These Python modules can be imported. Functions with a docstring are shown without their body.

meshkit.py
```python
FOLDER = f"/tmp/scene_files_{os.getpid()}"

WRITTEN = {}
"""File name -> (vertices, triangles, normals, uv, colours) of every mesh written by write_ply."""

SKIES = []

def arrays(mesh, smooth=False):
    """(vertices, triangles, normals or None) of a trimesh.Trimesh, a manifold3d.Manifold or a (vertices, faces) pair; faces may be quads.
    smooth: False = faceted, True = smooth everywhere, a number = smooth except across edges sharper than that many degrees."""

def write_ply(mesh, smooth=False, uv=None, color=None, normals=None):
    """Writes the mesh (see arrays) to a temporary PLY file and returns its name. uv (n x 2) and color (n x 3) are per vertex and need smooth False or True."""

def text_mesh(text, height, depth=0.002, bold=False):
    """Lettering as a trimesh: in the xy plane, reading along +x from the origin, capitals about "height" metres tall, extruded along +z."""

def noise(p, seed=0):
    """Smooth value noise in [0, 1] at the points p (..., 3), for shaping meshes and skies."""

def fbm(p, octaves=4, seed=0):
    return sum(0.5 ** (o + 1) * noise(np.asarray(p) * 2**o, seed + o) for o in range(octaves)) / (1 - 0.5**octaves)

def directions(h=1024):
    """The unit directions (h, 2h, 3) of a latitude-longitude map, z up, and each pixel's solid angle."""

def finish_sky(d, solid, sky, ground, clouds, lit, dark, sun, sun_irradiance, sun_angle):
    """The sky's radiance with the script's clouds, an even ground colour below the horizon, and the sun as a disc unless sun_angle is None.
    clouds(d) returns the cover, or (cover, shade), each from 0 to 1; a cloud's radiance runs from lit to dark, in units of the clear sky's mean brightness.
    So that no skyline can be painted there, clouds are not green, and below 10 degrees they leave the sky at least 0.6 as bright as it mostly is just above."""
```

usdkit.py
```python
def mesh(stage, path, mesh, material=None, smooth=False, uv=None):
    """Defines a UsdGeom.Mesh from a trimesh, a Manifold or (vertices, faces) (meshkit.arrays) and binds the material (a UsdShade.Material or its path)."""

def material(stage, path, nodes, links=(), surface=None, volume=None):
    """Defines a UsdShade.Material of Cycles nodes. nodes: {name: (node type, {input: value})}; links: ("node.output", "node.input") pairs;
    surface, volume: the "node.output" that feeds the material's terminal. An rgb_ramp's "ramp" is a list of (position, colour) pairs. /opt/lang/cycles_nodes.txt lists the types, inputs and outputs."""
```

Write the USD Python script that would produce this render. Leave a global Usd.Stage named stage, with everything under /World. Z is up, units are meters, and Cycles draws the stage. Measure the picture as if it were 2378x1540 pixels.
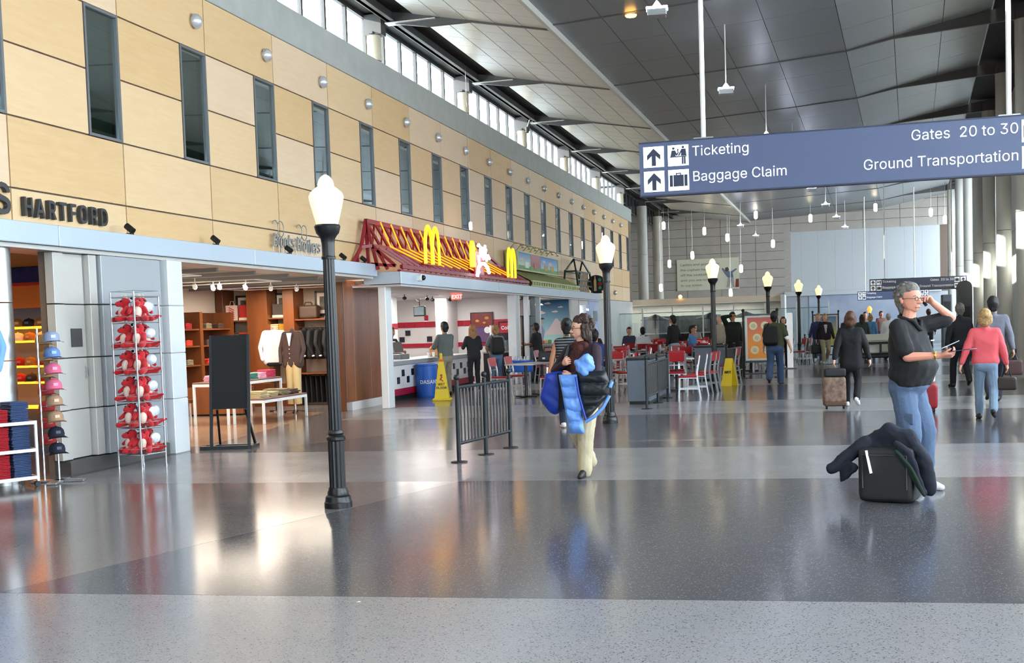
import math, random, numpy as np, trimesh, manifold3d as m3, usdkit, meshkit
from shapely.geometry import Polygon, box as sbox, LineString
from shapely.ops import unary_union
from shapely import affinity
from pxr import Usd, UsdGeom, UsdLux, UsdShade, Gf, Sdf, Vt

stage = Usd.Stage.CreateInMemory()
UsdGeom.SetStageUpAxis(stage, 'Z')
UsdGeom.SetStageMetersPerUnit(stage, 1.0)
UsdGeom.Xform.Define(stage, '/World')
UsdGeom.Scope.Define(stage, '/World/Looks')
PI = math.pi
rng = random.Random(7)

# ---------------------------------------------------------------- camera, sky, sun, exposure
EYE_Z = 1.56
def camera_axes(roll, pitch, yaw):
    c, s = math.cos(yaw), math.sin(yaw)
    fwd = np.array([-s * math.cos(pitch), c * math.cos(pitch), math.sin(pitch)])
    right = np.array([c, s, 0.0])
    up = np.cross(right, fwd)
    return math.cos(roll) * right + math.sin(roll) * up, -math.sin(roll) * right + math.cos(roll) * up, fwd
cr, cu, cf = camera_axes(-.03218, -.05293, .2651)
cam = UsdGeom.Camera.Define(stage, '/World/camera')
cam.AddTransformOp().Set(Gf.Matrix4d(*cr, 0, *cu, 0, *(-cf), 0, 0, 0, EYE_Z, 1))
cam.CreateHorizontalApertureAttr(36.0)
cam.CreateVerticalApertureAttr(36.0 * 1540 / 2378)
cam.CreateFocalLengthAttr(36.0 * 2600 / 2378)
cam.CreateVerticalApertureOffsetAttr(36.0 * 129.3 / 2378)
cam.CreateClippingRangeAttr(Gf.Vec2f(.05, 500))
cam.CreateExposureAttr(1.65)

dome = UsdLux.DomeLight.Define(stage, '/World/sky')
dome.CreateIntensityAttr(1.0)
dome.CreateColorAttr(Gf.Vec3f(.93, .97, 1.0))
sun = UsdLux.DistantLight.Define(stage, '/World/sun')
sun.CreateIntensityAttr(5.0); sun.CreateNormalizeAttr(True)
sun.CreateAngleAttr(.6)
sun.CreateColorAttr(Gf.Vec3f(1.0, .93, .80))
def aim(prim, d):                                    # the light shines along d
    d = np.asarray(d, float) / np.linalg.norm(d)
    z = -d
    x = np.cross([0, 0, 1.0], z); x /= np.linalg.norm(x)
    y = np.cross(z, x)
    UsdGeom.Xformable(prim).AddTransformOp().Set(Gf.Matrix4d(*x, 0, *y, 0, *z, 0, 0, 0, 0, 1))
aim(sun, (1.0, .16, -.312))

# ---------------------------------------------------------------- materials
def lin(c):
    return tuple(float(((x / 255) / 12.92) if x <= 10 else ((x / 255 + .055) / 1.055) ** 2.4) for x in c)
MATS = {}
def mat(name, color, rough=.5, metal=0.0, noise=None, bump=None, emit=0.0, emit_color=None, spec=None, coat=0.0, sheen=0.0, color2=None, stretch=(1, 1, 1), obj=False):
    """One principled material; noise=(scale, detail) mixes color with color2 (or a darker tone)."""
    if name in MATS:
        return MATS[name]
    p = dict(base_color=lin(color), roughness=rough, metallic=metal)
    if coat: p['coat_weight'] = coat; p['coat_roughness'] = .05
    if sheen: p['sheen_weight'] = sheen
    if spec is not None: p['specular_ior_level'] = spec
    if emit: p['emission_strength'] = emit; p['emission_color'] = lin(emit_color or color)
    n, l = {'p': ('principled_bsdf', p)}, []
    if noise or bump:
        n['co'] = ('texture_coordinate', {}) if obj else ('geometry', {})
        n['mp'] = ('mapping', {'scale': stretch})
        l.append(('co.object' if obj else 'co.position', 'mp.vector'))
    if noise:
        c2 = color2 or tuple(x * .82 for x in color)
        n['nz'] = ('noise_texture', {'scale': noise[0], 'detail': noise[1]})
        n['rp'] = ('rgb_ramp', {'ramp': [(.3, lin(c2)), (.7, lin(color))]})
        l += [('mp.vector', 'nz.vector'), ('nz.fac', 'rp.fac'), ('rp.color', 'p.base_color')]
    if bump:
        n['bz'] = ('noise_texture', {'scale': bump[0], 'detail': 3.0})
        n['bp'] = ('bump', {'strength': bump[1], 'distance': .01})
        l += [('mp.vector', 'bz.vector'), ('bz.fac', 'bp.height'), ('bp.normal', 'p.normal')]
    MATS[name] = usdkit.material(stage, '/World/Looks/' + name, n, l, surface='p.BSDF')
    return MATS[name]

def terrazzo(name, base, fleck, rough, scale=150):
    n = {'g': ('geometry', {}), 'v': ('voronoi_texture', {'scale': float(scale)}), 'w': ('noise_texture', {'scale': 1.3, 'detail': 3.0}),
         's': ('separate_color', {}), 'r': ('rgb_ramp', {'ramp': [(0.0, lin(fleck)), (.05, lin(fleck)), (.06, lin(base)), (.92, lin(base)), (.93, lin(tuple(min(255, x * 1.12) for x in base))), (1.0, lin(tuple(min(255, x * 1.12) for x in base)))], 'interpolate': False}),
         'm': ('mix_color', {'blend_type': 'multiply', 'fac': .08}), 'rr': ('map_range', {'from_min': .3, 'from_max': .7, 'to_min': rough * .93, 'to_max': rough * 1.08}),
         'p': ('principled_bsdf', {'specular_ior_level': .5})}
    l = [('g.position', 'v.vector'), ('g.position', 'w.vector'), ('v.color', 's.color'), ('s.r', 'r.fac'), ('r.color', 'm.a'), ('w.color', 'm.b'), ('m.result', 'p.base_color'), ('w.fac', 'rr.value'), ('rr.result', 'p.roughness')]
    MATS[name] = usdkit.material(stage, '/World/Looks/' + name, n, l, surface='p.BSDF')
    return MATS[name]

def wood(name, c1, c2, scale=(1.2, 1.2, 9.0), rough=.38, detail=5.0, vary=0.0):
    n = {'g': ('geometry', {}), 'mp': ('mapping', {'scale': scale}), 'z': ('noise_texture', {'scale': 2.2, 'detail': detail, 'distortion': .6}),
         'r': ('rgb_ramp', {'ramp': [(.28, lin(c2)), (.72, lin(c1))]}), 'p': ('principled_bsdf', {'roughness': rough})}
    l = [('g.position', 'mp.vector'), ('mp.vector', 'z.vector'), ('z.fac', 'r.fac'), ('r.color', 'p.base_color')]
    MATS[name] = usdkit.material(stage, '/World/Looks/' + name, n, l, surface='p.BSDF')
    return MATS[name]

def pane_mat(name, tint, refl=.03, rough=.02):
    n = {'t': ('transparent_bsdf', {'color': lin(tint)}), 'g': ('glossy_bsdf', {'color': (.9, .95, 1.0), 'roughness': rough}), 'f': ('layer_weight', {'blend': .5}),
         'q': ('math', {'math_type': 'power', 'value2': 4.0}), 'r': ('math', {'math_type': 'multiply_add', 'value2': .75, 'value3': refl}), 'x': ('mix_closure', {})}
    MATS[name] = usdkit.material(stage, '/World/Looks/' + name, n, [('f.facing', 'q.value1'), ('q.value', 'r.value1'), ('r.value', 'x.fac'), ('t.BSDF', 'x.closure1'), ('g.BSDF', 'x.closure2')], surface='x.closure')
    return MATS[name]

# ---------------------------------------------------------------- naming and tagging
USED = {}
def numbered(parent, name):
    k = (parent, name)
    USED[k] = USED.get(k, -1) + 1
    return name if USED[k] == 0 else '%s_%03d' % (name, USED[k])
def path_of(p):
    return '/World' if p is None else (p if isinstance(p, str) else str(p.GetPath()))
def tag(prim, label=None, cat=None, group=None, kind=None):
    for k, v in (('label', label), ('category', cat), ('group', group), ('kind', kind)):
        if v: prim.SetCustomDataByKey(k, v)
    return prim
def thing(name, label=None, cat=None, loc=(0, 0, 0), rot=0.0, group=None, kind=None):
    x = UsdGeom.Xform.Define(stage, '/World/' + numbered('/World', name))
    x.AddTranslateOp().Set(Gf.Vec3d(*map(float, loc)))
    x.AddRotateZOp().Set(float(rot))
    return tag(x.GetPrim(), label, cat, group, kind)
def dup(src, loc, rot=0.0, label=None, group=None):
    was = src.GetCustomData()
    base = src.GetName()
    if len(base) > 4 and base[-3:].isdigit() and base[-4] == '_': base = base[:-4]
    x = UsdGeom.Xform.Define(stage, '/World/' + numbered('/World', base))
    x.GetPrim().GetReferences().AddInternalReference(src.GetPath())
    x.GetPrim().SetInstanceable(True)
    x.GetPrim().GetAttribute('xformOp:translate').Set(Gf.Vec3d(*map(float, loc)))
    x.GetPrim().GetAttribute('xformOp:rotateZ').Set(float(rot))
    tag(x.GetPrim(), label or was.get('label'), was.get('category'), group or was.get('group'))
    return x.GetPrim()

# ---------------------------------------------------------------- mesh building
def rotz(a):
    c, s = math.cos(a), math.sin(a)
    return np.array([[c, -s, 0], [s, c, 0], [0, 0, 1.0]])
def rotx(a):
    c, s = math.cos(a), math.sin(a)
    return np.array([[1, 0, 0], [0, c, -s], [0, s, c.real]])
def roty(a):
    c, s = math.cos(a), math.sin(a)
    return np.array([[c, 0, s], [0, 1, 0], [-s, 0, c]])
BF = np.array([[0, 2, 1], [0, 3, 2], [4, 5, 6], [4, 6, 7], [0, 1, 5], [0, 5, 4], [1, 2, 6], [1, 6, 5], [2, 3, 7], [2, 7, 6], [3, 0, 4], [3, 4, 7]])
def unit(v):
    v = np.asarray(v, float); return v / (np.linalg.norm(v) + 1e-12)
def frame_for(d):
    d = unit(d); a = np.cross(d, [0, 0, 1.0] if abs(d[2]) < .95 else [1.0, 0, 0]); a = unit(a)
    return a, np.cross(d, a)
class MB:
    """Collects solids into one mesh."""
    def __init__(s): s.v, s.f, s.n = [], [], 0
    def add(s, v, f, M=None, t=(0, 0, 0)):
        v = np.asarray(v, float)
        if M is not None: v = v @ np.asarray(M).T
        v = v + np.asarray(t, float)
        s.v.append(v); s.f.append(np.asarray(f, int) + s.n); s.n += len(v); return s
    def mesh(s, m, M=None, t=(0, 0, 0)):
        if hasattr(m, 'to_mesh'):
            k = m.to_mesh(); return s.add(k.vert_properties[:, :3], k.tri_verts, M, t)
        return s.add(m.vertices, m.faces, M, t)
    def box(s, c, d, M=None, b=0.0):
        x, y, z = np.asarray(d, float) / 2
        if b:
            b = min(b, x * .9, y * .9, z * .9)
            pts = []
            for i in (-1, 1):
                for j in (-1, 1):
                    for k in (-1, 1):
                        pts += [(i * (x - b), j * (y - b), k * z), (i * (x - b), j * y, k * (z - b)), (i * x, j * (y - b), k * (z - b))]
            h = trimesh.convex.convex_hull(np.array(pts)); return s.add(h.vertices, h.faces, M, c)
        v = np.array([[-x, -y, -z], [x, -y, -z], [x, y, -z], [-x, y, -z], [-x, -y, z], [x, -y, z], [x, y, z], [-x, y, z]])
        return s.add(v, BF, M, c)
    def lo(s, a, b_, b=0.0):
        a, b_ = np.minimum(a, b_), np.maximum(a, b_)
        return s.box((a + b_) / 2, b_ - a, b=b)
    def tube(s, pts, r, n=8, closed=False):
        p = np.asarray(pts, float); k = len(p); r = np.broadcast_to(r, (k,))
        t = np.gradient(p, axis=0) if not closed else np.roll(p, -1, 0) - np.roll(p, 1, 0)
        a, b = frame_for(t[0]); rings = []
        for i in range(k):
            d = unit(t[i]); a = unit(a - d * (a @ d)); b = np.cross(d, a)
            w = np.arange(n) * 2 * PI / n
            rings.append(p[i] + r[i] * (np.cos(w)[:, None] * a + np.sin(w)[:, None] * b))
        v = np.vstack(rings); f = []
        for i in range(k if closed else k - 1):
            j2 = (i + 1) % k
            for j in range(n):
                q = (j + 1) % n
                f += [(i * n + j, i * n + q, j2 * n + q), (i * n + j, j2 * n + q, j2 * n + j)]
        if not closed:
            v = np.vstack([v, p[0], p[-1]])
            for j in range(n):
                q = (j + 1) % n
                f += [(k * n, q, j), (k * n + 1, (k - 1) * n + j, (k - 1) * n + q)]
        return s.add(v, f)
    def bar(s, a, b, w, h=None):
        """A rectangular bar from a to b."""
        a, b = np.asarray(a, float), np.asarray(b, float); d = b - a
        u, q = frame_for(d); M = np.stack([unit(d), u, q], 1)
        return s.box((a + b) / 2, (np.linalg.norm(d), w, h or w), M)
    def lathe(s, prof, n=24, M=None, t=(0, 0, 0)):
        m = trimesh.creation.revolve(np.asarray(prof, float), sections=n); return s.add(m.vertices, m.faces, M, t)
    def ball(s, c, r, sub=2, sc=(1, 1, 1), M=None):
        m = trimesh.creation.icosphere(sub, 1.0); return s.add(m.vertices * np.asarray(sc, float) * r, m.faces, M, c)
    def prism(s, poly, h, M=None, t=(0, 0, 0)):
        for g in getattr(poly, 'geoms', [poly]):
            m = trimesh.creation.extrude_polygon(g, h, engine='earcut'); s.add(m.vertices, m.faces, M, t)
        return s
    def poly3(s, pts):
        p = np.asarray(pts, float); return s.add(p, [(0, i, i + 1) for i in range(1, len(p) - 1)])
    def hull(s, pts):
        h = trimesh.convex.convex_hull(np.asarray(pts, float)); return s.add(h.vertices, h.faces)
    def build(s, name, m, parent=None, smooth=False, label=None, cat=None, group=None, kind=None):
        pp = path_of(parent)
        g = usdkit.mesh(stage, pp + '/' + numbered(pp, name), (np.vstack(s.v), np.vstack(s.f)), m, smooth)
        return tag(g.GetPrim(), label, cat, group, kind)
TO_WALL = np.array([[0, 0, 1.0], [1, 0, 0], [0, 1, 0]])      # drawing x -> +y, y -> +z, z -> +x: reads right from the hall on the left wall
TO_HALL = np.array([[1.0, 0, 0], [0, 0, -1], [0, 1, 0]])     # drawing x -> +x, y -> +z, z -> -y: faces the camera's end of the hall
def text(s, h, depth=.004, bold=False):
    return meshkit.text_mesh(s, h, depth, bold)
def width(m): return m.bounds[1][0]

# ---------------------------------------------------------------- common looks
STEEL = mat('brushed_steel', (178, 180, 180), .32, 1.0)
DARKSTEEL = mat('dark_steel', (84, 82, 81), .5, .2)
CHROME = mat('chrome', (215, 217, 220), .18, 1.0)
ALU = mat('aluminium_tube', (200, 202, 205), .3, .9)
WHITE = mat('white_paint', (232, 232, 230), .45)
OFFWHITE = mat('off_white_paint', (214, 208, 206), .6)
BLACK = mat('black_paint', (22, 23, 25), .32)
BLACKMATTE = mat('black_matte', (20, 20, 21), .7)
FASCIA = mat('pale_blue_metal', (186, 199, 212), .35, .15)
PIER = mat('satin_metal_panel', (192, 190, 184), .4, .12)
PIER2 = mat('pale_metal_post', (222, 226, 228), .35, .1)
CONCRETE = mat('concrete', (176, 178, 172), .8, noise=(3.0, 4.0), color2=(166, 168, 163))
COLUMN = mat('column_plaster', (186, 183, 174), .55, noise=(1.5, 3.0), color2=(178, 175, 167))
MAPLE = [wood('maple_%d' % i, c, d, (2.0, 1.1, 9.0), .42) for i, (c, d) in enumerate([((222, 188, 142), (216, 180, 133)), ((226, 195, 152), (220, 187, 143)), ((219, 184, 136), (212, 175, 126)), ((226, 199, 166), (221, 191, 156))])]
JOINT = mat('joint_shadow_gap', (112, 96, 84), .8)
FRAME = mat('window_frame_grey', (120, 122, 124), .4, .3)
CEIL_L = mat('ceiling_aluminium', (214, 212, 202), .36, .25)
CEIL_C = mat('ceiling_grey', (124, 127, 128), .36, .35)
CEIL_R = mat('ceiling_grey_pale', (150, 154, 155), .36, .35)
STONE = mat('grey_stone', (186, 178, 168), .7, noise=(2.0, 4.0), color2=(177, 169, 160))
T_LIGHT = terrazzo('terrazzo_light', (140, 138, 140), (78, 78, 84), .19)
T_DARK = terrazzo('terrazzo_dark', (84, 83, 88), (126, 122, 124), .15)
T_MID = terrazzo('terrazzo_brown', (126, 117, 114), (84, 80, 80), .14)
T_TAN = terrazzo('terrazzo_tan', (168, 140, 118), (120, 100, 86), .15)
GLASS_TINT = pane_mat('window_pane', (196, 218, 212), .34)
GLASS_SKY = pane_mat('clerestory_pane', (236, 242, 246))
GLASS_CLEAR = pane_mat('clear_pane', (240, 246, 245))
LAMP_GLOW = mat('lamp_globe', (255, 246, 214), .3, emit=.30, emit_color=(255, 228, 172))
WARM_GLOW = mat('warm_glow', (255, 244, 220), .4, emit=2.6, emit_color=(255, 236, 200))
COOL_GLOW = mat('cool_glow', (240, 244, 255), .4, emit=10.0, emit_color=(225, 232, 255))
SPOT_GLOW = mat('spot_glow', (255, 246, 228), .4, emit=30.0, emit_color=(255, 232, 195))

# ---------------------------------------------------------------- floor: terrazzo bands
XL, XR, Y0, Y1 = -13.0, 14.0, -8.0, 71.0
fl = thing('floor', kind='structure')
TAN = .0905
def band(y_at0, y1_at0):
    return Polygon([(XL, y_at0 + XL * TAN), (XR, y_at0 + XR * TAN), (XR, y1_at0 + XR * TAN), (XL, y1_at0 + XL * TAN)])
lights = unary_union([band(6.30 - 3.0 + 8.12 * k, 6.30 + 8.12 * k) if k else band(3.2, 6.32) for k in range(-1, 8)] ) if False else unary_union([band(a, b) for a, b in ((-4.9, -1.9), (3.2, 6.32), (11.24, 14.18), (19.33, 22.37), (27.5, 30.5), (35.6, 38.6), (43.7, 46.7), (51.8, 54.8), (60, 63))])
tan_zone = Polygon([(-13, 13.4), (-8.9, 13.4), (-8.55, 14.6), (-8.75, 16.6), (-9.5, 20.6), (-13, 20.6)])
mid_zone = Polygon([(-13, -8), (-7.2, -8), (-4.98, 5.87), (-3.54, 10.92), (-4.35, 10.85), (-13, 10.1)])
mid2 = Polygon([(-13, 13.0), (-7.6, 13.45), (-4.6, 19.0), (-4.3, 30), (-13, 30)])
shop = sbox(-13, -8, -8.5, 13.3)
whole = sbox(XL, Y0, XR, Y1)
def zone(poly, m, name='terrazzo_band'):
    for g in getattr(poly, 'geoms', [poly]):
        if g.area < .02: continue
        MB().prism(g.buffer(-.003), .03, t=(0, 0, -.03)).build(name, m, fl)
tanz = tan_zone
lz = lights.difference(sbox(-13, 10.2, -8.3, 71)).difference(tanz)
mz = unary_union([mid_zone, mid2]).difference(lz).difference(tanz)
zone(lz, T_LIGHT); zone(tanz, T_TAN); zone(mz, T_MID); zone(whole.difference(unary_union([lz, tanz, mz])), T_DARK)
MB().lo((XL, Y0, -.2), (XR, Y1, -.032)).build('floor_slab', JOINT, fl)

# ---------------------------------------------------------------- left wall: maple panels, windows, concrete band, clerestory
XW = -8.75
wl = thing('wall_left', kind='structure')
win_y = [12.36 + 2.205 * k for k in range(-5, 20)]
WW = .71
zs = [2.66, 3.33, 4.15, 4.975, 5.80, 6.63]
G = .011
def panel(y0, y1, z0, z1):
    MB().lo((XW - .03, y0 + G, z0 + G), (XW, y1 - G, z1 - G)).build('maple_panel', rng.choice(MAPLE), wl)
for k, y in enumerate(win_y):
    e0, e1 = y + WW - 2.205, y + WW
    for z0, z1 in ((zs[0], zs[1]), (zs[1], zs[2]), (zs[4], zs[5])): panel(e0, e1, z0, z1)
    for z0, z1 in ((zs[2], zs[3]), (zs[3], zs[4])): panel(e0, y, z0, z1)
back = sbox(-1, 2.66, 56.0, 6.63)
holes = unary_union([sbox(y, 4.15, y + WW, 5.80) for y in win_y])
MB().prism(back.difference(holes), .12, TO_WALL, (XW - .155, 0, 0)).build('backing', JOINT, wl)
MB().lo((XW - .35, -1, 6.63), (XW + .01, 56, 7.26), b=.01).build('concrete_band', CONCRETE, wl)
MB().lo((XW - .2, -1, 0), (XW - .05, 3, 2.66)).build('backing', CONCRETE, wl)
OFFICE = mat('office_dark', (140, 150, 142), .8)
OFFLAMP = mat('office_lamp', (235, 250, 244), .5, emit=1.1)
BLIND = mat('blind_pale', (150, 160, 158), .7)
for k, y in enumerate(win_y):
    if y < 3: continue
    w = thing('window_%d' % (k + 1), kind='structure')
    m = MB()
    for a, b in (((y, 4.15), (y + .04, 5.8)), ((y + WW - .04, 4.15), (y + WW, 5.8)), ((y + .04, 4.15), (y + WW - .04, 4.19)), ((y + .04, 5.76), (y + WW - .04, 5.8))):
        m.lo((XW - .07, a[0] + .002, a[1] + .002), (XW + .012, b[0] - .002, b[1] - .002))
    m.build('window_frame', FRAME, w)
    MB().lo((XW - .035, y + .04, 4.19), (XW - .027, y + WW - .04, 5.76)).build('pane', GLASS_TINT, w)
    MB().lo((XW - 2.0, y - .4, 4.0), (XW - 1.9, y + WW + .4, 6.1)).lo((XW - 2.0, y - .4, 4.0), (XW - .17, y - .35, 6.1)).lo((XW - 2.0, y + WW + .35, 4.0), (XW - .17, y + WW + .4, 6.1)).lo((XW - 2.0, y - .4, 6.05), (XW - .17, y + WW + .4, 6.1)).lo((XW - 2.0, y - .4, 3.98), (XW - .17, y + WW + .4, 4.03)).build('room_beyond', OFFICE, w)
    MB().box((XW - 1.2, y + WW / 2, 6.03), (1.2, .5, .03)).build('office_lamp', OFFLAMP, w)
    if k % 3 != 1:
        zb = (5.35, 4.9, 5.5)[k % 3]
        m = MB()
        for q in range(int((5.74 - zb) / .045)): m.box((XW - .17, y + WW / 2, 5.72 - q * .045), (.03, WW - .06, .004), roty(.5))
        m.build('blind', BLIND, w, kind='stuff')
# spot sconces in a row under the concrete band
def sconce():
    t = thing('wall_light', None, 'wall light', group='domed wall lights in a row')
    MB().lathe([(0, 0), (.075, 0), (.078, .02), (.06, .03), (0, .03)], 20, roty(PI / 2)).build('rose', PIER2, t)
    MB().lathe([(0, .03), (.105, .035), (.112, .05), (.10, .09), (.06, .125), (.02, .14), (0, .142)], 24, roty(PI / 2)).build('dome', mat('dome_satin', (206, 208, 210), .28, .45), t, smooth=35)
    return t
sc0 = None
NUMW = 'first second third fourth fifth sixth seventh eighth ninth tenth eleventh twelfth thirteenth fourteenth fifteenth sixteenth seventeenth eighteenth nineteenth twentieth twenty-first twenty-second twenty-third twenty-fourth'.split()
for k, y in enumerate(win_y):
    if 4 < y < 54:
        p = (XW, y + WW * .58, 6.21)
        lab = 'domed steel wall light high on the maple wall, %s from the left edge' % NUMW[k - 2]
        if sc0 is None:
            sc0 = sconce(); sc0.GetAttribute('xformOp:translate').Set(Gf.Vec3d(*p)); tag(sc0, lab)
        else: dup(sc0, p, 0, lab)
for y in (48.6, 50.4):
    dup(sc0, (XW, y, 3.0), 0, 'domed steel wall light low on the maple wall beyond the shop signs, %s one' % ('left' if y < 49 else 'right'), 'low domed wall lights past the shops')
# clerestory
BAYS = [22.4 + 6.2 * k for k in range(-5, 9)]
cl = thing('window_40', kind='structure')
fr = MB()
for yb in BAYS[:-1]:
    for q in range(6):
        y = yb + 6.2 * q / 6
        fr.lo((XW - .345, y - .035, 7.26), (XW - .27, y + .035, 8.19))
        MB().lo((XW - .31, y + .035, 7.30), (XW - .30, y + 6.2 / 6 - .035, 8.15)).build('pane', GLASS_SKY, cl)
fr.lo((XW - .345, BAYS[0], 7.262), (XW - .265, BAYS[-1], 7.30)).lo((XW - .345, BAYS[0], 8.15), (XW - .265, BAYS[-1], 8.24))
fr.build('window_frame', DARKSTEEL, cl)
for k, yb in enumerate(BAYS[:-1]):
    t = thing('column', 'pale stub column between clerestory windows, %s along the concrete band' % NUMW[k], 'column', (XW - .10, yb, 0), 0, 'stub columns between the clerestory windows') if yb < 56 else thing('column', 'tall round column at the end of the left wall, %s' % ('nearer of two' if yb < 62 else 'beside the stone back wall'), 'column', (XW + .0, yb, 0))
    z0 = 7.2605 if yb < 56 else 0
    if yb < 56: MB().lathe([(0, z0), (.15, z0), (.15, 7.78), (0, 7.78)], 28).build('shaft', mat('stub_plaster', (208, 196, 172), .6), t, smooth=40)
    else:
        for a, b in ((0.0, 2.6), (2.61, 5.2), (5.21, 7.78)): MB().lathe([(0, a), (.27, a), (.27, b), (0, b)], 28).build('shaft', COLUMN, t, smooth=40)
    MB().lo((-.16, -.14, 7.782), (.22, .14, 8.20)).lo((-.05, -.2, 7.795), (.05, .2, 7.84)).build('bracket_block', DARKSTEEL, t)
MB().lo((XW + .25, BAYS[0], 8.02), (XW + .33, BAYS[-1], 8.30)).lo((XW + .22, BAYS[0], 8.02), (XW + .42, BAYS[-1], 8.04)).build('eave_beam', DARKSTEEL, None, label='long dark steel eave beam in front of the clerestory windows', cat='beam', kind='structure')
# ---------------------------------------------------------------- ceiling: gull-wing of metal panels with bay fins
ce = thing('ceiling', kind='structure')
def prof(y):
    d = y - 28.6
    return dict(A=(-7.95, 8.14), B=(-4.86 + .027 * d, 7.54), C=(-4.82 + .027 * d, 7.63), D=(-.72 + .05 * d, 7.85), E=(.85 + .075 * d, 7.97), F=(1.95 + .078 * d, 8.20), H=(4.12 + .083 * d, 8.62))
def lerp(a, b, t): return a[0] + (b[0] - a[0]) * t, a[1] + (b[1] - a[1]) * t
def sheet(name, m, ya, yb, i, j, t0, t1, gap=.012, th=.03, lift=0.0):
    """One panel of the ceiling between profile points i and j, from fraction t0 to t1."""
    pa, pb = prof(ya), prof(yb)
    q = [lerp(pa[i], pa[j], t0), lerp(pa[i], pa[j], t1), lerp(pb[i], pb[j], t1), lerp(pb[i], pb[j], t0)]
    c = [(q[0][0] + gap, ya + gap, q[0][1] + lift), (q[1][0] - gap, ya + gap, q[1][1] + lift), (q[2][0] - gap, yb - gap, q[2][1] + lift), (q[3][0] + gap, yb - gap, q[3][1] + lift)]
    v = np.array(c + [(x, y, z + th) for x, y, z in c])
    return MB().add(v, BF).build(name, m, ce)
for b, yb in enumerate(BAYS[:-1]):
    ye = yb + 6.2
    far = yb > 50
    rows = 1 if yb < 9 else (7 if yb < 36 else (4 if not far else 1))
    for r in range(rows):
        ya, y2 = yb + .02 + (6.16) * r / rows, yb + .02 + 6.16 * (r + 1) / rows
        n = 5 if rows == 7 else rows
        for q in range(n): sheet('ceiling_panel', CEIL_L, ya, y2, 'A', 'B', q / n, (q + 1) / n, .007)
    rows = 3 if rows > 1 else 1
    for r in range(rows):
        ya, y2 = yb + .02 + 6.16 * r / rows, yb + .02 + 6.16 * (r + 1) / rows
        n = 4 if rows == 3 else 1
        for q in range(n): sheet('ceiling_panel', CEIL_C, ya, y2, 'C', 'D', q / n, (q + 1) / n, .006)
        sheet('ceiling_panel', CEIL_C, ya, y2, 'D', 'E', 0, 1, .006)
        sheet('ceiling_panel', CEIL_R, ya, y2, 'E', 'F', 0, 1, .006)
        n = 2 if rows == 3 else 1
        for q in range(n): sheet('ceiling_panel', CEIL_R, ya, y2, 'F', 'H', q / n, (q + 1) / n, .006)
    pa, pb = prof(yb), prof(ye)
    m = MB()
    for i, j in (('A', 'B'), ('C', 'D'), ('D', 'E'), ('E', 'F'), ('F', 'H')):
        c = [(pa[i][0], yb, pa[i][1] + .035), (pa[j][0], yb, pa[j][1] + .035), (pb[j][0], ye, pb[j][1] + .035), (pb[i][0], ye, pb[i][1] + .035)]
        m.add(np.array(c + [(x, y, z + .25) for x, y, z in c]), BF)
    m.build('backing', BLACKMATTE, ce)
    # lip along the fold
    MB().add(np.array([(pa['B'][0] - .03, yb, 7.50), (pa['B'][0] + .05, yb, 7.50), (pb['B'][0] + .05, ye, 7.50), (pb['B'][0] - .03, ye, 7.50), (pa['B'][0] - .03, yb, 7.66), (pa['B'][0] + .05, yb, 7.66), (pb['B'][0] + .05, ye, 7.66), (pb['B'][0] - .03, ye, 7.66)]), BF).build('fold_edge', CEIL_L, ce)
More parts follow.
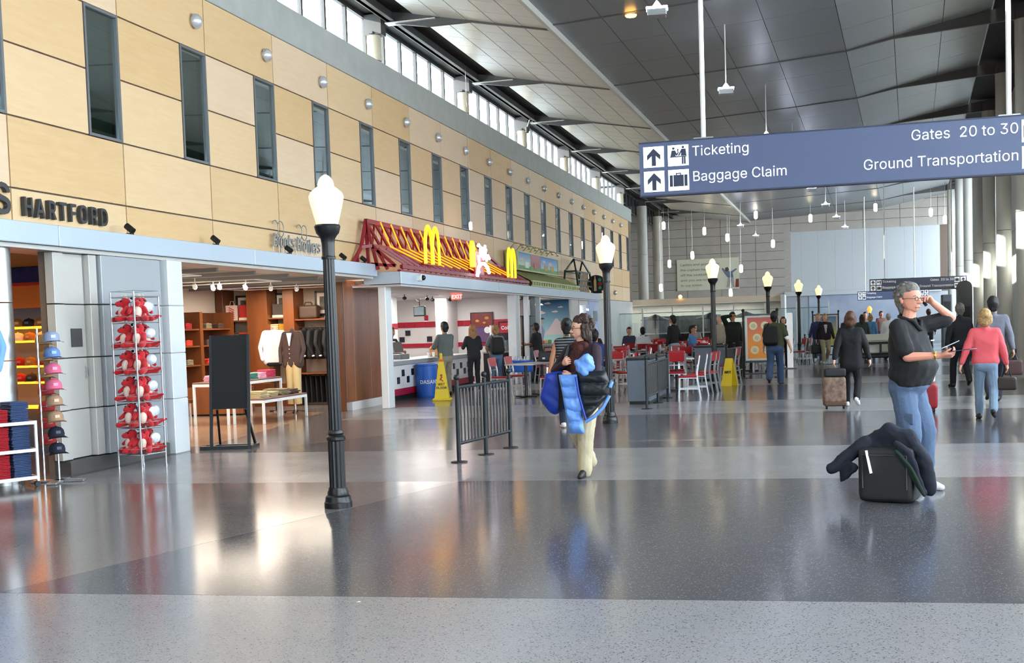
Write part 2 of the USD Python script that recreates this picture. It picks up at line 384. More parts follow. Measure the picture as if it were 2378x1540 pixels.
for k, yb in enumerate(BAYS[:-1]):
    p = prof(yb)
    t = thing('beam', 'dark steel roof beam crossing the ceiling at bay %s from the camera' % ('one two three four five six seven eight nine ten eleven twelve thirteen fourteen'.split()[k]), 'beam', (0, yb, 0), kind='structure')
    def fin(i0, d0, i1, d1, name):
        a, b = i0, i1
        m = MB()
        for y0, y1 in ((-.045, .045),):
            v = [(a[0], y0, a[1] - d0), (b[0], y0, b[1] - d1), (b[0], y1, b[1] - d1), (a[0], y1, a[1] - d0), (a[0], y0, a[1] + .03), (b[0], y0, b[1] + .03), (b[0], y1, b[1] + .03), (a[0], y1, a[1] + .03)]
            m.add(np.array(v), BF)
        m.build(name, DARKSTEEL, t)
    fin((XW + .2, 8.22), .20, lerp(p['A'], p['B'], .10), .22, 'fin_left')
    fin(lerp(p['A'], p['B'], .10), .22, lerp(p['A'], p['B'], .42), .03, 'fin_left'); fin(lerp(p['A'], p['B'], .42), .03, (p['B'][0] - .04, p['B'][1]), .012, 'fin_left')
    fin(p['C'], .01, p['D'], .012, 'seam'); fin(p['D'], .012, p['E'], .02, 'seam')
    fin(p['E'], .02, p['F'], .05, 'fin_right'); fin(p['F'], .05, (p['H'][0] + .9, p['H'][1] + .1), .36, 'fin_right')
    MB().lo((XW + .2, -.12, 7.985), (XW + 1.3, .12, 8.005)).build('gusset_plate', CEIL_L, t)
# ---------------------------------------------------------------- right side: round columns, wall with high windows
def wall_x(y): return 5.95 + .077 * (y - 34.8)
RIGHT = [(28.6, 4.80), (34.8, 5.28), (41.0, 5.76), (47.2, 6.23), (53.4, 6.64), (59.6, 7.02), (65.8, 7.31)]
for k, (y, x) in enumerate([(3.8, 2.85), (10.0, 3.35), (16.2, 3.85), (22.4, 4.32)] + RIGHT):
    t = thing('column', 'smooth round pale column on the right side, %s of the row seen past the sign' % ('first second third fourth fifth sixth seventh'.split()[k - 4]) if k > 3 else 'smooth round pale column by the near right windows, %s' % NUMW[k], 'column', (x, y, 0))
    for a, b in ((0.0, 3.885), (3.9, 8.32)): MB().lathe([(0, a), (.20, a), (.20, b), (0, b)], 32).build('shaft', COLUMN, t, smooth=40)
    MB().lathe([(0, 3.884), (.19, 3.884), (.19, 3.901), (0, 3.901)], 24).build('joint', JOINT, t)
    MB().lo((-.2, -.15, 8.321), (.25, .15, 8.62)).build('bracket_block', DARKSTEEL, t)
wr = thing('wall_right', kind='structure')
PLASTER = mat('plaster_pale', (190, 190, 186), .6, noise=(1.2, 3.0), color2=(180, 180, 177))
BLUEBASE = mat('blue_baseboard', (58, 68, 96), .5)
bays_r = [(-8.0, 3.8)] + [(3.8 + 6.2 * k, 10.0 + 6.2 * k) for k in range(10)] + [(65.8, 71.2)]
def wseg(ya, yb, z0, z1, name, m, off=0.0, th=.3):
    xa, xb = wall_x(ya) + off, wall_x(yb) + off
    v = [(xa, ya, z0), (xa + th, ya, z0), (xb + th, yb, z0), (xb, yb, z0), (xa, ya, z1), (xa + th, ya, z1), (xb + th, yb, z1), (xb, yb, z1)]
    return MB().add(np.array(v), BF).build(name, m, wr)
for k, (ya, yb) in enumerate(bays_r):
    tall = yb < 23 or ya > 47
    zl, zh = (.62, 8.2) if tall else (2.62, 4.72)
    wseg(ya, yb, 0, .36, 'baseboard', BLUEBASE, -.01, .31)
    if not tall: wseg(ya, yb, .36, 4.2, 'pier_panel', PLASTER); wseg(ya, yb, 4.22, 8.72, 'pier_panel', PLASTER); continue
    wseg(ya, yb, .36, zl, 'pier_panel', PLASTER)
    wseg(ya, yb, zh, 8.72, 'pier_panel', PLASTER)
    e = .45
    wseg(ya, ya + e, zl, zh, 'pier_panel', PLASTER); wseg(yb - e, yb, zl, zh, 'pier_panel', PLASTER)
    w = thing('window_%d' % (50 + k), kind='structure')
    m = MB(); y0, y1 = ya + e, yb - e; n = 8 if yb - ya > 8 else 4
    for q in range(n + 1):
        y = y0 + (y1 - y0) * q / n; x = wall_x(y) + .12
        m.lo((x, y - .03, zl), (x + .08, y + .03, zh))
        if q < n:
            y2 = y0 + (y1 - y0) * (q + 1) / n; xa, xb = wall_x(y + .03) + .15, wall_x(y2 - .03) + .15
            MB().add(np.array([(xa, y + .03, zl), (xa + .01, y + .03, zl), (xb + .01, y2 - .03, zl), (xb, y2 - .03, zl), (xa, y + .03, zh), (xa + .01, y + .03, zh), (xb + .01, y2 - .03, zh), (xb, y2 - .03, zh)]), BF).build('pane', GLASS_SKY, w)
    m.build('window_frame', WHITE, w)
# dark eave slab from the ceiling edge to the right wall
m = MB()
for ya, yb in bays_r:
    a, b = prof(ya)['H'][0] + .05, prof(yb)['H'][0] + .05
    xa, xb = wall_x(ya) + .3, wall_x(yb) + .3
    m.add(np.array([(a, ya, 8.72), (xa, ya, 8.72), (xb, yb, 8.72), (b, yb, 8.72), (a, ya, 8.9), (xa, ya, 8.9), (xb, yb, 8.9), (b, yb, 8.9)]), BF)
m.build('eave_soffit', BLACKMATTE, ce)
MB().lo((XW - .3, BAYS[0], 8.24), (-7.9, BAYS[-1], 8.42)).build('eave_soffit', BLACKMATTE, ce)
# ---------------------------------------------------------------- back wall
wb = thing('wall_back', kind='structure')
YB = 70.5
MB().lo((-16, YB + .04, 0), (9.2, YB + .3, 9.2)).build('backing', JOINT, wb)
MB().lo((-13.2, 56.02, 0), (-13.0, YB + .03, 8.4)).build('recess_wall', STONE, wb)
MB().lo((-13.2, 55.9, 8.4), (-8.0, YB + .3, 8.5)).build('recess_soffit', BLACKMATTE, wb)
MB().lo((-13.2, 55.9, 0), (XW - .36, 56.01, 8.4)).build('recess_return', PLASTER, wb)
zrow = [3.05 + .535 * k for k in range(12)]
xc = [-16 + 2.1 * k for k in range(13)]
for z in zrow:
    for x0 in xc:
        x1 = min(x0 + 2.1, 9.2)
        if x0 >= -1.8 and z < 6.7 and x0 < 7.2: continue
        MB().lo((x0 + .012, YB, z + .012), (x1 - .012, YB + .04, z + .523)).build('stone_panel', STONE, wb)
MB().lo((-16, YB, 0), (-1.8, YB + .04, 3.05)).build('lower_wall', OFFWHITE, wb)
SHUT = mat('shutter_grey', (196, 200, 202), .55)
MB().lo((-1.75, YB - .14, 2.92), (7.25, YB - .02, 3.2), b=.02).build('ledge', SHUT, wb)
for k in range(9): MB().lo((-1.7 + k * .99, YB + .02, 3.2), (-1.7 + k * .99 + .985, YB + .038, 6.85)).build('shutter_panel', SHUT, wb)
PALEWALL = mat('pale_blue_wall', (166, 172, 180), .6)
MB().lo((-1.8, YB, 0), (9.2, YB + .035, 2.92)).build('lower_wall', PALEWALL, wb)
MB().lo((-8.9, 43.0, 0), (-8.8, 56.0, 2.658)).build('lower_wall', PLASTER, wl)
wf = thing('wall_front', kind='structure')
MB().lo((-13.2, -8.6, 0), (4.0, -8.4, 9.0)).build('plaster', PLASTER, wf)
MB().lo((-13.2, -8.4, 0), (-13.0, 3.0, 2.62)).lo((-13.2, -8.4, 2.62), (XW - .2, 3.0, 2.7)).build('side_closure', PLASTER, wf)
# ================================================================ SHOPS ALONG THE LEFT WALL
XF = -8.40
def lamp_rect(path, loc, sx, sy, power, color=(1, .88, .72), parent=None):
    l = UsdLux.RectLight.Define(stage, path)
    l.CreateWidthAttr(sx); l.CreateHeightAttr(sy); l.CreateIntensityAttr(power); l.CreateColorAttr(Gf.Vec3f(*color))
    l.AddTranslateOp().Set(Gf.Vec3d(*loc))
def ceiling_lamp(loc, sx, sy, power, label, color=(1, .88, .72)):
    t = thing('recessed_light', label, 'ceiling light', loc)
    m = MB()
    for a, b, c, d in ((0, sy / 2, sx + .06, .03), (0, -sy / 2, sx + .06, .03), (sx / 2, 0, .03, sy), (-sx / 2, 0, .03, sy)): m.box((a, b, .01), (c, d, .02))
    m.build('trim_frame', WHITE, t)
    lamp_rect(str(t.GetPath()) + '/lamp', (0, 0, .0), sx, sy, power, color)
# canopy fascias
c1 = thing('canopy', 'long pale blue metal canopy band over the gift shop and clothing shop', 'canopy')
for a, b in ((2.0, 6.6), (6.61, 11.2), (11.21, 15.9), (15.91, 20.97)):
    MB().lo((XF - .03, a, 2.67), (XF, b, 2.91), b=.008).build('fascia_panel', FASCIA, c1)
MB().lo((XW, 2, 2.70), (XF - .031, 20.97, 2.90)).build('core', FASCIA, c1)
MB().lo((XW - .3, 2, 2.62), (XF - .06, 20.9, 2.669)).build('soffit', PIER, c1)
XM = -7.95
c2 = thing('canopy', 'long pale blue metal canopy band over the food counters, stepping out further', 'canopy')
for a, b in ((21.1, 28.3), (28.31, 35.6), (35.61, 42.9)):
    MB().lo((XM - .03, a, 2.51), (XM, b, 2.76), b=.008).build('fascia_panel', FASCIA, c2)
MB().lo((XW, 21.1, 2.52), (XM - .031, 42.9, 2.755)).build('core', FASCIA, c2)
MB().lo((XW - .3, 21.2, 2.47), (XM - .05, 42.85, 2.509)).build('soffit', OFFWHITE, c2)
cm = thing('security_camera', 'white dome security camera on the front of the food canopy', 'security camera', (XM, 22.1, 2.66))
MB().lo((-.02, -.07, -.07), (.10, .07, .07), b=.02).build('housing', WHITE, cm)
MB().lathe([(0, .10), (.055, .10), (.05, .14), (.02, .165), (0, .17)], 16, roty(PI / 2)).build('lens', BLACK, cm, smooth=40)
# uplights on the canopy ledge
ul = None
for y, z in ((12.8, 2.912), (14.95, 2.912), (17.35, 2.912), (19.6, 2.912), (20.6, 2.912)):
    if ul is None:
        ul = thing('uplight', None, 'spotlight', (XF - .13, y, z), group='black uplights on the canopy ledge')
        MB().lo((-.04, -.03, 0), (.04, .03, .03)).build('foot', BLACK, ul)
        MB().tube([(.05, 0, .05), (-.05, 0, .13)], .042, 14).build('can', BLACK, ul, smooth=40)
        cur = ul
    else: cur = dup(ul, (XF - .13, y, z))
    tag(cur, 'small black uplight on the canopy ledge ' + {12.8: 'just right of the dark HARTFORD letters', 14.95: 'between the HARTFORD letters and the wire script sign', 17.35: 'under the wire script sign', 19.6: 'behind the tall lamp post', 20.6: 'at the right end beside the red truss'}[y])
# lettering on the maple wall
LETTER = mat('letter_dark_bronze', (66, 66, 68), .45, .4)
sg = thing('wall_lettering', 'dark raised HARTFORD letters standing on the maple wall above the canopy', 'sign', (XW + .012, 10.99, 3.025))
x = 0.0
for ch in 'HARTFORD':
    m = text(ch, .208, .05, True); w = width(m)
    MB().mesh(m, TO_WALL @ np.diag([.80, 1, 1]), (0, x, 0)).build('letter', LETTER, sg); x += w * .80 + .052
sg = thing('wall_lettering', 'dark raised letter S at the left edge of the maple wall', 'sign', (XW + .012, 10.50, 3.02))
MB().mesh(text('S', .33, .05, True), TO_WALL).build('letter', LETTER, sg)
WIRE = mat('sign_wire', (168, 172, 172), .35, .7)
sb_ = thing('script_sign', 'silver wire script Brooks Brothers sign above the clothing shop', 'sign', (XW + .06, 16.95, 2.95))
def script(word, y, z, h, slant=.25):
    m = text(word, h, .03); S = np.array([[.80, slant, 0], [0, 1.0, 0], [0, 0, 1]])
    MB().mesh(m, TO_WALL @ S, (0, y, z)).build('lettering', WIRE, sb_); return m.bounds[1][0] * .8
a = script('Brooks', .10, .10, .22)
script('Brothers', .98, .08, .22)
for y0 in (.10, .30, 1.0, 1.2):
    pts = [(.02, y0 + .115 + .115 * math.cos(t), .40 + .13 * math.sin(t)) for t in np.linspace(-2.4, 2.6, 22)][::-1]
    MB().tube(pts, .009, 6).build('flourish', WIRE, sb_, smooth=True)
for k in range(9): MB().tube([(.01, .14 + .21 * k, -.03), (.01, .14 + .21 * k, .12)], .008, 6).build('standoff', WIRE, sb_)
# ---- pier between gift shop and clothing shop
pz = [.16, .75, 1.37, 2.01, 2.62]
pr_ = thing('shop_pier', 'satin metal panelled pier with hinged door, between gift shop and clothing shop', 'pier')
def pane_grid(y0, y1, x, th, m, nm='metal_panel'):
    for a, b in zip(pz[:-1], pz[1:]): MB().lo((x - th, y0 + .006, a + .006), (x, y1 - .006, b - .006), b=.006).build(nm, m, pr_)
MB().lo((-8.74, 11.25, .0), (-8.66, 13.34, 2.62)).build('core', JOINT, pr_)
MB().lo((-8.659, 11.25, 0), (-8.44, 13.34, .155)).build('plinth', DARKSTEEL, pr_)
pane_grid(11.22, 11.42, -8.52, .12, PIER); pane_grid(11.86, 12.02, -8.50, .12, PIER)
pane_grid(12.03, 13.33, -8.45, .12, mat('grey_blue_panel', (170, 176, 182), .35, .3))
dd = []
for a, b in zip(pz[:-1], pz[1:]): MB().lo((-8.62, 11.43, a + .006), (-8.58, 11.85, b - .006), b=.006).build('door_panel', PIER, pr_)
MB().lo((-8.579, 11.56, 1.50), (-8.565, 11.76, 1.72)).build('plaque', mat('plaque_grey', (84, 84, 86), .4, .4), pr_)
MB().tube([(-8.57, 11.80, 1.12), (-8.545, 11.80, 1.14), (-8.545, 11.80, 1.24), (-8.57, 11.80, 1.26)], .01, 8).build('handle', CHROME, pr_)
pp = thing('shop_post', 'white sunlit metal post at the left of the clothing shop opening', 'post')
for a, b in zip([0, .75, 1.37, 2.01], [.745, 1.365, 2.005, 2.62]): MB().lo((-8.62, 13.38, a), (-8.37, 13.74, b), b=.01).build('metal_panel', PIER2, pp)
# ---- shop shells
SHOPWALL = mat('shop_wall_cream', (196, 184, 168), .7)
SHOPCEIL = mat('shop_ceiling', (176, 170, 164), .7)
BROWN = [wood('walnut_%d' % i, a, b, (1.5, 1.5, .25), .35) for i, (a, b) in enumerate([((124, 70, 36), (96, 50, 24)), ((138, 80, 42), (110, 60, 30)), ((104, 58, 30), (78, 40, 20))])]
ORD = 'first second third fourth fifth sixth seventh eighth ninth tenth'.split()
def shell(label, x0, y0, y1, zc, wall_m, ceil_m, xa=-8.66, xb=-8.66):
    t = thing('wall_shop', kind='structure')
    MB().lo((x0 - .1, y0, 0), (x0, y1, zc)).build('back_wall', wall_m, t)
    MB().lo((x0, y1, 0), (xb, y1 + .08, zc)).build('side_wall', wall_m, t)
    MB().lo((x0, y0 - .08, 0), (xa, y0, zc)).build('side_wall', wall_m, t)
    MB().lo((x0, y0, zc), (XW - .31, y1, zc + .1)).build('shop_ceiling', ceil_m, t)
    return t
ORANGE = mat('shop_orange', (196, 120, 52), .6)
sh1 = shell('gift', -12.8, 3.0, 13.34, 2.62, mat('gift_blue', (70, 92, 130), .7), mat('gift_ceiling', (120, 112, 100), .7), -8.66, -8.76)
sh2 = shell('clothing', -12.9, 13.84, 23.0, 2.62, SHOPWALL, SHOPCEIL, -8.76, -9.31)
# clothing shop ceiling slats
for k in range(7): MB().lo((-12.9, 14.2 + k * 1.2, 2.56), (-8.8, 14.26 + k * 1.2, 2.619)).build('ceiling_batten', FRAME, sh2)
sh3 = shell('burger', -12.9, 23.2, 32.6, 2.50, OFFWHITE, OFFWHITE, -9.31)
sh4 = shell('deli', -12.9, 32.8, 38.4, 2.50, SHOPWALL, OFFWHITE)
# ---- gift shop: shelves on the far side wall, seen between column and pier
t = thing('gift_shelving', 'lit orange shelving with rows of caps at the back of the gift shop', 'shelf', (-10.35, 13.33, 0))
MB().lo((-.9, -.03, 2.40), (.9, -.001, 2.61)).build('mural', mat('night_mural', (70, 56, 120), .6, noise=(7, 4), color2=(36, 48, 96)), t)
MB().lo((-.9, -.10, 2.36), (.9, -.001, 2.40)).build('red_ledge', mat('ledge_red', (190, 52, 30), .5), t)
MB().lo((-.9, -.03, 2.05), (.9, -.001, 2.36)).build('orange_panel', ORANGE, t)
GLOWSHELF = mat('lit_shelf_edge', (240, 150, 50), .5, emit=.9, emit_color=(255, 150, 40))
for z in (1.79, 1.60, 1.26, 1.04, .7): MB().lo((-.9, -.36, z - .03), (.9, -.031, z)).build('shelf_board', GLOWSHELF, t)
CAPC = {'grey_blue': (150, 160, 190), 'sky': (110, 140, 196), 'pink': (226, 110, 142), 'tan': (176, 142, 112), 'navy': (22, 28, 48), 'red': (150, 30, 34), 'gold': (150, 112, 60), 'white': (220, 216, 210)}
def cap(color, label=None, group=None, loc=(0, 0, 0), rot=0):
    t = thing('baseball_cap', label, 'cap', loc, rot, group)
    m = mat('cap_' + color, CAPC[color], .8)
    MB().lathe([(.085, 0), (.088, .03), (.08, .07), (.055, .098), (.02, .108), (0, .109)], 18).lathe([(0, .002), (.084, .002), (.085, 0)], 18).build('crown', m, t, smooth=40)
    pts = []
    for k in range(13):
        a = -1.15 + 2.3 * k / 12; pts.append((.085 * math.cos(a), .085 * math.sin(a), .005)); pts.append((.085 * math.cos(a) + .075 * math.cos(a * .55), .085 * math.sin(a) + .06 * math.sin(a * .6), .0 - .022 * (a / 1.15) ** 2))
    f = []
    for k in range(12): f += [(2 * k, 2 * k + 1, 2 * k + 3), (2 * k, 2 * k + 3, 2 * k + 2)]
    v = np.array(pts); nv = len(v)
    MB().add(np.vstack([v, v - [0, 0, .006]]), np.vstack([f, np.array(f)[:, ::-1] + nv])).build('brim', m, t, smooth=40)
    MB().ball((0, 0, .112), .009, 1).build('button', m, t)
    MB().box((.087, 0, .05), (.006, .05, .032)).build('badge', mat('cap_badge_' + color, tuple(min(255, c + 60) for c in CAPC[color]), .6), t)
    return t
caps = {}
def put_cap(color, loc, rot, label, group):
    if color not in caps: caps[color] = cap(color, label, group, loc, rot)
    else: dup(caps[color], loc, rot, label, group)
for i, z in enumerate((1.79, 1.60, 1.26, 1.04)):
    for k in range(7):
        col = [('gold', 'navy'), ('white', 'gold'), ('red', 'gold'), ('red', 'navy')][i][k % 2]
        put_cap(col, (-10.95 + .19 * k, 13.33 - .22, z + .001), -75 + 8 * (k % 3), 'cap on the %s lit shelf of the gift shop, %s from the left' % (('topmost', 'second', 'third', 'fourth')[i], ORD[k]), 'caps on the %s gift shop shelf' % ('top', 'second', 'third', 'fourth')[i])
# big round steel column
t = thing('column', 'shiny round stainless steel column at the gift shop front', 'column', (-8.75, 10.50, 0))
for a, b in ((0, .75), (.76, 1.37), (1.38, 2.01), (2.02, 2.619)): MB().lathe([(0, a), (.19, a), (.19, b), (0, b)], 36).build('steel_drum', STEEL, t, smooth=40)
# cap stand
t = thing('cap_stand', 'metal pole stand holding a column of coloured caps at the gift shop', 'display stand', (-8.2, 10.72, 0), 20)
MB().tube([(-.16, 0, .02), (-.16, 0, 1.72)], .012, 8).tube([(.0, 0, .02), (.0, 0, .45)], .012, 8).build('pole', ALU, t)
MB().lo((-.30, -.06, .0), (.28, .06, .025), b=.01).lo((-.06, -.3, 0), (.06, .22, .025), b=.01).build('base', ALU, t)
for k in range(8): MB().tube([(-.16, 0, 1.56 - .178 * k), (.0, 0, 1.57 - .178 * k)], .005, 6).build('arm', ALU, t)
names = ['grey_blue', 'sky', 'pink', 'pink', 'tan', 'tan', 'navy', 'navy']
for k, c in enumerate(names):
    word = {'grey_blue': 'pale grey blue', 'sky': 'sky blue', 'pink': 'pink', 'tan': 'tan', 'navy': 'black and navy'}[c]
    up = '' if c in ('grey_blue', 'sky') else (' upper' if k % 2 == 0 else ' lower')
    put_cap(c, (-8.215, 10.725, 1.58 - .178 * k), -38, '%s cap on the pole stand%s' % (word, ', the%s of its pair' % up if up else ''), 'caps on the pole stand')
for k in range(7): put_cap('red' if k > 2 else 'gold', (-8.52, 10.98, 1.55 - .19 * k), -40 + 9 * (k % 2), 'cap hanging behind the pole stand, number %s from the top' % 'one two three four five six seven'.split()[k], 'caps behind the pole stand')
# shirt display rack at the left edge
def fold(color, label, group, loc, rot, sz=(.24, .30, .036)):
    t = thing('folded_shirt', label, 'shirt', loc, rot, group)
    m = mat('cloth_' + color, CLOTHC[color], .85, bump=(60, .25))
    MB().box((0, 0, sz[2] * .26), (sz[0], sz[1], sz[2] * .46), b=.008).box((.004, 0, sz[2] * .74), (sz[0] * .97, sz[1] * .98, sz[2] * .46), b=.008).build('cloth', m, t)
    MB().tube([(-.05, -sz[1] * .5 + .03, sz[2]), (0, -sz[1] * .5 + .015, sz[2] + .004), (.05, -sz[1] * .5 + .03, sz[2])], .007, 6).build('collar', m, t)
    return t
CLOTHC = {'red': (170, 26, 40), 'navy': (58, 78, 118), 'lavender': (160, 150, 206), 'green': (120, 190, 150), 'teal': (70, 130, 110), 'pink': (232, 170, 190), 'rose': (200, 60, 90), 'white': (240, 238, 240), 'gold': (226, 160, 40), 'peach': (244, 200, 160), 'khaki': (190, 170, 132), 'olive': (130, 120, 92), 'brown': (84, 62, 52), 'blue': (84, 108, 150), 'coral': (220, 60, 44)}
folds = {}
def put_fold(color, loc, rot, label, group, sz=(.24, .30, .036)):
    k = (color, sz)
    if k not in folds: folds[k] = fold(color, label, group, loc, rot, sz)
    else: dup(folds[k], loc, rot, label, group)
ra = math.atan2(10.41 - 9.72, -8.17 + 8.55)          # the rack runs along this direction
ux, uy = math.cos(ra), math.sin(ra)
R0 = np.array([-8.20, 10.38])
t = thing('display_rack', 'low white metal rack of folded red and blue shirts at the left edge', 'display rack', (R0[0], R0[1], 0), math.degrees(ra))
m = MB()
for x in (-.01, -1.6):
    for y in (-.0, .42): m.lo((x - .014, y - .014, .06), (x + .014, y + .014, .72))
m.build('post', WHITE, t)
for z in (.10, .40, .70):
    MB().lo((-1.6, -.015, z - .018), (.0, .015, z + .018)).lo((-1.6, .405, z - .018), (.0, .435, z + .018)).lo((-.024, .015, z - .018), (.004, .405, z + .018)).build('rail', WHITE, t)
    MB().lo((-1.58, .0, z - .01), (-.03, .42, z + .004)).build('shelf', FRAME, t)
for x in (-.02, -1.58):
    for y in (0, .42): MB().lathe([(0, 0), (.03, 0), (.03, .04), (0, .04)], 12, rotx(PI / 2), (x, y + .02, .03)).tube([(x, y, .03), (x, y, .07)], .008, 6).build('caster', BLACK, t)
for li, z0 in enumerate((.105, .405, .705)):
    for q in range(4):
        col = ('navy', 'red')[q % 2]; n = 7 if li < 2 else (6 if q % 2 == 0 else 4)
        for k in range(n):
            lx, ly = -.15 - .225 * q, .2; wx, wy = R0[0] + ux * lx - uy * ly, R0[1] + uy * lx + ux * ly
            put_fold(col, (wx, wy, z0 + .0375 * k), math.degrees(ra) + rng.uniform(-3, 3), '%s folded shirt, %s from bottom, %s stack from right, %s rack shelf' % ('red' if col == 'red' else 'blue', ORD[k], ORD[q], ('bottom', 'middle', 'top')[li]), '%s shirts on the %s rack shelf' % (col, ('bottom', 'middle', 'top')[li]), (.20, .30, .036))
# plush rack
DRAGON = mat('plush_red', (196, 22, 34), .9, sheen=.3)
BELLY = mat('plush_cream', (236, 214, 196), .85)
PEARL = mat('plush_pearl_wing', (222, 232, 222), .25, .25, noise=(30, 2), color2=(190, 200, 230))
HORN = mat('plush_dark', (52, 24, 26), .8)
def smooth_man(parts, edge=.03, it=6):
    M = m3.Manifold.batch_boolean(parts, m3.OpType.Add).refine_to_length(edge); k = M.to_mesh()
    t = trimesh.Trimesh(np.array(k.vert_properties[:, :3]), np.array(k.tri_verts), process=True)
    trimesh.smoothing.filter_taubin(t, .5, .53, iterations=it); return t
def sph(c, r, n=12): return m3.Manifold.sphere(float(r), n).translate([float(x) for x in c])
def bone(a, ra, b, rb, n=12): return m3.Manifold.batch_hull([sph(a, ra, n), sph(b, rb, n)])
def dragon():
    t = thing('plush_dragon', None, 'soft toy'); UsdGeom.Xformable(t).AddScaleOp().Set(Gf.Vec3f(1.2, 1.2, 1.12))
    body = smooth_man([bone((0, 0, .085), .075, (0, .005, .16), .055), sph((.01, -.01, .215), .052), bone((.0, -.02, .205), .038, (.0, -.085, .195), .03), bone((.05, -.02, .05), .036, (.08, -.11, .03), .03), bone((-.05, -.02, .05), .036, (-.08, -.11, .03), .03),
                       bone((.06, -.01, .15), .026, (.085, -.07, .10), .02), bone((-.06, -.01, .15), .026, (-.085, -.07, .10), .02), bone((0, .05, .05), .045, (.12, .09, .035), .03), bone((.12, .09, .035), .03, (.20, .04, .06), .012)], .02, 5)
    MB().mesh(body).build('body', DRAGON, t, smooth=True)
    MB().ball((0, -.042, .10), .055, 2, (.8, .75, 1.2)).build('belly', BELLY, t, smooth=True)
    for s in (-1, 1):
        MB().ball((s * .10, .045, .16), .07, 2, (.75, .22, .85), rotz(s * .5)).build('wing', PEARL, t, smooth=True)
        MB().lathe([(.012, 0), (.009, .03), (0, .055)], 8, rotx(.2), (s * .025, .0, .255)).build('horn', BELLY, t)
        MB().ball((s * .024, -.055, .225), .011, 1).build('eye', BLACK, t, smooth=True)
    for k in range(4): MB().lathe([(.016, 0), (.008, .02), (0, .035)], 6, rotx(-.7), (0, .05 + .008 * (k % 2), .25 - .045 * k)).build('spine_plate', HORN, t)
    return t
rot_r = math.degrees(math.atan2(12.21 - 11.78, -7.75 + 7.83)) - 90
RC = (-7.98, 12.0)
t = thing('display_rack', 'tall silver wire rack full of red plush dragons by the metal pier', 'display rack', (RC[0], RC[1], 0), rot_r)
m = MB(); hw, hd = .185, .205
for x in (-hw, hw):
    for y in (-hd, hd):
        MB().tube([(x, y, 0.02), (x, y, 2.14 if y < 0 else 2.08)], .012, 8).lathe([(0, 0), (.018, 0), (.018, .02), (0, .02)], 8, None, (x, y, 0)).build('upright', ALU, t)
for z in (.17, .49, .81, 1.13, 1.45, 1.77, 2.08):
    MB().tube([(-hw, -hd, z), (hw, -hd, z), (hw, hd, z), (-hw, hd, z)], .010, 6, True).tube([(-hw, -hd, z + .07), (hw, -hd, z + .07), (hw, hd, z + .07), (-hw, hd, z + .07)], .005, 6, True).build('shelf_frame', ALU, t)
    m = MB()
    for k in range(7): m.tube([(-hw + .05 * (k + .5), -hd, z), (-hw + .05 * (k + .5), hd, z)], .004, 4)
    if z < 2: m.build('shelf_wires', ALU, t, kind='stuff')
dr = None
for i, z in enumerate((.18, .50, .82, 1.14, 1.46, 1.78)):
    for k, (dx, dy, a) in enumerate(((-.08, -.06, -25), (.07, -.03, 35), (.0, .10, 80))):
        a += rng.uniform(-30, 30); c, s = math.cos(math.radians(rot_r)), math.sin(math.radians(rot_r))
        loc = (RC[0] + c * dx - s * dy, RC[1] + s * dx + c * dy, z)
        lab = 'red plush dragon, %s wire rack shelf, %s' % (('bottom', 'second lowest', 'third lowest', 'fourth lowest', 'second highest', 'top')[i], ('left of two in front', 'right of two in front', 'at the back')[k])
        if dr is None:
            dr = dragon(); dr.GetAttribute('xformOp:translate').Set(Gf.Vec3d(*loc)); dr.GetAttribute('xformOp:rotateZ').Set(a + rot_r); tag(dr, lab, None, 'plush dragons, bottom shelf')
        else: dup(dr, loc, a + rot_r, lab, 'plush dragons, %s shelf' % ('bottom', 'second', 'third', 'fourth', 'fifth', 'top')[i])
# ---- clothing shop
def garment(name, label, cat, m, loc, rot, h=.62, w=.22, sleeves=True, group=None, depth=.11, parts=()):
    """A shirt or jacket on a form: torso with sloped shoulders and hanging sleeves, base at loc."""
    t = thing(name, label, cat, loc, rot, group)
    P = [m3.Manifold.batch_hull([sph((s * (w - .05), 0, h - .07), .05) for s in (-1, 1)] + [sph((s * (w - .09), 0, h * .45), depth * .8) for s in (-1, 1)]), m3.Manifold.batch_hull([sph((s * (w - .10), 0, h * .45), depth * .8) for s in (-1, 1)] + [sph((s * (w - .08), 0, .06), depth * .85) for s in (-1, 1)]), bone((0, 0, h - .06), .06, (0, 0, h - .01), .05)]
    if sleeves:
        for s in (-1, 1): P += [bone((s * (w - .04), 0, h - .09), .055, (s * (w + .05), -.02, h * .48), .045), bone((s * (w + .05), -.02, h * .48), .045, (s * (w - .0), -.10, h * .12), .036)]
    MB().mesh(smooth_man(P, .035, 5)).build('cloth', m, t, smooth=True)
    for nm, mm, fn in parts:
        b = MB(); fn(b, h, w); b.build(nm, mm, t)
    return t
SHIRTW = mat('shirt_white', (244, 242, 246), .8)
JACKETB = mat('jacket_brown', (74, 56, 52), .85)
JACKETK = mat('jacket_black', (24, 24, 27), .8)
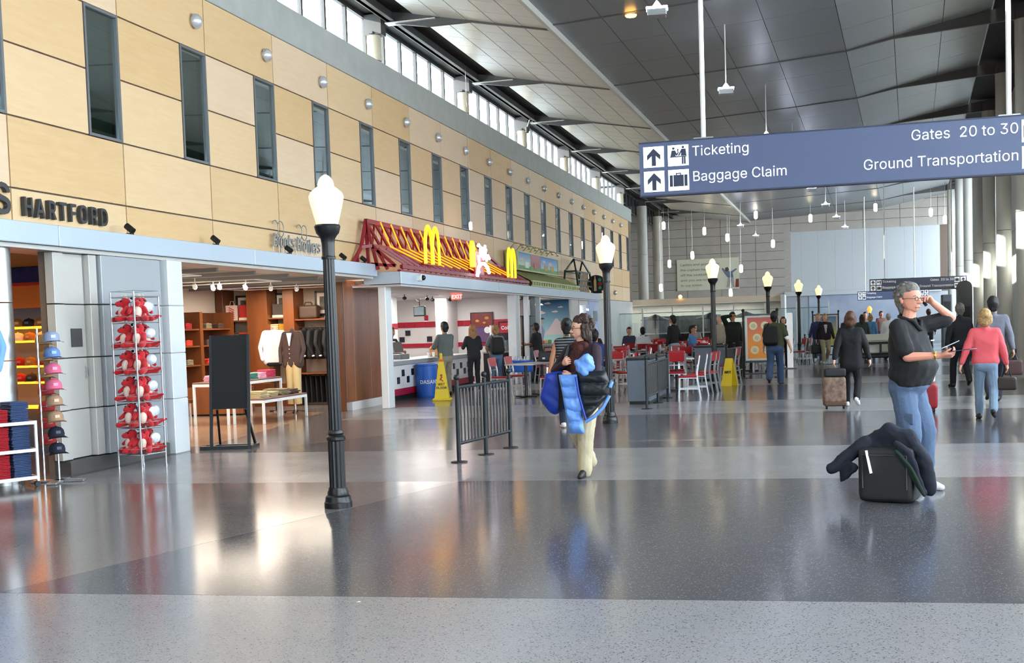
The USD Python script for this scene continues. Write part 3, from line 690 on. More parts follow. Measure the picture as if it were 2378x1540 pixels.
# back partition shelving in dark walnut
t = thing('shop_shelving', 'tall walnut shelving along the back of the clothing shop', 'shelving')
YP = 22.99
MB().lo((-12.88, YP - .03, 0), (-9.12, YP - .001, 2.60)).build('back_board', mat('shelf_back', (176, 160, 142), .7), t)
for x0, x1 in ((-12.88, -12.70), (-12.12, -11.62), (-11.24, -10.98), (-9.86, -9.66)): MB().lo((x0, YP - .55, 0), (x1, YP - .031, 2.60), b=.004).build('upright', BROWN[rng.randrange(3)], t)
for x0, x1, z in ((-12.7, -12.12, 1.92), (-12.7, -12.12, 1.5), (-12.7, -12.12, 1.1), (-11.62, -11.24, 1.95), (-11.62, -11.24, 1.55), (-11.62, -11.24, 1.15), (-10.98, -9.86, 1.90), (-10.98, -9.86, .72), (-12.7, -12.12, .6)):
    MB().lo((x0 + .001, YP - .52, z - .03), (x1 - .001, YP - .031, z)).build('shelf', BROWN[1], t)
MB().lo((-12.88, YP - .6, 0), (-10.98, YP - .551, .5)).build('base_drawer', BROWN[2], t)
MB().tube([(-10.97, YP - .3, 1.72), (-9.87, YP - .3, 1.72)], .015, 8).tube([(-10.97, YP - .3, .66), (-9.87, YP - .3, .66)], .012, 8).build('hanging_rail', CHROME, t)
# walnut back wall units along the far wall of the shop
t = thing('shop_shelving', 'walnut wall unit on the left inside the clothing shop, holding red stock', 'shelving')
MB().lo((-12.89, 18.4, 0), (-12.86, 22.3, 2.1)).build('back_board', BROWN[2], t)
for y in (18.4, 19.7, 21.0, 22.3): MB().lo((-12.859, y - .06, 0), (-12.4, y + .06, 2.1)).build('upright', BROWN[0], t)
for z in (.5, 1.0, 1.4, 1.75):
    for y in (18.46, 19.76, 21.06): MB().lo((-12.859, y, z - .03), (-12.42, y + 1.18, z)).build('shelf', BROWN[1], t)
for y in (18.8, 19.3, 20.1, 20.6, 21.4, 21.9):
    for z in (1.002, 1.402, 1.752):
        for k in range(3): put_fold(('coral', 'red', 'brown', 'olive')[int(y * 7 + z * 3) % 4], (-12.6, y, z + .0375 * k), 90, 'folded garment, %s in %s pile from left, %s row of walnut wall unit' % (('lowest', 'middle', 'topmost')[k], ORD[[18.8, 19.3, 20.1, 20.6, 21.4, 21.9].index(y)], {1.002: 'low', 1.402: 'middle', 1.752: 'high'}[z]), 'stock on the walnut wall unit')
def picture(label, loc, w, h, tone):
    t = thing('framed_picture', label, 'picture', loc)
    m = MB()
    for a, b, c, d in ((0, h / 2, w, .045), (0, -h / 2, w, .045), (w / 2, 0, .045, h + .045), (-w / 2, 0, .045, h + .045)): m.box((a, 0, b), (c, .03, d))
    m.build('frame', BLACK, t)
    MB().box((0, .006, 0), (w - .045, .006, h - .045)).build('mat_board', mat('mat_board', (222, 214, 204), .7), t)
    MB().box((0, .001, 0), (w * .62, .006, h * .6)).build('print', mat('print_' + tone, (120, 112, 104), .6, noise=(9, 5), color2=(66, 60, 58)), t)
picture('black framed picture on the top shelf left of the tall lamp post', (-10.42, YP - .10, 2.24), .46, .50, 'a')
picture('black framed picture on the narrow middle shelf', (-11.44, YP - .10, 2.26), .36, .44, 'b')
picture('black framed picture on the left walnut shelf, behind a red book box', (-12.36, YP - .10, 2.24), .46, .44, 'c')
picture('black framed picture partly hidden by the lamp post', (-9.98, YP - .08, 2.22), .2, .46, 'd')
def boxy(name, label, cat, loc, d, m, rot=0, lid=None, group=None):
    t = thing(name, label, cat, loc, rot, group)
    MB().lo((-d[0] / 2, -d[1] / 2, 0), (d[0] / 2, d[1] / 2, d[2]), b=.006).build('case', m, t)
    if lid is not None: MB().lo((-d[0] / 2 - .004, -d[1] / 2 - .004, -.0), (d[0] / 2 + .004, -d[1] / 2 - .0005, .06)).build('band', lid, t)
    return t
REDBOX = mat('box_red', (190, 44, 36), .5)
boxy('gift_box', 'red box with pale band, left walnut shelf', 'box', (-12.28, YP - .32, 1.921), (.24, .12, .34), REDBOX, 0, BELLY)
boxy('gift_box', 'red box with pale band beside the picture on the right shelf', 'box', (-10.22, YP - .3, 1.901), (.22, .12, .32), mat('box_brick', (150, 40, 36), .5), 0, BELLY)
boxy('gift_box', 'dark grey box on the narrow middle shelf', 'box', (-11.45, YP - .32, 1.951), (.26, .12, .30), mat('box_dark', (70, 62, 56), .6), 0, BELLY)
t = thing('leather_bag', 'brown leather travel bag on the right shelf of the clothing shop', 'bag', (-10.72, YP - .3, 1.901))
MB().mesh(smooth_man([m3.Manifold.batch_hull([sph((s * .17, q * .06, z), .05) for s in (-1, 1) for q in (-1, 1) for z in (.055, .25)])], .03)).build('body', mat('leather_brown', (78, 58, 46), .5), t, smooth=True)
MB().tube([(-.1, -.05, .28), (-.07, -.05, .36), (.07, -.05, .36), (.1, -.05, .28)], .012, 6).build('handle', HORN, t)
t = thing('paper_bag', 'pale shopping bag with red stripes standing on the left shelf', 'bag', (-12.58, YP - .35, 1.921), 12)
MB().lo((-.13, -.06, 0), (.13, .06, .34)).build('bag', mat('bag_pink', (226, 190, 178), .6), t)
for k in range(5): MB().box((0, -.063, .08 + .045 * k), (.14, .004, .018), roty(.5)).build('stripe', REDBOX, t)
MB().tube([(-.05, 0, .34), (-.03, 0, .43), (.03, 0, .43), (.05, 0, .34)], .006, 6).build('handle', BELLY, t)
for j, (x, col) in enumerate(((-11.53, 'peach'), (-11.33, 'gold'))):
    for k in range(7): put_fold(col, (x, YP - .28, 1.551 + .0375 * k), 90, '%s folded shirt, %s from the bottom of its stack on the narrow middle shelf' % ('pale peach' if j == 0 else 'golden yellow', ORD[k]), '%s shirts on the middle shelf' % col, (.30, .19, .036))
for j in range(2):
    for k in range(4): put_fold(('coral', 'white', 'olive', 'brown')[(k + j) % 4], (-12.55 + .29 * j, YP - .3, 1.501 + .0375 * k), 90, 'folded knit, %s from bottom, %s pile below the red box, left shelf' % (ORD[k], ('left', 'right')[j]), 'knits on the left walnut shelf')
for j in range(2):
    for k in range(4): put_fold(('brown', 'olive', 'white')[(k + j) % 3], (-12.55 + .29 * j, YP - .3, 1.101 + .0375 * k), 90, 'folded garment, %s from the bottom, %s pile on the lower left walnut shelf' % (ORD[k], ('left', 'right')[j]), 'garments on the lower left walnut shelf')
# jackets on the rail
for k in range(6):
    x = -10.87 + .2 * k
    lab = 'black jacket hanging on the rail, %s from the left' % ('first', 'second', 'third', 'fourth', 'fifth', 'sixth')[k]
    if k == 0: jk = garment('hanging_jacket', lab, 'jacket', JACKETK, (x, YP - .3, 1.03), 84, .66, .21, True, 'black jackets on the rail', .09, (('shirt_cuffs', SHIRTW, lambda b, h, w: b.ball((w - .0, -.11, .06), .036, 1, (1, 1, .7)).ball((-w, -.11, .06), .036, 1, (1, 1, .7))), ('hanger', CHROME, lambda b, h, w: b.tube([(0, 0, h - .02), (0, 0, h + .04), (.02, 0, h + .06)], .006, 6))))
    else: dup(jk, (x, YP - .3, 1.03), 84 + rng.uniform(-5, 5), lab)
for k in range(9):
    lab = 'black trousers hanging on the low rail, number %s from the left' % 'one two three four five six seven eight nine'.split()[k]
    if k == 0:
        tr = thing('hanging_trousers', lab, 'trousers', (-10.9, YP - .3, .04), 80, 'black trousers on the low rail')
        MB().hull([(a, b, z) for a, b, z in ((-.16, -.015, .60), (.16, -.015, .60), (-.16, .015, .60), (.16, .015, .60), (-.13, -.02, .02), (.13, -.02, .02), (-.13, .02, .02), (.13, .02, .02))]).build('cloth', JACKETK, tr)
        MB().tube([(0, 0, .6), (0, 0, .64)], .006, 6).build('hanger', CHROME, tr)
    else: dup(tr, (-10.9 + .118 * k, YP - .3, .04), 80 + rng.uniform(-12, 12), lab)
# mannequins
t = garment('mannequin', 'dressed mannequin in a white sweater, left of the brown jacket', 'mannequin', SHIRTW, (-10.70, 20.9, .99), 20, .70, .23)
MB().tube([(0, 0, -.98), (0, 0, .05)], .02, 8).lathe([(0, -.99), (.15, -.99), (.14, -.97), (0, -.965)], 20).build('stand', BLACK, t)
MB().lathe([(.05, .66), (.045, .74), (0, .745)], 14).build('neck', mat('form_linen', (200, 176, 150), .8), t)
MB().lo((-.16, -.09, -.06), (.16, .09, .05), b=.04).build('trousers', JACKETK, t)
t = garment('mannequin', 'dressed mannequin in a brown jacket and khaki trousers on a wheeled stand', 'mannequin', JACKETB, (-10.06, 20.45, .92), -8, .74, .23)
MB().hull([(-.05, -.135, .68), (.05, -.135, .68), (0, -.135, .42), (-.05, -.09, .68), (.05, -.09, .68), (0, -.1, .42)]).build('shirt_front', SHIRTW, t)
for k in range(3): MB().ball((.0, -.125, .36 - .09 * k), .011, 1).build('button', BELLY, t)
for s in (-1, 1): MB().tube([(s * .07, 0, .1), (s * .075, 0, -.4), (s * .08, 0, -.74)], [.095, .08, .075], 14).build('trouser_leg', mat('khaki', (196, 172, 124), .85), t, smooth=True)
MB().tube([(0, 0, -.88), (0, 0, -.6)], .02, 8).build('stand', CHROME, t)
for k in range(4):
    a = k * PI / 2 + .4
    MB().tube([(0, 0, -.86), (.2 * math.cos(a), .2 * math.sin(a), -.875)], .012, 6).ball((.2 * math.cos(a), .2 * math.sin(a), -.895), .025, 1).build('wheel_arm', BLACK, t)
# nesting tables
TABTOP = mat('table_rose_brown', (126, 92, 88), .4)
def stable(label, loc, lx, ly, h, rot=0):
    t = thing('display_table', label, 'table', loc, rot)
    MB().lo((-lx / 2, -ly / 2, h - .03), (lx / 2, ly / 2, h), b=.005).build('top', TABTOP, t)
    m = MB()
    for a, b, c, d in ((0, ly / 2 - .02, lx, .04), (0, -ly / 2 + .02, lx, .04), (lx / 2 - .02, 0, .04, ly - .08), (-lx / 2 + .02, 0, .04, ly - .08)): m.box((a, b, h - .055), (c, d, .05))
    m.build('frame', WHITE, t)
    for sx in (-1, 1):
        for sy in (-1, 1): MB().box((sx * (lx / 2 - .02), sy * (ly / 2 - .02), (h - .08) / 2), (.04, .04, h - .08)).build('leg', WHITE, t)
    return t
stable('low white framed table of folded khaki trousers at the clothing shop front', (-9.72, 18.78, 0), .62, 1.75, .45)
stable('taller white framed table of pastel shirts behind the low table', (-10.40, 18.85, 0), .70, 2.1, .76)
for j, (dy, col) in enumerate(((-.62, 'khaki'), (-.22, 'khaki'), (.2, 'olive'), (.6, 'brown'))):
    for k in range(4 - j % 2): put_fold(col, (-9.72 + rng.uniform(-.03, .03), 18.78 + dy, .4505 + .0305 * k), rng.uniform(-12, 12), 'folded %s trousers on the low table, %s up in the %s stack from the left' % (col, ORD[k], ORD[j]), 'trouser stacks on the low table', (.42, .32, .03))
for j, (dx, dy, col, n) in enumerate(((.12, -.85, 'white', 2), (.14, -.55, 'lavender', 3), (.14, -.22, 'green', 3), (.14, .12, 'teal', 3), (.14, .46, 'pink', 3), (.14, .82, 'rose', 4), (-.18, -.6, 'pink', 3), (-.18, .1, 'peach', 3), (-.18, .6, 'rose', 2))):
    for k in range(n): put_fold(col, (-10.40 + dx, 18.85 + dy, .7605 + .0365 * k), rng.uniform(-8, 8), '%s folded shirt, %s up, %s %s stack of the taller table' % (col, ORD[k], ORD[j if j < 6 else j - 6], 'front' if j < 6 else 'rear'), '%s shirts on the taller table' % col)
t = thing('card_sign', 'blank white card standing among the folded shirts on the taller table', 'sign', (-10.40, 18.7, .7605), 30)
MB().lo((-.09, -.006, 0), (.09, .006, .26)).lo((-.06, -.04, 0), (.06, .05, .008)).build('card', SHIRTW, t)
# low stand at left inside
t = thing('display_stand', 'low walnut stand with silver legs, seen left of the black easel', 'display stand', (-11.4, 17.6, 0))
MB().lo((-.7, -.4, .40), (.6, .4, .46)).build('top', BROWN[0], t)
for x in (-.6, .5):
    for y in (-.34, .34): MB().tube([(x, y, 0), (x, y, .4)], .022, 8).build('leg', ALU, t)
for k in range(6): put_fold('blue', (-11.55 + .3 * (k % 2), 17.5, .4605 + .0375 * (k // 2)), 10, 'blue folded jeans on the low walnut stand, %s up in the %s pile' % (ORD[k // 2], ('left', 'right')[k % 2]), 'jeans on the low walnut stand')
t = thing('display_plinth', 'brown display plinth behind the nesting tables', 'plinth', (-11.75, 20.2, 0), 8)
MB().lo((-.75, -.35, .03), (.75, .35, .55), b=.01).build('body', BROWN[1], t); MB().lo((-.7, -.3, 0), (.7, .3, .03)).build('toe_kick', BLACKMATTE, t)
t = garment('mannequin', 'sky blue shirt on a slim stand at the left edge of the picture', 'mannequin', mat('shirt_sky', (120, 168, 228), .85), (-8.22, 9.52, 1.22), 40, .66, .22)
MB().tube([(0, 0, -1.21), (0, 0, .05)], .018, 8).lathe([(0, -1.22), (.15, -1.22), (.14, -1.2), (0, -1.195)], 18).build('stand', BLACK, t)
# track lights
tl0 = None
for k, (x, y) in enumerate(((-10.0, 15.5), (-10.2, 16.5), (-10.6, 17.8), (-10.4, 18.3), (-10.8, 17.2), (-10.2, 18.9), (-10.7, 18.6), (-10.1, 19.7), (-9.9, 20.4))):
    lab = 'small white track spotlight glowing under the clothing shop ceiling, %s along' % ('first', 'second', 'third', 'fourth', 'fifth', 'sixth', 'seventh', 'eighth', 'ninth')[k]
    if tl0 is None:
        tl0 = thing('track_light', lab, 'spotlight', (x, y, 2.45), 0, 'track spotlights in the clothing shop')
        MB().tube([(0, 0, .17), (0, 0, .06)], .01, 6).build('stem', WHITE, tl0)
        MB().lathe([(0, .08), (.035, .075), (.045, 0), (.038, -.005), (.03, .03), (0, .03)], 16, rotx(.5)).build('can', WHITE, tl0, smooth=40)
        MB().ball((0, 0, .0), .032, 2).build('bulb', SPOT_GLOW, tl0)
    else: dup(tl0, (x, y, 2.45), rng.uniform(-40, 40), lab)
for k, y in enumerate((15.6, 18.4, 21.4)): ceiling_lamp((-10.7, y, 2.545), 2.4, 1.0, 5.2, 'recessed warm ceiling light in the clothing shop, %s from the entrance' % ('nearest', 'middle', 'furthest')[k])
ceiling_lamp((-10.4, 10.2, 2.60), 1.2, .5, 12, 'recessed warm ceiling light inside the gift shop', (1, .72, .42))
# walnut end panel, white base, white post
t = thing('shop_pier', 'glossy walnut panelled pier at the right end of the clothing shop', 'pier')
for a, b in ((20.75, 21.2), (21.21, 22.05), (22.06, 22.95)): MB().lo((-9.30, a, .17), (-9.06, b, 2.62), b=.006).build('walnut_panel', BROWN[1], t)
MB().lo((-9.36, 20.66, 0), (-9.07, 20.74, 2.62)).build('walnut_return', BROWN[2], t)
MB().lo((-9.28, 20.9, 0), (-9.02, 22.95, .169)).build('white_base', OFFWHITE, t)
t = thing('shop_post', 'slim white metal post between the walnut pier and the burger counter', 'post')
MB().lo((-8.52, 21.25, 0), (-8.36, 21.58, 2.5), b=.01).build('post', PIER2, t)
# black easel
t = thing('easel_board', 'large blank black sign board leaning on a floor stand by the clothing shop', 'sign board', (-7.86, 13.92, 0), 14)
L = rotx(-.13)
m = MB().box((0, -.02 , 1.05), (.50, .03, 1.02), None)
V = lambda pts: [tuple(np.asarray(p) @ L.T) for p in pts]
MB().box((0, 0, 0), (.50, .025, 1.03), L, ).build('board', BLACKMATTE, t) if False else None
m = MB().box((0, 0, 1.08), (.50, .025, 1.03)); vv = np.vstack(m.v) @ L.T; MB().add(vv, np.vstack(m.f)).build('board', BLACKMATTE, t)
for s in (-1, 1):
    m = MB().box((s * .262, 0, .80), (.035, .05, 1.60)); MB().add(np.vstack(m.v) @ L.T, np.vstack(m.f)).build('side_rail', mat('easel_grey', (52, 56, 60), .45, .3), t)
MB().lo((-.42, -.02, 0), (.30, .03, .05)).lo((-.34, .03, 0), (-.27, .45, .04)).lo((.23, .03, 0), (.30, .45, .04)).lo((-.42, .30, 0), (.30, .35, .04)).build('foot_frame', mat('easel_grey', (52, 56, 60), .45, .3), t)
MB().bar((-.25, .40, .04), (-.2, .14, .55), .03).bar((.25, .40, .04), (.2, .14, .55), .03).build('strut', BLACK, t)
# ---- burger counter
TILE_W = mat('tile_white', (232, 230, 232), .3); TILE_K = mat('tile_navy', (24, 24, 44), .3); TILE_R = mat('tile_red', (168, 16, 44), .3)
COUNTER = mat('counter_top_grey', (150, 152, 158), .4)
t = thing('service_counter', 'white tiled burger counter with navy squares and red base band', 'counter')
MB().lo((-9.95, 23.32, .12), (-9.06, 29.4, .80)).build('body', TILE_W, t)
MB().lo((-9.97, 23.28, .80), (-9.00, 29.5, .90), b=.01).build('counter_top', COUNTER, t)
MB().lo((-9.9, 23.36, 0), (-9.1, 29.3, .12)).build('toe_kick', BLACKMATTE, t)
MB().lo((-9.96, 23.30, .121), (-9.045, 29.42, .27)).build('red_band', TILE_R, t)
MB().lo((-9.55, 23.305, .46), (-9.40, 23.319, .61)).build('navy_tile', TILE_K, t)
for k in range(18):
    y = 23.55 + .31 * k
    MB().lo((-9.059, y, .38 + .16 * (k % 2)), (-9.045, y + .15, .53 + .16 * (k % 2))).build('navy_tile', TILE_K, t)
# wall tiles, red stripes
t = thing('wall_tiling', 'red tile stripes and scattered navy square tiles on the burger shop wall', 'tiles')
YW = 32.6
for z0, z1 in ((1.66, 1.83), (1.04, 1.17)):
    for k in range(13): MB().lo((-12.85 + .32 * k, YW - .025, z0), (-12.54 + .32 * k, YW - .001, z1)).build('red_tile', TILE_R, t)
for x, z in ((-11.2, 1.42), (-11.0, 1.22), (-11.5, 1.22), (-12.2, 1.42), (-12.4, 1.22), (-9.35, 1.36), (-9.15, 1.2), (-10.7, 1.42)): MB().lo((x, YW - .03, z), (x + .16, YW - .001, z + .16)).build('navy_tile', TILE_K, t)
t = thing('pillar', 'square white pillar with a red stripe behind the burger counter', 'pillar', (-11.3, 29.0, 0))
MB().lo((-.16, -.16, 0), (.16, .16, 2.499)).build('shaft', WHITE, t); MB().lo((-.165, -.165, 1.62), (.165, .165, 1.78)).build('red_band', TILE_R, t)
MB().lo((-.07, -.19, 1.28), (.05, -.161, 1.46)).build('alarm_box', TILE_R, t)
t = thing('wall_partition', 'white wall return with trim beside the menu poster', 'wall return', (-10.45, 32.3, 0))
MB().lo((-.35, -.9, 0), (-.05, .29, 2.499)).build('return', OFFWHITE, t); MB().lo((-.049, -.9, 0), (-.0, -.85, 2.499)).build('trim', WHITE, t)
t = thing('menu_poster', 'dark red and purple burger menu poster on the white wall', 'poster', (-9.72, YW - .035, 1.60))
MB().box((0, 0, 0), (.72, .03, .92)).build('frame', BLACK, t)
MB().box((0, -.017, .22), (.66, .006, .42)).build('red_field', mat('poster_red', (140, 26, 24), .4, noise=(12, 3), color2=(90, 30, 24)), t)
MB().box((0, -.017, -.22), (.66, .006, .44)).build('purple_field', mat('poster_purple', (76, 60, 130), .4, noise=(10, 3), color2=(110, 70, 80)), t)
for x, z, r in ((.16, .28, .07), (-.14, .2, .06), (.08, .14, .05)): MB().ball((x, -.02, z), r, 2, (1, .15, .6)).ball((x, -.022, z + r * .35), r * .9, 2, (1, .15, .4)).build('burger_print', mat('bun_print', (200, 140, 70), .5), t)
MB().lathe([(0, 0), (.10, 0), (.10, .004), (0, .004)], 20, rotx(PI / 2), (.17, -.018, -.08)).build('white_badge', WHITE, t)
t = thing('exit_sign', 'red glowing exit sign hanging under the burger shop ceiling', 'sign', (-8.68, 26.9, 2.31))
EXR = mat('exit_red', (240, 70, 60), .4, emit=1.6, emit_color=(255, 50, 40))
MB().lo((-.13, -.02, 0), (.13, .02, .16), b=.006).build('box', EXR, t); MB().tube([(0, 0, .16), (0, 0, .2)], .012, 6).build('stem', WHITE, t)
MB().mesh(text('EXIT', .085, .004, True), TO_HALL, (-.115, -.021, .035)).build('lettering', mat('exit_letter', (255, 210, 200), .5, emit=1.2), t)
t = thing('television', 'small television on a ceiling bracket over the burger counter', 'television', (-11.0, 30.6, 1.98), -12)
MB().lo((-.19, -.03, 0), (.19, .05, .29), b=.01).build('case', BLACK, t); MB().lo((-.165, -.034, .03), (.165, -.0305, .265)).build('screen', mat('tv_screen', (96, 130, 140), .3, noise=(9, 3), color2=(170, 130, 100), emit=.25, emit_color=(110, 140, 150)), t)
MB().tube([(0, .02, .29), (0, .02, .515)], .015, 8).tube([(0, .02, .4), (-.12, .02, .46), (-.12, .02, .515)], .01, 6).build('bracket', BLACK, t)
t = thing('fire_alarm', 'red wall alarm box on the burger shop wall', 'alarm', (-11.5, YW - .001, 1.95))
MB().lo((-.06, -.05, -.08), (.06, 0, .08), b=.01).build('box', TILE_R, t); MB().lo((-.05, -.055, -.12), (.05, 0, -.085)).build('label_plate', WHITE, t)
for k, (x, y) in enumerate(((-9.6, 24.6), (-9.8, 26.2), (-9.7, 27.6), (-9.6, 29.2), (-9.9, 28.6))):
    t = thing('ceiling_speaker', 'small black spotlight under the burger shop ceiling, %s from the entrance' % ('first', 'second', 'third', 'fourth', 'fifth')[k], 'spotlight', (x, y, 2.38))
    MB().ball((0, 0, 0), .055, 2, (1, 1, .8)).build('can', BLACK, t, smooth=True); MB().tube([(0, 0, .03), (0, 0, .09)], .012, 6).build('stem', BLACK, t)
for k, y in enumerate((25.0, 28.0, 31.0)): ceiling_lamp((-10.6, y, 2.485), 1.8, .8, 6.5, 'flat white ceiling light over the burger counter, %s from the camera' % ('first', 'second', 'third')[k], (1, .95, .9))
ceiling_lamp((-10.2, 35.5, 2.485), 1.6, .8, 9, 'flat ceiling light inside the shop with the sky mural', (1, .93, .84))
# things on the burger counter
CARD = mat('cardboard', (186, 140, 88), .8)
t = thing('cardboard_box', 'open tan cardboard box on the burger counter', 'box', (-9.55, 23.75, .901), 8)
MB().lo((-.16, -.14, 0), (.16, .14, .10)).build('carton', CARD, t); MB().bar((-.16, 0, .10), (-.22, 0, .26), .28, .008).bar((.16, 0, .10), (.24, 0, .16), .28, .008).build('flap', CARD, t)
t = thing('snack_carton', 'small white and red carton on top of the cardboard box', 'carton', (-9.5, 23.75, 1.002), 15)
MB().lo((-.05, -.04, 0), (.05, .04, .15)).build('carton', WHITE, t); MB().lo((-.051, -.041, .05), (.051, .041, .11)).build('red_label', TILE_R, t)
t = thing('cash_register', 'grey cash register on the burger counter behind the queue', 'register', (-9.6, 25.1, .901), 70)
MB().lo((-.18, -.2, 0), (.18, .2, .12), b=.01).build('drawer', FRAME, t); MB().box((0, .02, .28), (.34, .04, .26), rotx(-.3)).build('screen', STEEL, t); MB().tube([(0, .1, .1), (0, .05, .25)], .03, 8).build('neck', FRAME, t)
t = thing('paper_bag', 'crumpled brown paper bag on the burger counter beside the queue', 'bag', (-9.35, 27.0, .901))
MB().mesh(smooth_man([m3.Manifold.batch_hull([sph((s * .09, q * .05, z), .03) for s in (-1, 1) for q in (-1, 1) for z in (.03, .2)])], .03)).build('bag', CARD, t)
for k in range(3):
    t = thing('paper_cup', 'white paper cup on the burger counter, %s of three in a row' % ('first', 'second', 'third')[k], 'cup', (-9.25, 26.3 + .35 * k, .901)); MB().lathe([(0, 0), (.03, 0), (.042, .12), (0, .12)], 14).build('cup', WHITE, t, smooth=40); MB().lathe([(0, .121), (.044, .121), (.044, .13), (0, .132)], 14).build('lid', TILE_R, t)
# drink bins
BLUE = mat('bin_blue', (36, 96, 190), .4)
def tub(label, loc, r, h, wordy=True):
    t = thing('drink_bin', label, 'bin', loc)
    MB().lathe([(0, 0), (r * .93, 0), (r, .05), (r, h), (r * .94, h), (r * .94, h - .1), (0, h - .1)], 28).build('tub', BLUE, t, smooth=40)
    MB().lathe([(r, h - .04), (r + .015, h - .03), (r + .015, h), (r, h)], 28).build('rim', BLUE, t)
    if wordy:
        m = text('DASANI', .085, .003, True); v = np.array(m.vertices); W = v[:, 0].max(); a = (v[:, 0] - W / 2) / r - 1.0
        MB().add(np.stack([(r + .001 + v[:, 2]) * np.cos(a), (r + .001 + v[:, 2]) * np.sin(a), v[:, 1] + h * .42], 1), m.faces).build('lettering', WHITE, t)
    return t
tub('tall blue drink bin with white lettering in front of the burger counter', (-8.78, 24.75, 0), .25, .78)
t = tub('round blue ice tub on a stand near the white pillar', (-7.3, 27.9, .42), .30, .30, False)
MB().tube([(-.2, 0, -.42), (-.2, 0, 0)], .02, 6).tube([(.2, 0, -.42), (.2, 0, 0)], .02, 6).tube([(0, .2, -.42), (0, .2, 0)], .02, 6).build('leg', CHROME, t)
for k in range(7): MB().lathe([(0, 0), (.035, 0), (.035, .12), (.015, .16), (.015, .2), (0, .2)], 10, None, (.18 * math.cos(k * .9), .18 * math.sin(k * .9), .2)).build('bottle', PEARL, t)
# white pillars of the food hall front
for k, (y0, y1, nm) in enumerate(((30.2, 30.7, 'broad white pillar right of the menu poster'), (37.75, 39.1, 'white door panel right of the sky mural'))):
    t = thing('shop_pier', nm, 'pier'); MB().lo((-8.25, y0 + .06, 0), (-8.06, y1 - .06, 2.469)).build('body', OFFWHITE, t)
    for y in (y0, y1 - .06): MB().lo((-8.26, y, 0), (-8.03, y + .06, 2.469)).build('edge_trim', PIER2, t)
for y, nm in ((31.75, 'slim white post right of the drink station'), (33.2, 'slim white post left of the sky mural')):
    t = thing('shop_post', nm, 'post'); MB().lo((-8.2, y, 0), (-8.06, y + .13, 2.469)).build('post', PIER2, t)
t = thing('shop_pier', 'dark blue post beside the menu box', 'pier'); MB().lo((-8.4, 32.3, 0), (-8.15, 33.0, 2.469), b=.01).build('body', mat('post_navy', (40, 52, 66), .5), t)
# drink station
t = thing('drink_station', 'drink fountain with red sign panel and white cup tubes', 'drink machine', (-8.75, 31.93, 0))
MB().lo((-.35, -1.4, 0), (.25, .6, .86)).build('cabinet', BLACKMATTE, t); MB().lo((-.37, -1.42, .86), (.27, .62, .90)).build('counter_top', COUNTER, t)
MB().lo((-.3, .05, .9), (.15, .5, 1.75), b=.02).build('fountain', BLACK, t); MB().lo((-.24, .02, 1.42), (.10, .049, 1.72)).build('red_panel', TILE_R, t)
MB().mesh(text('Coke', .1, .004, True), TO_HALL, (-.2, .018, 1.52)).build('lettering', WHITE, t)
MB().lo((-.3, -.6, .9), (.1, -.25, 1.22), b=.02).build('grey_urn', STEEL, t); MB().lo((-.3, -1.2, .9), (.0, -.9, 1.15), b=.02).build('black_box', BLACK, t)
for y in (-.85, -.72): MB().tube([(-.25, y, .9), (-.25, y, 1.65)], .05, 14).build('cup_tube', WHITE, t)
t = thing('menu_box', 'hanging black framed menu light box at the drink station', 'menu board', (-8.35, 32.2, 1.88), -18)
MB().lo((-.36, -.10, 0), (.36, .10, .52), b=.01).build('case', BLACK, t); MB().lo((-.33, -.106, .03), (.10, -.101, .49)).build('grey_sheet', mat('menu_grey', (150, 142, 142), .5), t); MB().lo((.12, -.108, .03), (.34, -.101, .49)).build('white_sheet', WHITE, t)
for x in (-.3, .3): MB().tube([(x, 0, .52), (x, 0, .59)], .01, 6).build('rod', BLACK, t)
# sky mural with a generic ball player
t = thing('wall_mural', 'blue sky mural with pale clouds and mountain on the deli wall', 'mural', (-8.92, 37.71, 1.62))
def skym(nm, top, low):
    n = {'g': ('texture_coordinate', {}), 's': ('separate_xyz', {}), 'r': ('rgb_ramp', {'ramp': [(0.0, lin(low)), (1.0, lin(top))]}), 'm': ('map_range', {'from_min': -.8, 'from_max': .85}), 'p': ('principled_bsdf', {'roughness': .6})}
    return usdkit.material(stage, '/World/Looks/' + nm, n, [('g.object', 's.vector'), ('s.z', 'm.value'), ('m.result', 'r.fac'), ('r.color', 'p.base_color')], surface='p.BSDF')
MB().box((0, 0, 0), (1.56, .03, 1.7)).build('sky_board', skym('mural_sky', (12, 84, 140), (168, 214, 214)), t)
CLOUD = mat('mural_cloud', (216, 200, 200), .7); MOUNT = mat('mural_mountain', (196, 184, 190), .7)
for x, z, s in ((-.25, .42, .22), (.30, .45, .12), (.05, .74, .12), (.5, .6, .1)): MB().prism(unary_union([affinity.scale(Polygon([(math.cos(a), math.sin(a)) for a in np.linspace(0, 2 * PI, 17)[:-1]]), s * q, s * .22 * q) if i == 0 else affinity.translate(affinity.scale(Polygon([(math.cos(a), math.sin(a)) for a in np.linspace(0, 2 * PI, 17)[:-1]]), s * .4, s * .2), s * .2, s * .15) for i, q in ((0, 1), (1, 1))]), .006, TO_HALL, (x, -.016, z)).build('cloud', CLOUD, t)
MB().prism(Polygon([(-.1, -.35), (.12, -.08), (.3, .2), (.38, .22), (.52, .02), (.77, -.35)]), .006, TO_HALL, (0, -.016, .0)).build('mountain', MOUNT, t)
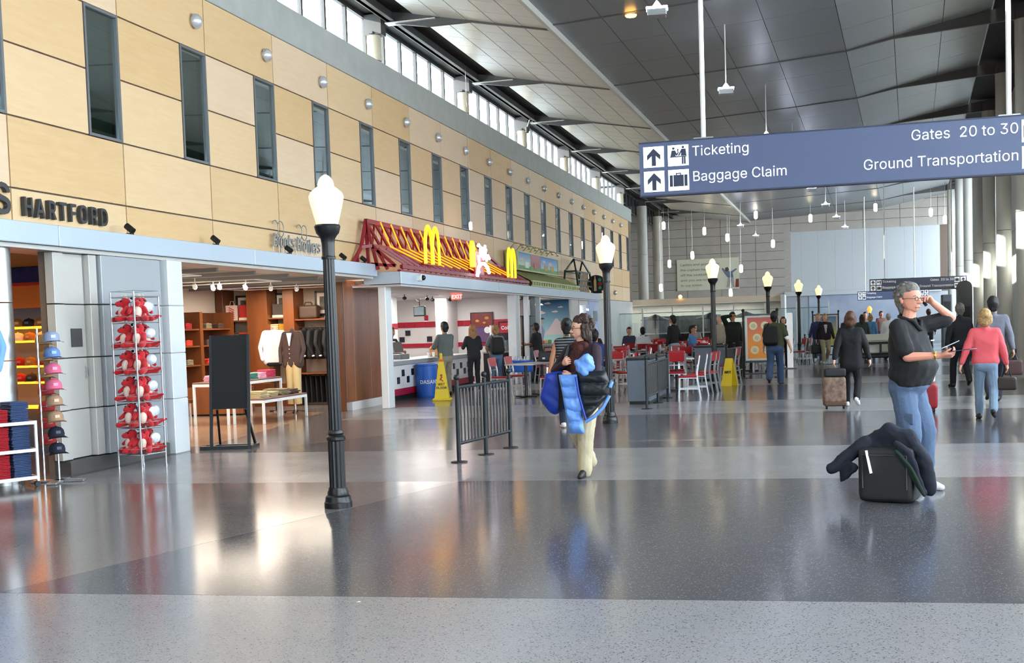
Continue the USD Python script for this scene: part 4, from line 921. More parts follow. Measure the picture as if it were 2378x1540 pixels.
for nm, m, pts in (('cap', TILE_K, [(-.06, .02), (-.08, .12), (0, .18), (.1, .14), (.2, .12), (.2, .09), (.06, .06)]), ('face', mat('mural_skin', (190, 140, 120), .7), [(-.02, -.1), (-.02, .05), (.1, .06), (.14, -.02), (.1, -.1)]), ('jersey', mat('mural_jersey', (120, 126, 160), .7), [(-.25, -.62), (-.28, -.3), (-.1, -.1), (.1, -.12), (.2, -.3), (.15, -.62)]), ('belt', TILE_R, [(-.22, -.7), (-.22, -.62), (.15, -.62), (.15, -.7)]), ('trousers', mat('mural_blue', (40, 90, 170), .7), [(-.26, -.85), (-.22, -.7), (.15, -.7), (.18, -.85)])):
    MB().prism(Polygon([(x, z) for x, z in pts]), .008, TO_HALL, (-.28, -.016, .12)).build('player_' + nm, m, t)
t = thing('pendant_lamps', 'row of small warm pendant shades under the deli ceiling', 'pendant lights', (-9.0, 35.2, 2.26))
for k in range(6):
    MB().lathe([(.0, .05), (.02, .05), (.075, 0), (.07, 0), (.015, .04)], 16, None, (-.5 + .2 * k, 0, 0)).build('shade', WARM_GLOW, t); MB().tube([(-.5 + .2 * k, 0, .05), (-.5 + .2 * k, 0, .22)], .006, 5).build('cord', BLACK, t)
t = thing('deli_counter', 'wooden deli counter with food trays under the sky mural', 'counter', (-8.7, 35.6, 0))
MB().lo((-.4, -1.8, 0), (.2, 1.8, .95)).build('body', BROWN[1], t); MB().lo((-.42, -1.82, .95), (.22, 1.82, 1.0)).build('top', COUNTER, t)
for k in range(6): MB().lo((-.2, -1.5 + .5 * k, 1.0), (.1, -1.1 + .5 * k, 1.12), b=.02).build('food_tray', mat(('tray_red', 'tray_tan', 'tray_green')[k % 3], ((190, 60, 50), (206, 170, 110), (120, 150, 70))[k % 3], .6), t)
t = thing('wood_door', 'dark wooden doorway strip left of the sky mural', 'door frame', (-9.95, 37.6, 0)); MB().lo((-.55, -.05, 0), (-.2, .05, 2.4)).build('dark_panel', BROWN[2], t); MB().lo((-.19, -.06, 0), (.0, .05, 2.4)).build('orange_jamb', mat('jamb_orange', (170, 80, 50), .5), t)
t = thing('serving_window', 'small serving window right of the white door panel', 'window', (-8.2, 40.0, 0))
MB().lo((-.1, -.9, 0), (.1, .95, 1.25)).lo((-.1, -.9, 2.3), (.1, .95, 2.469)).build('wall_panel', OFFWHITE, t); MB().lo((-.6, -.9, 1.25), (-.55, .95, 2.3)).build('dark_back', mat('window_back', (110, 112, 104), .7), t)
MB().lathe([(0, 0), (.12, 0), (.10, .2), (.03, .5), (.03, .75), (0, .75)], 14, None, (-.3, -.2, 1.251)).build('green_lamp', mat('lamp_green', (60, 80, 60), .5), t)
t = thing('advert_panel', 'pale blue advert panel at the far end of the food counters', 'poster', (-8.08, 42.05, 0))
MB().lo((-.1, -1.05, 0), (0, .95, 2.469)).build('panel', mat('advert_blue', (150, 172, 220), .5, noise=(2.0, 3), color2=(196, 208, 236)), t); MB().lo((.001, -.2, 1.7), (.012, .55, 2.1)).build('grey_vent', FRAME, t); MB().ball((.0, -.3, 1.3), .25, 2, (.05, 1, 1)).build('tan_print', mat('print_tan', (196, 170, 130), .6), t)
# ================================================================ SIGNS ON THE CANOPIES
RED = mat('truss_red', (142, 22, 40), .4)
NEON_Y = mat('neon_yellow', (255, 196, 40), .4, emit=.55, emit_color=(255, 180, 20))
NEON_O = mat('neon_orange', (255, 160, 30), .4, emit=.7, emit_color=(255, 130, 10))
NEON_W = mat('neon_white', (255, 252, 255), .4, emit=1.2, emit_color=(255, 245, 255))
t = thing('truss_sign', 'red steel bridge truss sign with yellow neon lines above the burger counter', 'sign')
YA, YE = 20.9, 31.6
def rp(u, s):                      # u along the truss, s: 0 ridge, 1 knee, 2 eave
    y = YA + (YE - YA) * u
    return {0: (-8.58, y, 3.78), 1: (-8.46, y, 3.28), 2: (-7.98, y, 2.86)}[s]
for s, u0, u1, r in ((0, 0, .70, .035), (1, 0, .88, .03), (2, 0.03, 1.0, .03)): MB().bar(rp(u0, s), rp(u1, s), r * 2, r * 2.4).build('chord', RED, t)
MB().bar(rp(.70, 0), rp(.88, 1), .06).build('hip_bar', RED, t); MB().bar(rp(.88, 1), rp(1.0, 2), .06).build('hip_bar', RED, t)
N = 16
for k in range(N):
    u, v = k / N * .70, (k + 1) / N * .70
    a, b = ((u, v) if k % 2 == 0 else (v, u))
    MB().bar(rp(u, 0), rp(v, 1), .04, .05).build('brace', RED, t); MB().bar(rp(v, 0), rp(u, 1), .035, .04).build('brace', RED, t)
for k in range(26):
    u = .03 + .92 * k / 25
    MB().bar(rp(min(u, .88), 1), rp(u + .05, 2), .03, .05).build('rafter', RED, t)
for k in range(30):
    u = .04 + .94 * k / 29; e = rp(u, 2)
    MB().prism(Polygon([(-.05, 0), (.05, 0), (.012, .16), (-.012, .16)]), .02, TO_WALL, (-8.0, e[1], 2.765)).build('eave_cresting', RED, t) if k % 1 == 0 else None
MB().lo((-8.04, YA + .25, 2.762), (-7.97, YE, 2.80)).build('base_rail', RED, t)
# gable frame at the near end
apex, kn, ev = rp(0, 0), rp(0, 1), rp(.0, 2)
wl_ = (-8.70, 20.45, 2.92)
for a, b in ((apex, (-8.62, 20.72, 3.25)), ((-8.62, 20.72, 3.25), wl_), (apex, kn), (kn, ev), ((-8.62, 20.72, 3.25), kn), (kn, (-8.35, YA, 2.80)), (apex, (-8.55, YA, 2.92)), ((-8.35, YA, 3.18), (-8.15, YA, 2.80)), ((-8.5, YA, 2.92), ev), ((-8.66, 20.6, 3.1), (-8.66, 20.6, 2.92))): MB().bar(a, b, .05, .06).build('gable_bar', RED, t)
for k in range(13):
    u = .06 + .055 * k
    p0, p1, p2 = rp(min(u, .70), 0), rp(u + .02, 1), rp(u + .14, 2)
    MB().tube([np.array(p0) + (.06, 0, .02), np.array(p1) + (.06, 0, .03), np.array(p2) + (.0, -.3, .12)], .016, 6).build('neon_line', NEON_O, t)
def arch_m(label, y, w, h, z, x=-7.93, m=None):
    t = thing('neon_arches', label, 'sign', (x, y, z))
    for off in (0, .03, -.03, .06):
        pts = []
        for s in (-1, 1):
            for q in np.linspace(0, PI, 13):
                pts.append((off * .3, s * w / 4 * 1.0 - math.cos(q) * w / 4 * (1 - abs(off) * 2), h * (math.sin(q) ** .55) * (1 - abs(off))))
        MB().tube(pts, .024, 6).build('neon_arch', NEON_Y, t)
    MB().lo((-.06, -w / 2, -.02), (-.03, w / 2, .04)).build('back_rail', RED, t)
    return t
arch_m('large yellow neon double arches at the left of the red truss', 23.0, .95, .82, 2.98)
arch_m('yellow neon double arches at the right end of the red truss', 29.55, .80, .80, 2.92)
arch_m('orange neon double arches tucked behind the white neon script', 26.05, .30, .62, 3.06, -7.96)
t = thing('neon_script', 'glowing white neon script sign in the middle of the red truss', 'sign', (-7.86, 26.2, 2.95))
def squig(pts, r=.035): MB().tube([(0, a, b) for a, b in pts], r, 8).build('neon_tube', NEON_W, t, smooth=True)
squig([(.0, .62), (.08, .66), (.22, .60), (.22, .42), (.08, .36), (.02, .40), (.12, .12)])
squig([(.30, .45), (.34, .60), (.42, .52), (.38, .36), (.46, .32), (.56, .50), (.62, .66), (.70, .58), (.60, .40), (.72, .30), (.86, .44), (1.0, .36)])
squig([(-.12, -.10), (.0, .10), (.22, .20), (.5, .22), (.78, .14), (.92, .0)], .045)
squig([(-.1, -.12), (-.02, .04), (.04, -.02)], .04)
MB().lo((-.12, .0, -.08), (-.09, .8, .5)).build('back_plate', RED, t)
# green billboard shop front
SAGE = mat('sage_green', (150, 158, 96), .5); SAGE2 = mat('sage_pale', (196, 204, 140), .5)
t = thing('awning', 'sage green ribbed awning with pale scalloped trim beside the red truss', 'awning')
for k in range(26):
    y = 32.0 + .265 * k
    MB().add(np.array([(-8.55, y + .005, 3.22), (-8.55, y + .26, 3.22), (-7.98, y + .26, 2.92), (-7.98, y + .005, 2.92), (-8.55, y + .005, 3.25), (-8.55, y + .26, 3.25), (-7.98, y + .26, 2.945), (-7.98, y + .005, 2.945)]), BF).build('slat', SAGE, t)
MB().lo((-8.0, 32.0, 2.765), (-7.96, 38.9, 2.80)).lo((-8.0, 32.0, 2.90), (-7.955, 38.9, 2.94)).build('trim', SAGE2, t)
for k in range(22): MB().lo((-8.0, 32.1 + .31 * k, 2.80), (-7.97, 32.22 + .31 * k, 2.90)).build('baluster', SAGE2, t)
t = thing('billboard', 'green framed billboard with farm, cow and sky pictures above the sage awning', 'billboard')
MB().lo((-8.45, 32.0, 3.26), (-8.38, 37.4, 3.30)).lo((-8.45, 32.0, 3.80), (-8.38, 37.4, 3.84)).lo((-8.45, 32.0, 3.30), (-8.38, 32.06, 3.80)).lo((-8.45, 37.34, 3.30), (-8.38, 37.4, 3.80)).build('frame', SAGE2, t)
MB().lo((-8.7, 31.7, 3.22), (-8.44, 31.98, 3.84)).build('side_cheek', SAGE, t)
for nm, y0, y1, a, b in (('left', 32.1, 33.6, (60, 130, 200), (200, 214, 180)), ('mid', 33.62, 34.9, (196, 120, 130), (150, 90, 60)), ('right', 34.92, 37.3, (40, 120, 210), (150, 200, 220))):
    n = {'g': ('geometry', {}), 's': ('separate_xyz', {}), 'r': ('rgb_ramp', {'ramp': [(0.0, lin((90, 150, 60))), (.22, lin((90, 150, 60))), (.26, lin(b)), (1.0, lin(a))]}), 'm': ('map_range', {'from_min': 3.3, 'from_max': 3.8}), 'p': ('principled_bsdf', {'roughness': .5})}
    MB().lo((-8.43, y0, 3.30), (-8.40, y1, 3.80)).build('picture', usdkit.material(stage, '/World/Looks/billboard_' + nm, n, [('g.position', 's.vector'), ('s.z', 'm.value'), ('m.result', 'r.fac'), ('r.color', 'p.base_color')], surface='p.BSDF'), t)
for y, z, s in ((35.4, 3.65, .22), (36.3, 3.6, .3), (32.5, 3.6, .2)): MB().ball((-8.40, y, z), s, 2, (.03, 1, .25)).build('cloud_print', CLOUD, t)
for y, c in ((33.1, TILE_W), (34.2, TILE_R), (35.6, mat('print_barn', (200, 160, 60), .6)), (36.5, mat('print_barn', (200, 160, 60), .6))): MB().lo((-8.402, y - .2, 3.36), (-8.392, y + .25, 3.54)).build('farm_print', c, t)
for k in range(7):
    y = 32.4 + .78 * k
    g = thing('gooseneck_lamp', 'thin green gooseneck lamp above the billboard, %s from the left' % ORD[k], 'lamp', (XW, y, 3.9)); MB().tube([(0, 0, 0), (.15, 0, .16), (.32, 0, .16), (.42, 0, .05)], .012, 6).lathe([(0, .03), (.02, .03), (.06, 0), (.055, 0), (.015, .02)], 12, None, (.42, 0, .02)).build('arm', SAGE, g)
GREEN = mat('bridge_green', (28, 52, 42), .4)
t = thing('frame_sign', 'dark green skeletal bridge tower sign on the canopy', 'sign')
gy0, gy1 = 39.1, 41.6
for x in (-8.6, -8.05):
    for y in (gy0, gy1): MB().bar((x, y, 2.765), (x + (.08 if x < -8.3 else -.08), y + (.0), 3.55), .06).build('post', GREEN, t)
for a, b in (((-8.52, gy0, 3.5), (-8.3, gy0 + .5, 3.95)), ((-8.52, gy1, 3.5), (-8.3, gy1 - .5, 3.95)), ((-8.13, gy0, 3.5), (-8.3, gy0 + .5, 3.95)), ((-8.13, gy1, 3.5), (-8.3, gy1 - .5, 3.95)), ((-8.3, gy0 + .5, 3.95), (-8.3, gy1 - .5, 3.95)), ((-8.52, gy0, 3.5), (-8.52, gy1, 3.5)), ((-8.13, gy0, 3.5), (-8.13, gy1, 3.5)), ((-8.1, gy0, 3.2), (-8.1, gy1, 3.2)), ((-8.07, gy0, 3.0), (-8.07, gy1, 3.0)), ((-8.52, gy0, 3.5), (-8.13, gy0, 3.5))): MB().bar(a, b, .05).build('bar', GREEN, t)
for k in range(9): MB().bar((-8.07, gy0 + .25 * k, 2.77), (-8.12, gy0 + .25 * k, 3.5), .025).build('rod', GREEN, t)
t = thing('round_sign', 'black drum shaped sign with cream bottle and red and green labels', 'sign', (-7.95, 42.0, 2.765), 0)
MB().lathe([(0, -.18), (.30, -.18), (.33, -.14), (.33, .14), (.30, .18), (0, .18)], 28, rotx(PI / 2), (0, 0, .36)).build('drum', BLACK, t, smooth=40)
MB().prism(Polygon([(-.05, -.28), (.05, -.28), (.05, .1), (.02, .2), (.02, .28), (-.02, .28), (-.02, .2), (-.05, .1)]), .01, TO_HALL, (-.02, -.181, .36)).build('bottle_print', mat('print_cream', (236, 200, 140), .5), t)
for c, z, s in ((mat('print_teal', (60, 160, 130), .5), .5, .07), (TILE_R, .34, .08), (mat('print_teal', (60, 160, 130), .5), .2, .06)): MB().ball((.16, -.18, z), s, 2, (1, .1, 1)).build('label_print', c, t)
MB().lo((-.2, -.1, 0), (.2, .1, .06)).build('foot', BLACK, t)
# ================================================================ HANGING DIRECTION SIGNS
NAVY = mat('sign_navy', (80, 90, 120), .25)
NAVY2 = mat('sign_edge', (40, 48, 72), .4)
SIGNW = mat('sign_white', (244, 246, 248), .5, emit=.12)
def tx(t, s, h, x, z, right=False, bold=False, sx=.97):
    m = text(s, h, .003, bold); w = m.bounds[1][0] * sx
    MB().mesh(m, TO_HALL @ np.diag([sx, 1, 1]), (x - w if right else x, -.041, z)).build('lettering', SIGNW, t)
def arrow(t, x, z, s):
    MB().lo((x, -.043, z), (x + s, -.0405, z + s)).build('white_square', SIGNW, t)
    q = s
    MB().prism(Polygon([(.5, .90), (.82, .58), (.82, .36), (.60, .56), (.60, .08), (.41, .08), (.41, .56), (.19, .36), (.19, .58)]), .002, TO_HALL @ np.diag([q, q, 1]), (x, -.0432, z)).build('arrow', NAVY2, t)
def square(t, x, z, s, shapes):
    MB().lo((x, -.043, z), (x + s, -.0405, z + s)).build('white_square', SIGNW, t)
    MB().prism(unary_union(shapes), .002, TO_HALL @ np.diag([s, s, 1]), (x, -.0432, z)).build('pictogram', NAVY2, t)
def circ(x, y, r): return Polygon([(x + r * math.cos(a), y + r * math.sin(a)) for a in np.linspace(0, 2 * PI, 17)[:-1]])
CLERK = [circ(.28, .84, .055), circ(.74, .88, .055), Polygon([(.14, .46), (.2, .74), (.36, .74), (.44, .58), (.52, .68), (.54, .64), (.44, .48), (.38, .55), (.38, .46)]), sbox(.12, .42, .9, .46), Polygon([(.64, .47), (.66, .80), (.86, .80), (.9, .47)]), Polygon([(.5, .5), (.66, .78), (.68, .7), (.55, .47)]), sbox(.68, .08, .75, .42), sbox(.78, .08, .85, .42), Polygon([(.46, .68), (.50, .66), (.52, .80), (.47, .82)])]
BAG = [sbox(.10, .22, .20, .72).buffer(.02), sbox(.26, .20, .74, .74), sbox(.80, .22, .90, .72).buffer(.02), sbox(.38, .74, .62, .84).difference(sbox(.42, .74, .58, .80))]
def dirsign(label, x, y, z, w, h, full=True):
    t = thing('direction_sign', label, 'sign', (x, y, z))
    MB().lo((0, -.04, 0), (w, .04, h)).build('panel', NAVY, t); MB().lo((-.004, -.044, -.012), (w + .004, .044, 0)).lo((-.004, -.044, h), (w + .004, .044, h + .01)).build('edge_trim', NAVY2, t)
    s = h * .40; k = h / .47
    for i, z0 in enumerate((h * .53, h * .06)):
        arrow(t, .02 * k + .015, z0, s); square(t, .02 * k + .015 + s * 1.18, z0, s, (CLERK, BAG)[i])
        arrow(t, w - .03 - s, z0, s); square(t, w - .03 - s * 2.18, z0, s, (CLERK, BAG)[1 - i])
    x0 = .02 * k + .02 + s * 2.3
    tx(t, 'Ticketing', .088 * k, x0, h * .70); tx(t, 'Baggage Claim', .088 * k, x0, h * .22)
    xr = w - .035 - s * 2.3
    tx(t, 'Gates  20 to 30', .088 * k, xr, h * .70, True); tx(t, 'Ground Transportation', .088 * k, xr, h * .22, True)
    return t
ceil_at = lambda x, y: float(np.interp(x, [prof(y)[q][0] for q in 'CDEFH'], [prof(y)[q][1] for q in 'CDEFH']))
def rods(t, xs, x, y, z, h, r):
    for q in xs:
        L = ceil_at(x + q, y) - z + .03
        MB().tube([(q, 0, h + .012), (q, 0, L)], r, 12).build('hanging_rod', WHITE, t, smooth=True); MB().lo((q - r * 4, -.03, h + .01), (q + r * 4, .03, h + .022)).build('clamp', STEEL, t)
t = dirsign('large dark blue overhead sign pointing to ticketing and baggage claim, nearest the camera', -1.468, 10.0, 2.69, 3.545, .455)
rods(t, (.56, 3.03), -1.468, 10, 2.69, .455, .021)
t = dirsign('dark blue overhead direction sign hanging second from the camera', 2.02, 44.2, 2.48, 3.40, .45)
rods(t, (.55, 2.9), 2.02, 44.2, 2.48, .45, .021)
t = dirsign('dark blue overhead direction sign hanging furthest away, partly hidden by the nearer one', 2.26, 63, 2.44, 3.6, .45)
rods(t, (.4, 2.9), 2.26, 63, 2.44, .45, .03)
# ================================================================ PENDANTS
def pend(x, y, z, label, cap_z):
    t = thing('pendant_uplight', label, 'pendant light', (x, y, z), 6, 'rod hung white uplights in a row')
    L = cap_z - z + .02
    MB().tube([(0, 0, .05), (0, 0, L)], .012, 8).build('rod', WHITE, t)
    MB().lo((-.15, -.10, -.13), (.15, .10, -.02), b=.015).build('housing', ALU, t)
    m = MB()
    for k in range(5): m.lo((-.155, -.105, -.125 + .022 * k), (.155, .105, -.118 + .022 * k))
    m.build('fins', STEEL, t)
    MB().lo((-.17, -.12, -.019), (.17, .12, .012), b=.01).build('glow_plate', COOL_GLOW, t)
    MB().lathe([(.0, .12), (.02, .11), (.09, .013), (0, .013)], 14).build('glow_cone', COOL_GLOW, t)
    return t
for k in range(8):
    y = 17.8 + 6.58 * k; x = -2.29 + .0865 * (y - 17.8)
    pend(x, y, 6.47, 'rod hung box uplight glowing cool white, %s of the long row from the camera' % ORD[k], ceil_at(x, y))
for k, (x, y) in enumerate(((-3.59, 59.27), (-3.2, 66.85))): pend(x, y, 6.47, 'rod hung uplight left of the long row, %s of two before the stone wall' % ('nearer', 'further')[k], ceil_at(x, y))
places = ['just right of the far columns', 'above the quotation board', 'between the two far uplights', 'left of the big shutter panel', 'above left of the quotation board', 'left of the quotation board, upper', 'right of the quotation board', 'left of the quotation board by the far column', 'under the quotation board', 'highest, beside a pendant rod', 'above the shutter, left', 'above the shutter, middle', 'above the shutter, right', 'by the right columns', 'glowing in front of the maple wall', 'above the neon script']
for k, (x, y, z) in enumerate([(-8.16, 64, 7.07), (-5.88, 64, 6.64), (-4.62, 64, 6.21), (-2.14, 64, 5.75), (-6.58, 64, 5.32), (-7.88, 64, 4.9), (-3.9, 64, 4.45), (-8.4, 64, 3.57), (-4.5, 64, 3.13), (-3.04, 64, 7.38), (-.11, 64, 7.03), (3.29, 64, 7.42), (6.1, 64, 7.0), (6.8, 64, 6.58)]):
    t = thing('capsule_pendant', 'small glowing capsule pendant %s' % places[k], 'pendant light', (x, y, z), 0, 'glowing capsule pendants at the far end')
    MB().lathe([(0, -.23), (.06, -.22), (.10, -.16), (.10, .16), (.06, .22), (0, .23)], 14).build('capsule', WARM_GLOW, t, smooth=True)
    zc = ceil_at(x, y) if x > -4 else 7.6 + max(0, (-4.2 - x) * .14)
    MB().tube([(0, 0, .23), (0, 0, max(.4, zc - z))], .006, 4).build('cord', STEEL, t)
t = thing('recessed_downlight', 'small amber downlight glowing in the ceiling seam', 'ceiling light', (-3.4, 22.4, 7.66)); MB().lathe([(0, -.03), (.10, -.03), (.12, 0), (0, .02)], 16).build('lens', mat('amber_glow', (255, 190, 90), .4, emit=2.5), t)
# ================================================================ BACK WALL BOARD
t = thing('quotation_board', 'pale board with a printed quotation and a small figure on the stone back wall', 'board', (-8.22, 70.49, 3.52))
MB().lo((0, -.08, 0), (3.80, -.001, 1.93)).build('panel', mat('board_cream', (224, 222, 198), .6), t)
for k, s in enumerate(('Ladies and gentlemen', 'the captain has turned', 'off the seatbelt sign', 'and you are now free', 'to our lotion')):
    MB().mesh(text(s, .135, .004), TO_HALL @ np.diag([1.25, 1, 1]), (.22, -.081, 1.53 - .32 * k)).build('lettering', mat('board_letter', (112, 108, 98), .6), t)
for nm, m, pts in (('trousers', mat('fig_grey', (170, 164, 160), .7), [(3.02, .1), (3.12, .75), (3.45, .75), (3.52, .1), (3.38, .1), (3.3, .5), (3.18, .1)]), ('shirt', mat('fig_blue', (110, 128, 150), .7), [(2.75, 1.25), (2.95, .92), (3.1, .72), (3.46, .72), (3.42, 1.0), (3.68, 1.2), (3.62, 1.26), (3.34, 1.1), (3.1, 1.1), (2.8, 1.32)]), ('head', mat('fig_brown', (110, 78, 66), .7), [(3.0, 1.1), (2.95, 1.3), (3.12, 1.36), (3.2, 1.2), (3.15, 1.1)]), ('suitcase', mat('fig_red', (130, 60, 56), .7), [(3.55, .1), (3.6, .6), (3.78, .62), (3.78, .1)])):
    MB().prism(Polygon(pts), .004, TO_HALL, (0, -.081, 0)).build('figure_' + nm, m, t)
t = thing('world_map', 'faint grey world map print on the pale wall below the shutter', 'map', (-.3, 70.49, .6))
MB().lo((0, -.03, 0), (5.2, -.001, 2.3)).build('panel', mat('map_pale', (172, 182, 198), .6, noise=(1.1, 5.0), color2=(150, 158, 178)), t)
MB().prism(Polygon([(4.9, 2.3), (5.2, 2.3), (5.15, 2.0)]), .006, TO_HALL, (0, -.031, 0)).build('red_mark', TILE_R, t)
# ================================================================ LAMP POSTS
def lamp_post(label, loc):
    t = thing('lamp_post', label, 'lamp post', loc, 0, 'black fluted lamp posts in a row')
    def fluted(r, z0, z1, r1=None, n=14):
        a = np.linspace(0, 2 * PI, n * 6 + 1)[:-1]; rr = 1 - .09 * np.abs(np.cos(a * n / 2))
        V = [(r * q * math.cos(w), r * q * math.sin(w), z0) for w, q in zip(a, rr)] + [((r1 or r) * q * math.cos(w), (r1 or r) * q * math.sin(w), z1) for w, q in zip(a, rr)]
        k = len(a); F = []
        for i in range(k): j = (i + 1) % k; F += [(i, j, k + j), (i, k + j, k + i)]
        return V, F
    MB().lathe([(0, 0), (.125, 0), (.125, .05), (.118, .06), (.112, .10), (.095, .115), (.095, .14), (.085, .16), (.083, .18), (0, .18)], 28).build('base', BLACK, t, smooth=30)
    MB().add(*fluted(.074, .18, .60)).build('lower_shaft', BLACK, t)
    MB().lathe([(0, .60), (.076, .60), (.086, .61), (.086, .635), (.066, .65), (.074, .67), (.07, .69), (.062, .70), (0, .70)], 24).build('collar', BLACK, t, smooth=30)
    MB().add(*fluted(.060, .70, 2.22, .052)).build('upper_shaft', BLACK, t)
    MB().lathe([(0, 2.22), (.062, 2.22), (.064, 2.24), (.056, 2.255), (.058, 2.36), (.064, 2.40), (.082, 2.43), (.10, 2.45), (.112, 2.49), (.116, 2.51), (.108, 2.525), (0, 2.53)], 28).build('capital', BLACK, t, smooth=30)
    MB().lathe([(0, 2.528), (.095, 2.528), (.115, 2.60), (.148, 2.73), (.155, 2.775), (.14, 2.81), (.10, 2.845), (.072, 2.865), (.075, 2.88), (.062, 2.92), (.04, 2.95), (.012, 2.968), (0, 2.97)], 32).build('globe', LAMP_GLOW, t, smooth=35)
    return t
LP = [(-4.16, 9.24), (-3.15, 17.48), (-2.19, 25.56), (-1.30, 33.7), (-.53, 41.8), (.20, 49.9)]
lp0 = lamp_post('tall black fluted lamp post standing nearest the camera, before the clothing shop', (*LP[0], 0))
for (x, y), lab in zip(LP[1:], ('black lamp post just behind the person carrying the blue jacket', 'black lamp post beside the red chairs and yellow wet floor sign', 'black lamp post behind the orange poster stand', 'black lamp post right of the olive shirted backpacker', 'black lamp post behind the blue poster stand, furthest of the row')): dup(lp0, (x, y, 0), 0, lab)
t = thing('lamp_post', 'tiny far lamp post with an orange globe beyond the crowd', 'lamp post', (3.0, 66.0, 0)); MB().tube([(0, 0, 0), (0, 0, 1.75)], .04, 8).build('shaft', BLACK, t); MB().lathe([(0, 1.75), (.08, 1.75), (.15, 1.95), (.08, 2.1), (0, 2.15)], 14).build('globe', mat('orange_globe', (230, 150, 70), .4, emit=.5), t)
# ================================================================ BARRIERS, PLANTERS, WET FLOOR SIGNS
RAILM = mat('barrier_charcoal', (38, 44, 48), .4, .3); BARM = mat('barrier_bar', (92, 92, 92), .4, .5)
def barrier(label, a, b, mid=True, h=1.0, n=7):
    a, b = np.array([*a, 0.0]), np.array([*b, 0.0]); d = b - a; L = np.linalg.norm(d)
    t = thing('barrier', label, 'barrier', a, math.degrees(math.atan2(d[1], d[0])))
    posts = [0, L / 2, L] if mid else [0, L]
    for x in posts:
        MB().tube([(x, 0, .01), (x, 0, h - .04)], .026, 12).ball((x, 0, h), .036, 2).build('post', RAILM, t, smooth=30)
        MB().lathe([(0, 0), (.10, 0), (.10, .012), (.03, .02), (0, .02)], 20, None, (x, 0, 0)).build('foot_plate', RAILM, t)
    for z in (.22, h - .12): MB().tube([(0, 0, z), (L, 0, z)], .021, 8).build('rail', RAILM, t)
    for i in range(len(posts) - 1):
        x0, x1 = posts[i], posts[i + 1]
        for k in range(n): x = x0 + (x1 - x0) * (k + 1) / (n + 1); MB().tube([(x, 0, .23), (x, 0, h - .13)], .013, 6).build('baluster', BARM, t)
    return t
barrier('charcoal railing section with three posts standing in front of the red chairs', (-4.06, 12.48), (-3.85, 14.02))
barrier('charcoal railing section beside the large grey planter box', (-2.98, 20.35), (-2.97, 23.3), True, .94, 9)
barrier('charcoal railing section behind the third lamp post, by the wet floor sign', (-2.2, 29.2), (-1.95, 31.4), True, .95, 8)
barrier('charcoal railing section near the fifth lamp post', (-.35, 42.5), (-.05, 44.4), True, .95, 8)
PLANT = mat('planter_grey', (104, 114, 128), .45)
def planter(label, x0, y0, x1, y1, h):
    t = thing('planter_box', label, 'planter', ((x0 + x1) / 2, (y0 + y1) / 2, 0)); w, d = (x1 - x0) / 2, (y1 - y0) / 2
    MB().lo((-w, -d, .06), (w, d, h - .04), b=.008).build('box', PLANT, t); MB().lo((-w - .015, -d - .015, h - .04), (w + .015, d + .015, h), b=.006).build('cap', RAILM, t); MB().lo((-w + .03, -d + .03, 0), (w - .03, d - .03, .06)).build('plinth', RAILM, t)
planter('large grey planter box at the near corner of the seating area', -3.52, 21.5, -3.08, 24.2, .90)
planter('grey planter box behind the third lamp post', -3.05, 29.6, -2.3, 31.0, .92)
YEL = mat('sign_yellow', (232, 200, 40), .4)
def wet_cone(label, loc, rot):
    t = thing('wet_floor_sign', label, 'wet floor sign', loc, rot)
    MB().add(*(lambda a, b: (np.vstack([a, b]), BF))(np.array([(-.165, -.165, .05), (.165, -.165, .05), (.165, .165, .05), (-.165, .165, .05)]), np.array([(-.055, -.055, .86), (.055, -.055, .86), (.055, .055, .86), (-.055, .055, .86)]))).build('cone', YEL, t)
    MB().lo((-.21, -.21, 0), (.21, .21, .05), b=.015).build('base', YEL, t); MB().lo((-.05, -.05, .86), (.05, .05, .91)).build('collar', mat('cone_orange', (226, 110, 40), .5), t); MB().lo((-.03, -.03, .91), (.03, .03, 1.05), b=.01).build('handle', YEL, t)
    S = rotx(-.135)
    for s, z in (('WET', .34), ('FLOOR', .26)):
        m = text(s, .05, .003, True); w = m.bounds[1][0]; yb = -.165 + (z - .05) * .1358
        MB().mesh(m, S @ TO_HALL, (-w / 2, yb - .003, z)).build('lettering', BLACK, t)
    m = circ(0, .06, .025).union(Polygon([(-.05, -.06), (0, .04), (.03, .03), (.0, -.03), (.06, -.07), (.03, -.075), (-.03, -.04)])); z = .50
    MB().prism(m, .003, S @ TO_HALL, (0, -.165 + (z - .05) * .1358 - .003, z)).build('pictogram', mat('picto_red', (190, 60, 40), .5), t)
wet_cone('tall yellow wet floor cone sign in front of the burger counter', (-8.02, 23.6, 0), 14)
t = thing('wet_floor_sign', 'yellow folding wet floor board among the red chairs by the third lamp post', 'wet floor sign', (-2.0, 27.4, 0), -25)
for s in (-1, 1):
    MB().add(np.array([(-.14, s * .16 - .01, 0), (.14, s * .16 - .01, 0), (.14, s * .16 + .01, 0), (-.14, s * .16 + .01, 0), (-.09, s * .012 - .01, .66), (.09, s * .012 - .01, .66), (.09, s * .012 + .01, .66), (-.09, s * .012 + .01, .66)]), BF).build('board', YEL, t)
MB().mesh(text('WET', .06, .003, True), rotx(-.22) @ TO_HALL, (-.075, -.115, .3)).build('lettering', BLACK, t)
